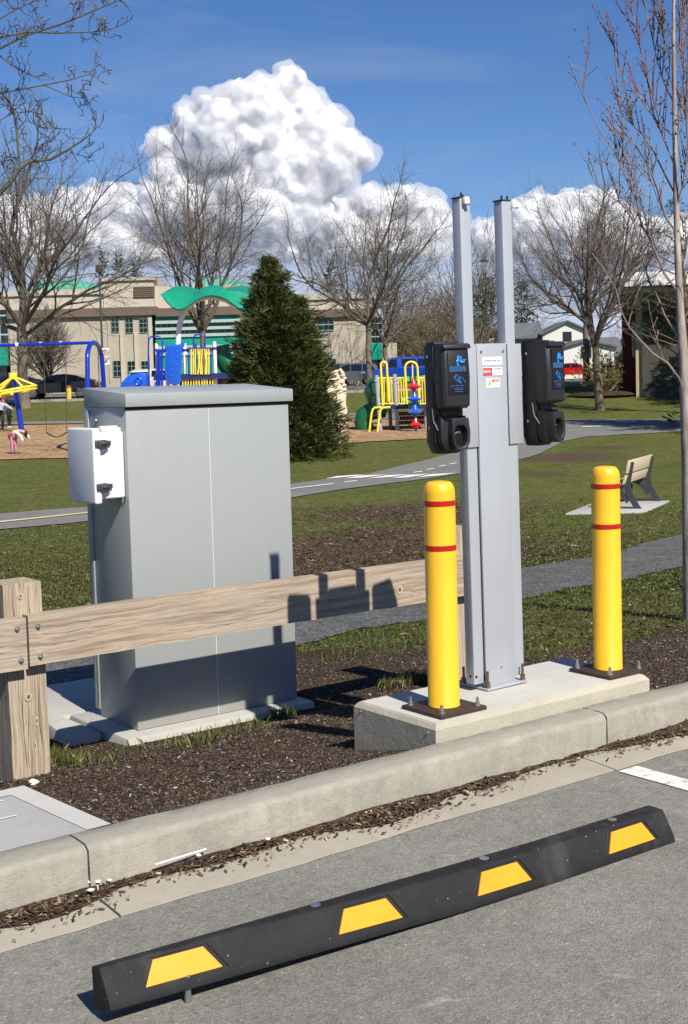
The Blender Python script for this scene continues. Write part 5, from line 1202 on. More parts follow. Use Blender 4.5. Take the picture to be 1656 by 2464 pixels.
# ---- cars
M['tyre'] = pm('tyre rubber', S(28, 28, 28), .85); M['rim'] = pm('alloy rim', S(190, 192, 194), .3, .8)
M['carglass'] = pm('car glass', S(20, 24, 28), .06, 0, .05, spec=.9)
M['redlens'] = pm('red lamp lens', S(170, 16, 16), .2); M['clearlens'] = pm('clear lamp lens', S(220, 224, 226), .15)
def car(px, py, D, length, height, width, paintc, label, kind='sedan', flip=1, rz=0., metal=.3, name='parked_car', zoff=None):
    b = P2(px, py, D); b[2] = Gf(b[0], b[1])+.055; t = thing(name, label, 'car' if kind != 'van' else 'truck', b, rz + (0 if flip > 0 else math.pi))
    L, H, Wd = length, height, width; pnt = paint('car paint '+label[:24], paintc, .22, metal, .8)
    s_ = {'sedan': [(0, .42), (.02, .30), (.05, .22), (.95, .22), (.985, .30), (1, .46), (.985, .64), (.93, .70), (.86, .72), (.60, .68), (.30, .64), (.08, .56), (.01, .50)],
          'suv': [(0, .40), (.02, .28), (.05, .20), (.96, .20), (.99, .28), (1, .50), (.985, .60), (.94, .62), (.6, .60), (.28, .58), (.06, .52), (.005, .47)],
          'van': [(0, .40), (.02, .28), (.05, .22), (.96, .22), (.99, .28), (1, .50), (.99, .60), (.9, .60), (.6, .60), (.25, .59), (.05, .54), (.005, .48)]}[kind]
    cab_ = {'sedan': [(.22, .60), (.27, .66), (.38, .90), (.48, .985), (.60, 1), (.74, .93), (.88, .76), (.93, .68), (.9, .6)],
            'suv': [(.20, .56), (.26, .62), (.36, .90), (.44, .98), (.70, 1), (.88, .97), (.955, .86), (.975, .60), (.97, .56)],
            'van': [(.24, .56), (.27, .62), (.35, .92), (.40, .99), (.70, 1), (.97, .99), (.985, .90), (.99, .60), (.98, .56)]}[kind]
    X = lambda f: (f-.5)*L
    wr = .17*L*.44 if kind == 'sedan' else .165*L*.44; wx = (.185, .80); wr = .33 if kind == 'sedan' else .36
    # lower body with wheel arches cut as arcs
    def arch(cx):
        return [(cx+(wr+.05)*math.cos(a), max(.22*H if kind != 'x' else 0, wr+(wr+.05)*math.sin(a))) for a in np.linspace(math.pi, 0, 9)]
    bot = s_[3] if False else None
    prof = [(X(f), z*H) for f, z in s_[:3]] + arch(X(wx[0])) + arch(X(wx[1])) + [(X(f), z*H) for f, z in s_[3:]]
    m = MB(); n = len(prof); vs = []
    for (k, sc2) in ((-1, .5), (-1, 1.), (1, 1.), (1, .5)):
        pass
    vs = []
    for yy, ins in ((-Wd/2, .035), (-Wd/2+.07, 0), (Wd/2-.07, 0), (Wd/2, .035)):
        for (x, z) in prof: vs.append((x*(1-ins*.6), yy, z if z < .3*H else z-ins*.9))
    fs = [(r_*n+j, r_*n+(j+1) % n, (r_+1)*n+(j+1) % n, (r_+1)*n+j) for r_ in range(3) for j in range(n)] + [tuple(range(n)), tuple(range(4*n-1, 3*n-1, -1))]
    m.add(vs, fs); body = m.build('body', pnt, t, smooth=True)
    m = MB(); n = len(cab_); vs = []
    for yy, ins in ((-Wd/2+.05, 0), (-Wd/2+.22, 1), (Wd/2-.22, 1), (Wd/2-.05, 0)): pass
    lo = [(X(f), z*H) for f, z in cab_]
    vs = []
    for sgn in (-1, 1):
        for (x, z) in lo:
            h = max(0, (z-.58*H)/(.42*H)); vs.append((x, sgn*(Wd/2-.05-.20*h), z))
    fs = [tuple(range(n)), tuple(range(2*n-1, n-1, -1))] + [(j, (j+1) % n, n+(j+1) % n, n+j) for j in range(n)]
    m.add(vs, fs); m.build('cabin', pnt, t, smooth=True)
    # side glass, both sides, in two or three panes
    zb, zt = .66*H, .93*H
    if kind == 'sedan': panes = [[(.315, .67), (.395, .87), (.47, .93), (.53, .945), (.53, .68)], [(.545, .68), (.545, .945), (.66, .93), (.70, .91), (.70, .69)], [(.715, .69), (.715, .90), (.80, .82), (.86, .73)]]
    elif kind == 'suv': panes = [[(.29, .62), (.38, .88), (.46, .93), (.50, .93), (.50, .62)], [(.515, .62), (.515, .93), (.70, .93), (.70, .63)], [(.715, .63), (.715, .93), (.86, .91), (.92, .66)]]
    else: panes = [[(.29, .62), (.37, .90), (.46, .93), (.46, .62)], [(.53, .66), (.53, .92), (.72, .92), (.72, .66)], [(.75, .66), (.75, .92), (.94, .91), (.94, .66)]]
    for sgn in (-1, 1):
        for pl in panes:
            m = MB(); q = []
            for off in (.012, -.02):
                for (f, z) in pl:
                    h = max(0, (z-.58)/.42); q.append((X(f), sgn*(Wd/2-.05-.20*h+off), z*H))
            n = len(pl); m.add(q, [tuple(range(n)), tuple(range(2*n-1, n-1, -1))]+[(j, (j+1) % n, n+(j+1) % n, n+j) for j in range(n)]); m.build('side_window', M['carglass'], t)
    def glassq(fa, za, fb, zb_, nm):
        m = MB(); ha, hb = max(0, (za-.58)/.42), max(0, (zb_-.58)/.42); ya, yb_ = Wd/2-.12-.20*ha, Wd/2-.12-.20*hb; dx = -.02 if fa < .5 else .02
        m.hexa([(X(fa)+dx, -ya, za*H+.02), (X(fa)+dx, ya, za*H+.02), (X(fa)-dx, ya, za*H-.02), (X(fa)-dx, -ya, za*H-.02)], [(X(fb)+dx, -yb_, zb_*H+.02), (X(fb)+dx, yb_, zb_*H+.02), (X(fb)-dx, yb_, zb_*H-.02), (X(fb)-dx, -yb_, zb_*H-.02)]); m.build(nm, M['carglass'], t)
    c0, c1 = cab_[1], cab_[2]; glassq(c0[0], c0[1]+.02, c1[0], c1[1]-.01, 'windscreen'); c0, c1 = cab_[-2], cab_[-3]
    glassq(c0[0]-.005, c0[1]+.05, c1[0], c1[1]-.01, 'rear_window')
    for fx in wx:
        for sgn in (-1, 1):
            m = MB(); y = sgn*(Wd/2-.11); m.lathe([(.10, -.10), (wr*.93, -.11), (wr, -.07), (wr, .07), (wr*.93, .11), (.10, .10)], 22, (0, 0, 0)); m.v = [(X(fx)+a, y+c, wr+b_) for a, b_, c in m.v]; wl = m.build('wheel', M['tyre'], t, smooth=True)
            m = MB(); yo = sgn*(Wd/2+.004)
            for k in range(7):
                a = 2*math.pi*k/7; m.hexa([(X(fx)+.03*math.cos(a+1.57), yo-sgn*.03, wr+.03*math.sin(a+1.57)), (X(fx)-.03*math.cos(a+1.57), yo-sgn*.03, wr-.03*math.sin(a+1.57)), (X(fx)-.03*math.cos(a+1.57), yo, wr-.03*math.sin(a+1.57)), (X(fx)+.03*math.cos(a+1.57), yo, wr+.03*math.sin(a+1.57))],
                    [(X(fx)+wr*.68*math.cos(a)+.035*math.cos(a+1.57), yo-sgn*.03, wr+wr*.68*math.sin(a)+.035*math.sin(a+1.57)), (X(fx)+wr*.68*math.cos(a)-.035*math.cos(a+1.57), yo-sgn*.03, wr+wr*.68*math.sin(a)-.035*math.sin(a+1.57)), (X(fx)+wr*.68*math.cos(a)-.035*math.cos(a+1.57), yo, wr+wr*.68*math.sin(a)-.035*math.sin(a+1.57)), (X(fx)+wr*.68*math.cos(a)+.035*math.cos(a+1.57), yo, wr+wr*.68*math.sin(a)+.035*math.sin(a+1.57))])
            ringp = [(X(fx)+wr*.68*math.cos(a), yo-sgn*.005, wr+wr*.68*math.sin(a)) for a in np.linspace(0, 2*math.pi, 21)]; m.tube(ringp, .022, 5, False); m.build('rim', M['rim'], wl)
    for sgn in (-1, 1):
        m = MB(); m.box(X(.985), X(1.002), sgn*Wd*.40-.17*Wd*.5, sgn*Wd*.40+.17*Wd*.5-.02, .50*H, .58*H); m.build('tail_light', M['redlens'], t)
        m = MB(); m.box(X(-.002), X(.02), sgn*Wd*.38-.14, sgn*Wd*.38+.14, .43*H, .49*H); m.build('headlight', M['clearlens'], t)
        m = MB(); m.ball((X(.325), sgn*(Wd/2+.06), .66*H), (.07, .09, .06), 8, 5); m.build('wing_mirror', pnt, t, smooth=True)
    return t
car(148, 961, 80.5, 4.75, 1.46, 1.88, S(16, 18, 24), 'black sedan parked by the road, seen through the swing frame', 'sedan', 1, R(-3))
car(842, 934, 100, 4.5, 1.72, 1.85, S(86, 86, 92), 'grey suv parked behind the bare tree and the beige climbing rock', 'suv', 1, R(4))
car(800, 930, 104, 4.6, 1.75, 1.85, S(24, 28, 36), 'dark car half hidden behind the grey suv, at its left', 'suv', 1, R(8))
car(960, 929, 97, 5.3, 2.0, 2.0, S(8, 62, 150), 'bright blue truck with a canopy behind the small play structure', 'van', 1, R(5), .2, 'parked_truck')
car(1382, 917, 124, 4.4, 1.45, 1.85, S(206, 26, 20), 'red car parked in front of the white houses, right of the right charger', 'sedan', -1, R(-20), .1)
car(371, 932, 90, 4.4, 1.6, 1.8, S(226, 226, 228), 'white car glimpsed under the big play structure', 'suv', -1, R(70), .1)
car(1298, 912, 135, 4.5, 1.5, 1.8, S(196, 198, 202), 'pale car far behind the right charger, left of the red car', 'sedan', 1, 0, .3)
car(32, 950, 98.0-8, 4.4, 1.5, 1.8, S(34, 36, 40), 'dark car at the left edge behind the big bare tree', 'sedan', 1, R(3), .2)

# ---- poles, signs
def pole(name, label, cat, px, pyb, D, pytop, r, mat, pxt=None):
    b = P2(px, pyb, D); b[2] = Gf(b[0], b[1]); t = thing(name, label, cat, b)
    tp = P2(pxt if pxt else px, pytop, D)-b; return t, b, tp
M['poledark'] = pm('dark bronze pole paint', S(72, 66, 60), .6)
M['polegrey'] = pm('weathered pole', S(150, 146, 138), .6, .3)
t, b, tp = pole('lamp_post', 'tall thin dark lamp post in front of the school', 'lamp post', 250, 930, 92, 655, .07, 'poledark', 239)
m = MB(); m.tube([(0, 0, 0), (tp[0]*.0, 0, tp[2])], [.09, .06], 8); m.build('post', M['poledark'], t, smooth=True)
m = MB(); m.box(-.22, .22, -.22, .22, tp[2], tp[2]+.5); m.build('lamp_head', M['soffit'], t, bevel=.04)
t, b, tp = pole('lamp_post', 'grey street lamp with a curved arm, half hidden by the left pedestal post', 'lamp post', 1128, 912, 118, 640, .08, 'polegrey')
m = MB(); m.tube([(0, 0, 0), (0, 0, tp[2]-.5), (.1, 0, tp[2]-.1), (.6, 0, tp[2]+.3), (1.3, 0, tp[2]+.45)], [.11, .08, .07, .06, .05], 8); m.build('post', M['polegrey'], t, smooth=True)
m = MB(); m.ball((1.6, 0, tp[2]+.42), (.45, .18, .14), 10, 6); m.build('lamp_head', M['poledark'], t, smooth=True)
t, b, tp = pole('parking_sign', 'white parking sign with a red ring on a steel post behind the swing frame', 'sign', 240, 940, 79.5, 840, .03, 'galv')
m = MB(); m.tube([(0, 0, 0), (0, 0, tp[2]+.1)], .04, 8); m.build('post', M['galv'], t, smooth=True)
cx = .42
for zc, hh, nm in ((tp[2]-.25, .3, 'sign_plate'), (tp[2]-.80, .14, 'sign_plate')):
    m = MB(); m.box(cx-.26, cx+.26, -.06, -.04, zc-hh, zc+hh); s_ = m.build(nm, M['white'], t)
    if hh > .2:
        m = MB(); m.tube([(cx+.15*math.cos(a), -.07, zc+.06+.15*math.sin(a)) for a in np.linspace(0, 6.283, 17)], .02, 5, False); m.tube([(cx-.1, -.07, zc+.16), (cx+.1, -.07, zc-.04)], .018, 5); m.build('red_ring', M['stkred'], s_)
        txt('P', .24, None, M['ink'], s_, 'letter', (cx, -.062, zc+.06)); 
    else:
        m = MB(); m.box(cx-.2, cx+.2, -.07, -.06, zc-.03, zc+.03); m.build('red_bar', M['stkpink'], s_)
m = MB(); m.tube([(.05, 0, tp[2]-.6), (cx, -.03, tp[2]-.6)], .02, 6); m.build('bracket', M['galv'], t)
b = P2(167, 967, 78.2); b[2] = Gf(b[0], b[1])
t = thing('guard_post', 'worn yellow guard post with a rusty red top at the roadside', 'post', b)
m = MB(); m.lathe([(.15, 0), (.15, .78)], 16); m.build('post', yellowmat('worn yellow paint', S(228, 186, 50), .6), t, smooth=True)
m = MB(); m.lathe([(.152, .7805), (.152, .86), (.11, .91), (.01, .925)], 16); m.build('cap', pm('rusty red paint', S(150, 70, 44), .7, var=.2), t, smooth=True)

# ---- park bench on its slab, at the right
PB = np.array([.0, .0]); c0 = at(1543, 1225, .02); c1 = at(1590, 1207, .02)
M['benchdark'] = pm('charcoal bench end', S(58, 58, 62), .6, 0, .06, 10)
M['slat'] = pm('cream plastic slat', S(206, 190, 158), .6, 0, .05, 6)
yawb = math.atan2(c1[1]-c0[1], c1[0]-c0[0])
Lb = float(np.hypot(*(c1-c0)[:2])); print('bench', c0, c1, Lb)
c0 = c0 - np.array([-math.sin(yawb), math.cos(yawb), 0])*-.42
bn = thing('park_bench', 'park bench with cream slats and charcoal ends, standing right of the right bollard', 'bench', c0, yawb)
# local: x along the bench (away), y>0 = behind (towards the right of the picture) ... seat looks towards -x side of the picture
def bend(x):
    m = MB(); th = .05
    for poly in ([(.30, 0), (.42, 0), (.26, .30), (.22, .45), (.30, .86), (.20, .88), (.12, .46), (.13, .30)], [(.34, 0), (.42, 0), (.42, .04), (-.30, .04), (-.30, 0)],
                 [(-.30, 0), (-.20, 0), (-.12, .30), (-.22, .38), (-.30, .36), (-.22, .28)], [(-.24, .34), (.20, .38), (.20, .44), (-.26, .42)], [(.0, .30), (.16, .10), (.20, .16), (.06, .36), (-.1, .36)]):
        m.prism([(-y, z) for y, z in poly], 'x', x-th/2+random.uniform(-.001, .001), x+th/2)
    m.build('end_frame', M['benchdark'], bn)

bend(0.0); bend(Lb)
def slat(poly):
    m = MB(); m.prism(poly, 'x', -.14, Lb+.10); m.build('slat', M['slat'], bn, bevel=.006)
slat([(-.205, .66), (-.165, .66), (-.215, .90), (-.255, .90)]); slat([(-.135, .46), (-.10, .46), (-.155, .63), (-.195, .63)])
for y0 in (-.07, .09): slat([(y0, .445), (y0+.13, .435), (y0+.13, .475), (y0, .485)])
pq = [at(*p, .03) for p in ((1361, 1235), (1551, 1231), (1611, 1204), (1430, 1208))]
t = thing('bench_slab', 'thin grey concrete slab under the park bench', 'concrete slab', pq[0])
m = MB(); m.hexa([(p[0]-pq[0][0], p[1]-pq[0][1], p[2]-pq[0][2]-.12) for p in pq], [(p[0]-pq[0][0], p[1]-pq[0][1], p[2]-pq[0][2]) for p in pq]); m.build('slab_block', M['walk'], t, bevel=.01)

# ---- playground
M['pblue'] = paint('play blue', S(14, 48, 168), .3, 0, .4); M['pblue2'] = paint('slide blue plastic', S(24, 92, 206), .3, 0, .3); M['pnavy'] = paint('navy deck coating', S(24, 34, 92), .5)
M['pyellow'] = paint('play yellow', S(248, 218, 60), .35, 0, .3); M['pgreen'] = paint('play green', S(18, 92, 58), .35, 0, .3); M['pgreenl'] = paint('play light green', S(92, 176, 92), .4)
M['pred'] = paint('play red', S(206, 34, 44), .3, 0, .4); M['pwhite'] = paint('play white', S(236, 236, 232), .4); M['pgrey'] = paint('play grey post', S(160, 160, 170), .4); M['chain'] = pm('swing chain', S(96, 94, 90), .5, .7)
M['canopy'] = paint('teal green canopy plastic', S(24, 140, 108), .38, 0, .2, .12)
def relp(b, px, py, D): return tuple(P2(px, py, D)-b)
def gpt(px, D, dz=0.):
    p = P2(px, 940, D); p[2] = Gf(p[0], p[1])+dz; return p
# swing frame
b = gpt(228, 47.5); sw = thing('swing_set', 'blue swing frame with arched legs at its end and white bar fittings', 'swing set', b)
zb = P2(210, 825, 47.5)[2]-b[2]
m = MB(); x0 = P2(-260, 830, 48.5)[0]-b[0]; x1 = P2(216, 826, 47.5)[0]-b[0]; m.tube([(x0, .4, zb), (x1, 0, zb)], .06, 10); m.build('top_bar', M['pblue'], sw, smooth=True)
xa, xb = P2(210, 900, 46)[0]-b[0], P2(249, 900, 49)[0]-b[0]; gz_ = lambda x, y: Gf(x+b[0], y+b[1])-b[2]
pts = [(xa, -1.9, gz_(xa, -1.9)), (xa, -1.45, zb-1.2)]+[(xa+(xb-xa)*(.5-.5*math.cos(a)), -1.35*math.cos(a), zb-.62+.62*math.sin(a)) for a in np.linspace(0, math.pi, 13)]+[(xb, 1.45, zb-1.2), (xb, 1.9, gz_(xb, 1.9))]
m = MB(); m.tube(pts, .085, 10); m.build('arched_leg', M['pblue'], sw, smooth=True)
for px in (47, 103, 151):
    x = P2(px, 826, 48)[0]-b[0]; m = MB(); m.tube([(x-.05, .15, zb), (x+.05, .15, zb)], .085, 10); m.build('bar_fitting', M['pwhite'], sw, smooth=True)
s0 = relp(b, 112, 1040, 47.6); s1 = relp(b, 161, 1036, 47.6); c0_ = relp(b, 105, 827, 47.6); c1_ = relp(b, 158, 827, 47.6)
so_ = thing('swing', 'single black belt swing hanging on long chains under the blue bar', 'swing', (b[0]+(s0[0]+s1[0])/2, b[1], b[2]+s0[2]))
of = np.array(so_.location)-b
for a_, c_ in ((s0, c0_), (s1, c1_)):
    m = MB(); m.tube([np.array(a_)-of, np.array(c_)-of], .014, 5); m.build('chain', M['chain'], so_)
m = MB(); n = 10; vs = []
for i in range(n+1):
    f = i/n; x = s0[0]+(s1[0]-s0[0])*f; z = s0[2]-.17*math.sin(math.pi*f); vs += [(x-of[0], s0[1]-.08-of[1], z-of[2]), (x-of[0], s0[1]+.08-of[1], z-of[2]), (x-of[0], s0[1]+.08-of[1], z-.03-of[2]), (x-of[0], s0[1]-.08-of[1], z-.03-of[2])]
m.add(vs, [(4*i+k, 4*i+4+k, 4*i+4+(k+1) % 4, 4*i+(k+1) % 4) for i in range(n) for k in range(4)]); m.build('belt_seat', M['tyre'], so_, smooth=True)
# spinner
D = 61.; b = gpt(49, D); t = thing('spinner', 'yellow hang-on spinner wheel on a leaning blue post', 'play equipment', b)
tp = np.array(relp(b, 31.6, 896, D)); m = MB(); m.tube([(0, 0, -.1), tuple(tp*.5), tuple(tp)], .13, 10); m.build('post', M['pblue'], t, smooth=True)
ctr = np.array(relp(b, 27, 940, D)); hub = np.array(relp(b, 31.6, 906, D)); Rr = 1.16
ringq = [ctr+np.array([Rr*math.cos(a), Rr*math.sin(a), .0+.20*math.cos(a)]) for a in np.linspace(0, 2*math.pi, 33)]
m = MB(); m.tube(ringq, .055, 8, False); m.tube([q*1.0-np.array([0, 0, .13]) for q in ringq], .045, 8, False); m.build('ring', M['pyellow'], t, smooth=True)
m = MB(); m.tube([hub-(0, 0, .12), hub+(0, 0, .18)], .20, 12); m.build('hub', M['pyellow'], t, smooth=True)
for k in range(6):
    a = k*math.pi/3+.2; m = MB(); m.tube([hub, ctr+np.array([Rr*math.cos(a), Rr*math.sin(a), .2*math.cos(a)])], .05, 6); m.build('spoke', M['pyellow'], t, smooth=True)
# big play structure
D = 58.; b = gpt(450, D); t = thing('play_structure', 'big playground tower with a wavy green canopy, white posts and blue climber', 'play structure', b)
def rp(px, py, dd=0.): return np.array(P2(px, py, D+dd)-b)
top = [(393, 713), (405, 697), (418, 690), (434, 688), (450, 688), (466, 693), (480, 698), (493, 690), (508, 686), (524, 686), (538, 690), (548, 696), (562, 690), (580, 686), (600, 688), (620, 700)]
botm = [(394, 716), (402, 726), (414, 738), (428, 744), (442, 742), (455, 734), (468, 724), (482, 716), (498, 711), (514, 710), (530, 713), (546, 720), (560, 730), (578, 742), (596, 748), (618, 744)]
m = MB(); vs = []; n = len(top)
for (tx, ty), (bx_, by_) in zip(top, botm):
    tt_ = rp(tx, ty, 1.5); bb_ = rp(bx_, by_, -1.2); mid = tt_*.62+bb_*.38+np.array([0, -1.05, .02]); vs += [tuple(tt_), tuple(mid), tuple(bb_), tuple(bb_+np.array([0, .06, -.07])), tuple(tt_+np.array([0, .03, -.08]))]
m.add(vs, [(5*i+k, 5*i+5+k, 5*i+5+(k+1) % 5, 5*i+(k+1) % 5) for i in range(n-1) for k in range(5)]+[(0, 1, 2, 3, 4), tuple(5*(n-1)+k for k in range(5))]); m.build('canopy', M['canopy'], t, smooth=True)
m = MB(); m.tube([rp(x, y) for x, y in ((428, 840), (430, 800), (434, 775), (444, 748), (458, 731), (476, 720), (500, 714.5), (520, 714.5), (545, 722), (568, 738), (584, 756), (596, 790), (600, 840))], .125, 10); m.build('canopy_arch', M['pwhite'], t, smooth=True)
for px, y0, dd in ((377, 826, 0), (401, 826, .5), (444, 826, 0), (516, 822, 0), (470, 826, 2.2), (590, 820, .5)):
    m = MB(); p0 = rp(px, y0, dd); m.tube([p0, (p0[0], p0[1], -.1)], .085, 10); pp = m.build('post', M['pwhite'], t, smooth=True)
    m = MB(); m.tube([(p0[0], p0[1], p0[2]-.35), (p0[0], p0[1], p0[2]-.25)], .105, 10); m.build('collar', M['pblue'], pp, smooth=True)
# blue climbing wall
m = MB(); ol = [(399, 823), (405, 829), (417, 831), (436, 829), (441, 821), (448, 824), (446, 833), (441, 838), (437, 905), (440, 916), (434, 924), (420, 926), (406, 921), (399, 908), (403, 838)]
m.prism([(rp(x, y)[0], rp(x, y)[2]) for x, y in ol], 'y', -.45, -.25); cw = m.build('climbing_wall', M['pblue2'], t, bevel=.03)
for i, (x, y) in enumerate(((412, 842), (428, 846), (415, 856), (430, 862), (412, 872), (427, 878), (416, 889), (430, 894), (414, 905))):
    m = MB(); q_ = rp(x, y); m.ball((q_[0], -.45, q_[2]), (.05, .03, .035), 8, 5); m.build('hand_hold', M['pblue2'], cw, smooth=True)
m = MB(); m.tube([rp(360, 930, -.3), rp(357, 860, -.3), rp(358, 816, -.3), rp(364, 810, -.3), rp(382, 809, -.3), rp(390, 814, -.3), rp(392, 850, -.3)], .035, 8); m.build('guard_rail', M['pblue'], t, smooth=True)
m = MB(); m.tube([rp(466, 845, -.3), rp(466, 812, -.3), rp(470, 806, -.3), rp(486, 805, -.3), rp(492, 811, -.3), rp(493, 845, -.3)], .035, 8); m.build('guard_rail', M['pblue'], t, smooth=True)
for i, px in enumerate(np.linspace(455, 508, 11)):
    a_, c_ = rp(px, 838, -.35), rp(px+(2 if 3 < i < 8 and i % 2 else 0), 901, -.35); m = MB(); m.tube([a_, (a_+c_)/2+np.array([.06*math.sin(i*2.), 0, 0])*(2 < i < 8), c_], .03, 6); m.build('yellow_bar' if i not in (0, 10) else 'blue_bar', M['pyellow'] if i not in (0, 10) else M['pblue'], t, smooth=True)
m = MB(); m.tube([rp(452, 838, -.35), rp(512, 838, -.35)], .035, 8); m.build('top_rail', M['pblue'], t, smooth=True)
m = MB(); a_ = rp(372, 903); c_ = rp(560, 909); m.box(a_[0], c_[0], -.3, 2.5, c_[2]-.02, a_[2]+.02); m.build('deck', M['pnavy'], t)
for i, px in enumerate(np.linspace(440, 512, 12)):
    m = MB(); m.tube([rp(px, 911, -.2), rp(px, 938, -.2)], .03, 6); m.build('lower_bar', M['pyellow'], t, smooth=True)
m = MB(); m.tube([rp(x, y, 1.) for x, y in ((530, 832), (536, 860), (548, 880), (570, 900), (600, 930))], .42, 12); m.build('green_slide', M['pgreen'], t, smooth=True)
m = MB(); ol = [(297, 929), (303, 918), (314, 906), (328, 900), (345, 898), (356, 899), (359, 905), (359, 935), (297, 935)]
m.prism([(rp(x, y)[0], rp(x, y)[2]) for x, y in ol], 'y', -.9, .3); hd = m.build('slide_hood', M['pblue2'], t, bevel=.04)
m = MB(); q_ = rp(341, 918); m.tube([(q_[0]+.15*math.cos(a), -.92, q_[2]+.15*math.sin(a)) for a in np.linspace(0, 6.283, 19)], .025, 6, False); m.build('ring_mould', M['pblue'], hd, smooth=True)
for px in (379, 384, 390):
    m = MB(); m.tube([rp(px, 842, -.3), rp(px, 930, -.3)], .05, 8); m.build('blue_bar', M['pblue'], t, smooth=True)
# climbing rock
b = gpt(800, 55); t = thing('climbing_rock', 'tall pale knobbly climbing rock beside the conifer', 'climbing rock', b); hgt = P2(800, 890, 55)[2]-b[2]
rd = random.Random(12); m = MB(); n = 20; k = 16; vs = []
for i in range(n+1):
    f = i/n; z = hgt*f-.1*(i == 0); base_r = .44+.10*math.sin(f*4)-.06*f+.12*(f > .93)*0
    for j in range(k):
        a = 2*math.pi*j/k; r_ = base_r*(1+.10*math.sin(5*a+z*4)+rd.uniform(-.10, .10)); vs.append((r_*math.cos(a)+.12*f, r_*.6*math.sin(a), z))
m.add(vs, [(i*k+j, i*k+(j+1) % k, (i+1)*k+(j+1) % k, (i+1)*k+j) for i in range(n) for j in range(k)]+[tuple(n*k+j for j in range(k))])
for _ in range(46):
    f = rd.random(); a = rd.uniform(3.0, 6.5); m.ball((.44*math.cos(a)+.1*f, .27*math.sin(a), hgt*f), (rd.uniform(.07, .14), .08, rd.uniform(.05, .1)), 7, 5)
m.build('rock', pm('pale sandstone concrete', S(222, 204, 180), .85, 0, .12, 3, .6, 9, .2), t, smooth=True)
# small play structure
D = 54.5; b = gpt(950, D); t = thing('play_structure', 'small playground tower with yellow railings and arches and a green slide', 'play structure', b)
def zz3(x, y, dd=0.): return rp(740+x/3.92, 640+y/3.92, dd)
for x0, x1, y1, dd in ((650, 675, 1030, 0), (822, 838, 1020, 0), (1100, 1112, 1030, .3), (760, 775, 1040, 2.)):
    a_ = zz3(x0, y1, dd); m = MB(); m.tube([a_, (zz3(x1, y1, dd)[0], a_[1], -.1)], .085, 10); pp = m.build('post', M['pgrey'], t, smooth=True)
    m = MB(); q_ = a_*.9+np.array([0, 0, .2]); m.tube([(a_[0], a_[1], a_[2]-.28), (a_[0], a_[1], a_[2]-.16)], .11, 10); m.build('collar', M['pgrey'], pp, smooth=True)
for xs_, lo in (((700, 757), 1340), ((928, 1045), 1330)):
    a_ = zz3(xs_[0], 1300); c_ = zz3(xs_[1], 1300); y0 = zz3(xs_[0], 905)[2]; rr = (c_[0]-a_[0])/2
    pts = [(a_[0]+.05, -.05, zz3(0, lo)[2])]+[(a_[0]+rr-rr*math.cos(q), -.05, y0-rr+rr*math.sin(q)) for q in np.linspace(0, math.pi, 11)]+[(c_[0]+.04, -.05, zz3(0, lo-40)[2])]
    m = MB(); m.tube(pts, .045, 8); m.build('yellow_arch', M['pyellow'], t, smooth=True)
m = MB(); m.tube([zz3(990, 905), zz3(993, 1060)], .03, 6); m.build('yellow_bar', M['pyellow'], t, smooth=True)
for xa_, xb_ in ((660, 820), (845, 925), (1045, 1180)):
    m = MB(); m.tube([zz3(xa_, 1058), zz3(xb_, 1056)], .035, 6); m.tube([zz3(xa_+12, 1302), zz3(xb_+8, 1298)], .035, 6); rl_ = m.build('railing', M['pyellow'], t, smooth=True)
    for x in np.arange(xa_+12, xb_, 24):
        m = MB(); m.tube([zz3(x, 1058), zz3(x+8, 1300)], .022, 5); m.build('baluster', M['pyellow'], rl_, smooth=True)
a_, c_ = zz3(655, 1318), zz3(1190, 1340); m = MB(); m.box(a_[0], c_[0], -.1, 2.2, c_[2], a_[2]); m.build('deck', M['pnavy'], t)
for dx in (0, 85):
    m = MB(); m.tube([zz3(x+dx*.9, y, -.6) for x, y in ((705, 1332), (640, 1336), (618, 1350), (605, 1390), (583, 1566))], .045, 8); m.build('ladder_rail', M['pyellow'], t, smooth=True)
for y in (1410, 1480):
    m = MB(); m.tube([zz3(603-(y-1390)*.12, y, -.6), zz3(683-(y-1390)*.12, y+5, -.6)], .03, 6); m.build('rung', M['tyre'], t, smooth=True)
m = MB(); m.tube([zz3(x, y, 1.) for x, y in ((760, 1120), (700, 1100), (640, 1130), (615, 1190), (640, 1260), (720, 1310), (700, 1350), (600, 1370), (530, 1410), (520, 1470), (550, 1540))], .38, 12); m.build('green_slide', M['pgreen'], t, smooth=True)
a_, c_ = zz3(860, 1045, .2), zz3(1092, 1085, .2); m = MB(); m.box(a_[0], c_[0], .15, .25, c_[2], a_[2]); m.build('green_panel', M['pgreenl'], t)
m = MB(); m.tube([zz3(868, 1272, .5), zz3(1100, 1276, .5)], .16, 10); m.build('green_tunnel', M['pgreenl'], t, smooth=True)
m = MB(); a_, c_ = zz3(850, 1372, 1.5), zz3(1150, 1490, 1.5)
for i in range(9):
    for j in range(3):
        x0 = a_[0]+(c_[0]-a_[0])*(i+.5*(j % 2))/9.5; z0 = c_[2]+(a_[2]-c_[2])*j/3; m.box(x0, x0+(c_[0]-a_[0])/9.5*.92, 1.4, 1.6, z0, z0+(a_[2]-c_[2])/3*.9)
m.build('maroon_block_wall', pm('maroon plastic', S(84, 26, 28), .5, var=.15), t)
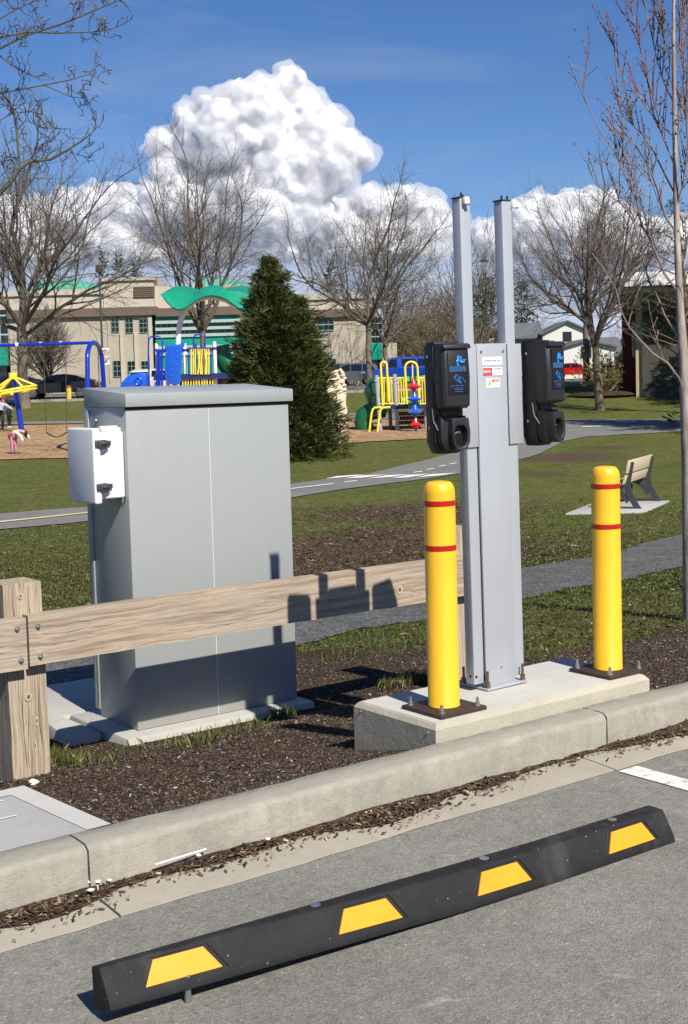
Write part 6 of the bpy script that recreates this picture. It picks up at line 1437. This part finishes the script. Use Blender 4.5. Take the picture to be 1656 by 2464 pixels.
for (y0, y1, mt) in ((1070, 1185, 'pred'), (1188, 1300, 'pblue2'), (1300, 1432, 'pblue2'), (1432, 1540, 'pred')):
    x_ = 1000+(y0-1070)*.05; a_ = zz3(x_, y0, -1.); c_ = zz3(x_, y1, -1.); h = a_[2]-c_[2]; m = MB()
    m.lathe([(.05, 0), (.09, .08*h), (.13, .22*h), (.28, .34*h), (.30, .40*h), (.24, .48*h), (.13, .60*h), (.09, .80*h), (.05, h)], 18, (a_[0], a_[1], c_[2])); m.build('spinning_piece', M[mt], t, smooth=True)
m = MB(); a_ = zz3(1000, 1065, -1.); m.tube([a_, (a_[0]+.05, a_[1], -.05)], .05, 8); m.build('spindle', M['pblue'], t, smooth=True)

# ---- people
def skin(name, nodes, edges, mat, parent=None, sub=1):
    names = list(nodes); me = bpy.data.meshes.new(name); me.from_pydata([nodes[k][0] for k in names], [(names.index(a), names.index(b)) for a, b in edges], [])
    o = bpy.data.objects.new(name, me); col.objects.link(o); mod = o.modifiers.new('s', 'SKIN'); mod.use_smooth_shade = True
    for i, k in enumerate(names): r_ = nodes[k][1]; me.skin_vertices[0].data[i].radius = (r_, r_)
    me.skin_vertices[0].data[0].use_root = True
    sb = o.modifiers.new('u', 'SUBSURF'); sb.levels = sub; sb.render_levels = sub; bpy.context.view_layer.update()
    em = bpy.data.meshes.new_from_object(o.evaluated_get(bpy.context.evaluated_depsgraph_get())); em.name = name
    o.modifiers.clear(); o.data = em; em.materials.clear(); em.materials.append(mat)
    for p in em.polygons: p.use_smooth = True
    if parent is not None: o.parent = parent
    return o
M['skin'] = pm('skin', S(206, 158, 130), .55, var=.03)
def person(b, H, J, label, cloth, rz=0., hair='short'):
    """J: joint positions in units of the height H; x right, y away, z up"""
    t = thing('person', label, 'person', b, rz); q = lambda k: tuple(np.array(J[k])*H)
    rr = dict(pelvis=.075, waist=.065, chest=.078, neck=.028, head=.058, top=.05, ls=.038, rs=.038, le=.026, re=.026, lw=.017, rw=.017, lh=.02, rh=.02, lhip=.055, rhip=.055, lk=.036, rk=.036, la=.023, ra=.023, lt=.024, rt=.024)
    E_ = [('pelvis', 'waist'), ('waist', 'chest'), ('chest', 'neck'), ('neck', 'head'), ('head', 'top'), ('chest', 'ls'), ('chest', 'rs'), ('ls', 'le'), ('rs', 're'), ('le', 'lw'), ('re', 'rw'), ('lw', 'lh'), ('rw', 'rh'), ('pelvis', 'lhip'), ('pelvis', 'rhip'), ('lhip', 'lk'), ('rhip', 'rk'), ('lk', 'la'), ('rk', 'ra'), ('la', 'lt'), ('ra', 'rt')]
    nd = {k: (q(k), rr[k]*H) for k in rr}; body = skin('body', nd, E_, M['skin'], t)
    # fingers and thumb as short tapered chains on each hand
    def sub(names, grow, nm, mat): 
        n2 = {k: (q(k), rr[k]*H+grow) for k in names}; return skin(nm, n2, [e for e in E_ if e[0] in names and e[1] in names], mat, t)
    sub(['pelvis', 'waist', 'chest', 'ls', 'rs', 'le', 're', 'lw', 'rw'], .018*H, 'jacket', cloth[0])
    sub(['pelvis', 'lhip', 'rhip', 'lk', 'rk', 'la', 'ra'], .012*H, 'trousers', cloth[1])
    for f in 'lr':
        a_, c_ = np.array(q(f+'a')), np.array(q(f+'t')); m = MB(); m.tube([a_-(0, 0, .02*H), (a_+c_)/2-(0, 0, .01*H), c_], [.036*H, .036*H, .026*H], 8); m.build('shoe', cloth[2], t, smooth=True)
    h = np.array(q('head')); tp_ = np.array(q('top')); d = (tp_-h)/np.linalg.norm(tp_-h); c = h+(tp_-h)*.55
    m = MB(); m.ball(tuple(c+d*.012*H+np.array([0, .018*H, 0])), (.066*H, .066*H, .064*H), 12, 8); 
    if hair == 'long': m.tube([c+np.array([0, .03*H, 0]), c+np.array([.02*H, .05*H, -.07*H]), c+np.array([.03*H, .03*H, -.15*H])], [.05*H, .05*H, .015*H], 8)
    m.build('hair', cloth[3], t, smooth=True)
    m = MB(); f0 = c+np.array([0, -.06*H, 0]); m.ball(tuple(f0-(0, 0, .012*H)), (.009*H, .012*H, .012*H), 6, 4); m.build('nose', M['skin'], body, smooth=True)
    for s_ in (-1, 1):
        m = MB(); m.ball(tuple(c+np.array([s_*.022*H, -.055*H, .004*H])), .007*H, 6, 4); m.build('eye', cloth[3], body, smooth=True)
    return t
cl = lambda n, c: pm(n, c, .8, var=.08, sc_=12)
hairb = cl('dark brown hair', S(44, 30, 24)); hairr = cl('auburn hair', S(110, 48, 34)); blackc = cl('black cloth', S(26, 26, 30)); navyc = cl('navy cloth', S(36, 40, 66)); greyc = cl('pale grey cloth', S(168, 172, 190)); whitec = cl('white fleece', S(226, 218, 208)); pinkc = cl('dusty pink cloth', S(186, 122, 140)); orangec = cl('orange rubber', S(226, 92, 50)); shoew = cl('white shoe', S(226, 226, 226)); maroonc = cl('dark maroon cloth', S(64, 34, 40))
stand = dict(pelvis=(0, 0, .52), waist=(0, 0, .60), chest=(0, .0, .72), neck=(0, 0, .84), head=(0, -.01, .89), top=(0, -.01, .95), ls=(-.10, 0, .79), rs=(.10, 0, .79), le=(-.14, -.03, .64), re=(.15, -.03, .64), lw=(-.12, -.12, .53), rw=(.20, -.08, .56), lh=(-.11, -.15, .50), rh=(.24, -.10, .54), lhip=(-.05, 0, .50), rhip=(.05, 0, .50), lk=(-.06, -.02, .28), rk=(.06, -.02, .28), la=(-.06, .0, .05), ra=(.06, 0, .05), lt=(-.07, -.08, .02), rt=(.07, -.08, .02))
b = at(24, 1029); person(b, (54/FPX*b[1])/.98, stand, 'small child in black trousers and white shoes standing left of the spinner post', (navyc, blackc, shoew, hairb), R(-25))
J = dict(stand); J.update(dict(chest=(.06, -.02, .70), neck=(.10, -.03, .80), head=(.12, -.05, .85), top=(.13, -.05, .91), ls=(-.02, 0, .77), rs=(.16, -.03, .74), le=(.0, -.1, .62), re=(.27, -.08, .66), lw=(.12, -.16, .58), rw=(.38, -.12, .60), lh=(.16, -.18, .57), rh=(.43, -.13, .59), lk=(-.03, -.10, .30), rk=(.10, -.10, .29)))
b = at(2, 1035); person(b, (82/FPX*b[1])/.98, J, 'person in a pale grey top and orange boots leaning forward at the left edge', (greyc, blackc, orangec, hairr), R(0), 'long')
J = dict(pelvis=(0, 0, .50), waist=(.05, -.03, .57), chest=(.16, -.05, .62), neck=(.26, -.06, .63), head=(.31, -.07, .60), top=(.36, -.08, .56), ls=(.12, -.12, .60), rs=(.22, .06, .62), le=(.26, -.16, .48), re=(.36, .02, .52), lw=(.30, -.18, .36), rw=(.44, -.02, .44), lh=(.31, -.19, .32), rh=(.46, -.04, .40),
         lhip=(-.03, -.05, .49), rhip=(.03, .05, .49), lk=(-.01, -.06, .27), rk=(.05, .04, .27), la=(-.03, -.05, .05), ra=(.05, .05, .05), lt=(.05, -.06, .02), rt=(.13, .04, .02))
b = at(33, 1094); person(b, (60/FPX*b[1])/.66, J, 'girl in pink trousers and a white jacket bending down on the wood chips', (whitec, pinkc, maroonc, hairb), 0., 'long')

# ---- young tree at the right edge (close)
D0 = 10.3
def pline(pts, D): return [P2(x, y, D) for x, y in pts]
def twiggy(mb, mb2, pts, rs_, rd, n, lmin, lmax, up=1., buds=True, spread=.35):
    pts = [np.array(p) for p in pts]; mb.tube(pts, rs_, 7, cap=False)
    for k in range(n):
        f = rd.uniform(.12, 1.0)*(len(pts)-1); i = min(int(f), len(pts)-2); q = pts[i]+(pts[i+1]-pts[i])*(f-i); t_ = pts[i+1]-pts[i]; t_ /= np.linalg.norm(t_)
        d = t_*.45+np.array([rd.gauss(0, spread), rd.gauss(0, spread), up]); d /= np.linalg.norm(d); L = rd.uniform(lmin, lmax); pp = [q]; dd = d.copy()
        for s_ in range(4):
            dd = dd+np.array([rd.gauss(0, .10), rd.gauss(0, .10), .10*up]); dd /= np.linalg.norm(dd); pp.append(pp[-1]+dd*L/4)
        r0 = .0042; mb2.tube(pp, [r0, r0*.85, r0*.7, r0*.55, r0*.4], 4, cap=False)
        if buds:
            for s_ in range(1, 5):
                if rd.random() < .8: mb2.ball(tuple(pp[s_]+np.array([rd.gauss(0, .004), rd.gauss(0, .004), 0])), (.0065, .0065, .010), 5, 4)
            for s_ in (1, 2, 3):
                if rd.random() < .5:
                    e = pp[s_]+np.array([rd.gauss(0, .05), rd.gauss(0, .05), .06]); mb2.tube([pp[s_], e], [.0028, .002], 3, cap=False); mb2.ball(tuple(e), (.006, .006, .009), 5, 4)
base = at(1664, 1492); rd = random.Random(77); D0 = float(base[1]); base[2] = Gf(base[0], base[1])
yt = thing('young_tree', 'young bare maple with a pale smooth trunk and reddish twigs at the right edge', 'tree', base)
trunk = pline([(1664, 1500), (1661, 1300), (1657, 1100), (1650, 940), (1645, 860), (1638, 760), (1632, 640), (1627, 480), (1624, 330), (1622, 200), (1621, 90), (1622, -20), (1622, -160), (1624, -300)], D0)
tr_ = [.058, .054, .049, .041, .035, .028, .024, .019, .0165, .014, .012, .010, .007, .004]
mt1 = MB(); mt1.tube([p-base for p in trunk], tr_, 14); mt1.build('trunk', barkmat('young maple bark', S(104, 86, 74), S(190, 178, 166), 9), yt, smooth=True)
m1, m2, m3 = MB(), MB(), MB()
BR = [([(1641, 935), (1634, 910), (1606, 873), (1570, 850), (1535, 812), (1512, 785), (1495, 749), (1482, 696), (1456, 650), (1425, 610)], .013, .004, 5, -.2),
      ([(1600, 871), (1585, 835), (1566, 806), (1562, 790)], .005, .003, 2, -.2), ([(1598, 872), (1590, 855), (1589, 828)], .004, .003, 1, -.15),
      ([(1636, 815), (1600, 760), (1578, 700), (1564, 683), (1551, 640), (1540, 586), (1523, 527), (1498, 494), (1460, 464), (1435, 443), (1414, 402)], .012, .004, 14, .25),
      ([(1630, 700), (1600, 660), (1575, 600), (1556, 560), (1544, 544), (1531, 481), (1510, 435), (1481, 368), (1443, 314), (1412, 251), (1389, 148)], .013, .0035, 22, .0),
      ([(1628, 560), (1600, 520), (1580, 450), (1560, 400), (1530, 350), (1500, 330), (1477, 322), (1462, 249)], .010, .003, 18, -.3),
      ([(1626, 470), (1600, 420), (1573, 364), (1548, 326), (1519, 297), (1500, 280), (1485, 243)], .009, .003, 16, .3),
      ([(1624, 400), (1600, 340), (1580, 290), (1556, 259), (1535, 226), (1506, 200), (1489, 159), (1473, 96), (1461, 85)], .009, .003, 24, .1),
      ([(1624, 330), (1590, 300), (1573, 240), (1556, 180), (1540, 110), (1525, 40), (1512, -10)], .008, .0025, 22, -.2),
      ([(1623, 250), (1598, 200), (1580, 140), (1565, 70), (1550, 0), (1545, -60)], .007, .0025, 22, .2), ([(1622, 170), (1600, 110), (1590, 50), (1575, -20)], .006, .0025, 18, .0),
      ([(1632, 640), (1650, 600), (1665, 540), (1672, 450), (1668, 350)], .010, .003, 14, .1), ([(1640, 780), (1660, 740), (1672, 640), (1690, 560)], .010, .003, 8, -.1),
      ([(1627, 500), (1645, 440), (1655, 350), (1650, 250), (1660, 150)], .009, .003, 22, -.2), ([(1624, 340), (1640, 280), (1648, 180), (1642, 80), (1650, 0)], .008, .003, 22, .1), ([(1622, 180), (1636, 120), (1640, 50), (1650, -30)], .006, .0025, 16, .0),
      ([(1580, 450), (1560, 430), (1530, 400), (1500, 392), (1470, 370), (1420, 300)], .006, .0025, 10, .15), ([(1575, 600), (1550, 520), (1540, 470), (1520, 430), (1490, 400), (1440, 385), (1410, 360)], .006, .0025, 9, -.1)]
for pts, r0, r1, n, dz in BR:
    k = len(pts); P_l = [P2(x, y, D0+dz*min(1, i/3)) - base for i, (x, y) in enumerate(pts)]
    twiggy(m1, m2 if (min(p[1] for p in pts) < 120 and pts[-1][0] < 1560) else m3, P_l, list(np.linspace(r0*.72, r1*.75, k)), rd, int(n*.75), .12, .40)
cr = m1.build('branches', barkmat('young maple limbs', S(104, 86, 82), S(164, 146, 138), 9), yt, smooth=True); m2.build('twigs', M['twigred'], cr)['label'] = 'reddish upper twigs'; m3.build('twigs', M['twigmaple'], cr)

# ---- overhanging boughs of a tree that stands outside the left edge
Dl = 9.2; base = P2(-330, 1500, Dl); base[2] = Gf(base[0], base[1]); rd = random.Random(21)
lt_ = thing('overhanging_tree', 'knobbly olive grey boughs reaching in at the top left from a tree outside', 'tree', base)
tk = [(base[0], base[1], base[2]-.1)]+[tuple(P2(x, y, Dl)) for x, y in ((-325, 1100), (-310, 800), (-290, 600), (-270, 400), (-250, 200), (-240, 0), (-230, -200))]
m = MB(); m.tube([np.array(p)-base for p in tk], [.17, .15, .14, .12, .10, .08, .06, .03], 12); m.build('trunk', M['mossbark'], lt_, smooth=True)
m1, m2 = MB(), MB()
def z1(l): return [(x/2.24, y/2.24) for x, y in l]
LB = [([(-290, 300), (-120, 170)]+z1([(0, 260), (140, 190), (330, 130), (500, 60), (620, 10), (655, -4)]), .016, .004, 34, .2), ([(-285, 200), (-120, 120)]+z1([(0, 200), (150, 172), (300, 178), (480, 172), (560, 165), (625, 150)]), .013, .004, 26, -.1),
      (z1([(480, 172), (530, 185), (600, 205)]), .005, .003, 5, -.1), ([(-300, 420), (-120, 260)]+z1([(0, 500), (150, 475), (380, 430), (480, 400), (530, 330)]), .011, .003, 15, .3), (z1([(240, 460), (380, 520), (450, 530), (488, 565)]), .006, .003, 12, .3), (z1([(480, 400), (500, 410), (535, 425)]), .004, .003, 4, .3),
      ([(-300, 300), (-100, 80)]+z1([(0, 300), (60, 350), (130, 390), (220, 430), (270, 430)]), .008, .003, 12, .0), ([(-310, 700), (-120, 560)]+z1([(0, 1040), (60, 975), (110, 905), (160, 870), (270, 860), (360, 810), (440, 760), (490, 720), (520, 690)]), .030, .004, 26, .1),
      (z1([(110, 905), (100, 800), (90, 700), (75, 600), (40, 540), (0, 500)]), .014, .006, 16, .1), (z1([(130, 880), (190, 830), (250, 780), (330, 710)]), .007, .003, 12, .1), (z1([(90, 700), (140, 650), (240, 690), (290, 690)]), .006, .003, 9, .1),
      (z1([(60, 975), (20, 900), (-20, 820)]), .010, .004, 7, .1), ([(-290, 250), (-150, 30), (-60, -20)]+z1([(0, 10), (60, -20)]), .010, .004, 9, .2), (z1([(0, 100), (90, 50), (200, 0), (260, -30)]), .007, .003, 16, .2), (z1([(380, 0), (410, 50), (440, 90)]), .004, .002, 5, .2), (z1([(0, 560), (60, 570), (110, 565), (180, 545)]), .006, .003, 8, .1), (z1([(360, 810), (420, 835), (490, 848)]), .004, .002, 5, .1), (z1([(0, 650), (60, 610), (170, 600), (240, 620), (300, 700)]), .006, .003, 12, .1)]
for pts, r0, r1, n, dz in LB:
    k = len(pts); P_l = [P2(x, y, Dl+dz) - base for i, (x, y) in enumerate(pts)]; pts_ = [np.array(p) for p in P_l]
    m1.tube(pts_, list(np.linspace(r0*.72, r1*.8, k)), 7, cap=False)
    for j in range(n):
        f = rd.uniform(.25, 1.)*(k-1); i = min(int(f), k-2); q = pts_[i]+(pts_[i+1]-pts_[i])*(f-i)
        if P2(0, 0, Dl)[0]-.1 > (q+base)[0]: continue
        d = np.array([rd.gauss(.2, .5), rd.gauss(0, .4), rd.choice([1, 1, -.6])]); d /= np.linalg.norm(d); L = rd.uniform(.05, .17); pp = [q]
        for s_ in range(4):
            d = d+np.array([rd.gauss(0, .36), rd.gauss(0, .3), rd.gauss(0, .36)]); d /= np.linalg.norm(d); pp.append(pp[-1]+d*L/4)
        m2.tube(pp, [.0032, .0028, .0026, .0024, .002], 4, cap=False)
        for s_ in range(2, 5):
            e = pp[s_]+np.array([rd.gauss(0, .022), rd.gauss(0, .02), rd.gauss(0, .025)]); m2.tube([pp[s_], e], [.003, .0022], 3, cap=False)
cr = m1.build('boughs', M['mossbark'], lt_, smooth=True); m2.build('knobbly_twigs', barkmat('dark knobbly twigs', S(64, 60, 58), S(104, 98, 90), 20), cr)

# ---- clouds: real cauliflower volumes kilometres away
def ico(sub):
    bm = bmesh.new(); bmesh.ops.create_icosphere(bm, subdivisions=sub, radius=1.); v = np.array([x.co[:] for x in bm.verts]); f = np.array([[q.index for q in p.verts] for p in bm.faces]); bm.free(); return v, f
I4, I3 = ico(4), ico(3)
from mathutils import noise as mn
def cloudmat():
    m = NM('cloud white'); v = m.coord((.004, .004, .004))
    h = m.noise(v, 2.6, 7, .6); m.base((.62, .62, .64)); m.set(rough=1., spec=0., normal=m.bump(h, .45, 30))
    m.b.inputs['Subsurface Weight'].default_value = 1.; m.b.inputs['Subsurface Radius'].default_value = (1, 1, 1); m.b.inputs['Subsurface Scale'].default_value = 55.
    return m.m
CM = cloudmat()
def veilmat():
    m = bpy.data.materials.new('cloud veil'); m.use_nodes = True; t = m.node_tree; t.nodes.remove(t.nodes['Principled BSDF'])
    v = t.nodes.new('ShaderNodeVolumeScatter'); v.inputs['Color'].default_value = (.97, .97, .98, 1); v.inputs['Density'].default_value = .016; v.inputs['Anisotropy'].default_value = -.1
    t.links.new(v.outputs[0], t.nodes['Material Output'].inputs['Volume']); return m
CV = veilmat()
def cloud(label, blobs, D, zbase_px, seed, disp=(.20, .9), kids=11, cov=1.):
    rd = random.Random(seed); V, Fs, off = [], [], 0
    kpx = D/FPX; zb = P2(828, zbase_px, D)[2]
    L = []
    for (x, y, r) in blobs:
        x *= 1.056; y *= 1.056; r *= 1.056; c = P2(x, y, D+rd.uniform(-.5, .5)*r*kpx); R_ = r*kpx; L.append((c, R_, I4, 0))
        for k in range(kids):
            d = np.array([rd.gauss(0, 1), rd.gauss(-.5, .8), rd.gauss(.25, .9)]); d /= np.linalg.norm(d); c2 = c+d*R_*rd.uniform(.66, .94); r2 = R_*rd.uniform(.22, .50); L.append((c2, r2, I3, 1))
            for q in range(4):
                d2 = d+np.array([rd.gauss(0, .7), rd.gauss(0, .6), rd.gauss(.1, .7)]); d2 /= np.linalg.norm(d2); L.append((c2+d2*r2*rd.uniform(.75, 1.), r2*rd.uniform(.28, .5), I3, 2))
    for (c, r, I, lv_) in L:
        v, f = I; p = v*r; cc = c
        sc1 = 1/(r*.55); n1 = np.array([mn.fractal(Vector((v_[0]*1.9+cc[0]*.01, v_[1]*1.9+cc[1]*.01, v_[2]*1.9+cc[2]*.01)), .6, 2.1, 3+(lv_ == 0)) for v_ in v])
        p = p*(1+disp[0]*n1[:, None]); p = p+c
        low = p[:, 2] < zb; p[low, 2] = zb-(zb-p[low, 2])*.12
        V.append(p); Fs.append(f+off); off += len(v)
    V = np.concatenate(V); Fs = np.concatenate(Fs); o0 = V.mean(0)
    o = rawmesh('cloud', V-o0, Fs, CM)
    md = o.modifiers.new('r', 'REMESH'); md.mode = 'VOXEL'; md.voxel_size = D*.00125
    ms = o.modifiers.new('s', 'SMOOTH'); ms.factor = .5; ms.iterations = 3; bpy.context.view_layer.update()
    em = bpy.data.meshes.new_from_object(o.evaluated_get(bpy.context.evaluated_depsgraph_get())); o.modifiers.clear(); o.data = em; em.polygons.foreach_set('use_smooth', [True]*len(em.polygons))
    o.location = Vector(o0.tolist()); tag(o, label, 'cloud')
    n_ = len(em.vertices); co = np.empty(n_*3, np.float32); no = np.empty(n_*3, np.float32); em.vertices.foreach_get('co', co); em.vertex_normals.foreach_get('vector', no)
    co = co.reshape(-1, 3); no = no.reshape(-1, 3); k = np.array([mn.fractal(Vector((p[0]*.011, p[1]*.011, p[2]*.011)), .6, 2.1, 4) for p in co])
    e2 = em.copy(); e2.vertices.foreach_set('co', (co+no*(D*.0034*(1+1.6*k))[:, None]).ravel().astype(np.float32)); e2.materials.clear(); e2.materials.append(CV)
    sh = bpy.data.objects.new('cloud_veil', e2); col.objects.link(sh); r2 = sh.modifiers.new('r', 'REMESH'); r2.mode = 'VOXEL'; r2.voxel_size = D*.0014; bpy.context.view_layer.update()
    e3 = bpy.data.meshes.new_from_object(sh.evaluated_get(bpy.context.evaluated_depsgraph_get())); sh.modifiers.clear(); sh.data = e3; sh.parent = o
    return o
cloud('tall bright white cumulus cloud towering above the playground canopy', [(655, 205, 40), (600, 222, 42), (545, 232, 38), (690, 250, 48), (490, 268, 42), (428, 276, 34), (735, 292, 44), (600, 290, 76), (520, 325, 76), (440, 335, 52), (368, 332, 34), (700, 335, 66), (785, 345, 46), (828, 362, 24), (750, 385, 50), (640, 390, 76), (560, 430, 76), (470, 410, 66), (395, 400, 46), (690, 440, 60), (610, 490, 70), (510, 490, 66), (430, 470, 56), (352, 440, 30), (370, 500, 52), (710, 500, 52)], 5200, 600, 2)
cloud('long low bank of white cloud behind the left bare trees', [(-60, 520, 60), (20, 505, 48), (90, 500, 42), (150, 505, 48), (215, 480, 44), (280, 478, 46), (330, 500, 54), (60, 560, 56), (160, 560, 56), (260, 560, 60), (360, 560, 60), (-20, 580, 56)], 6600, 612, 3)
cloud('low white cloud bank between the near conifer and the left post', [(700, 520, 50), (770, 500, 46), (830, 470, 40), (880, 480, 42), (940, 470, 38), (985, 490, 36), (1015, 520, 30), (790, 560, 60), (880, 560, 62), (960, 560, 52), (600, 560, 60), (500, 560, 60)], 6400, 618, 4)
cloud('rounded white cumulus cloud right of the pedestal behind the bare trees', [(1105, 528, 26), (1125, 560, 32), (1185, 500, 36), (1235, 492, 42), (1290, 480, 38), (1340, 478, 36), (1385, 480, 34), (1200, 540, 46), (1270, 540, 54), (1350, 535, 56), (1420, 530, 50), (1480, 550, 46), (1540, 560, 50), (1300, 590, 56), (1400, 590, 56)], 6000, 640, 5)
#cloud('grey based far cloud layer low above the school roof', [(x, 625+8*math.sin(x*.02), 34) for x in range(-60, 1060, 52)], 11500, 640, 6, kids=7)
#cloud('pale far cloud layer low behind the white houses', [(x, 668+6*math.sin(x*.03), 26) for x in range(1060, 1640, 44)], 12000, 690, 7, kids=7)
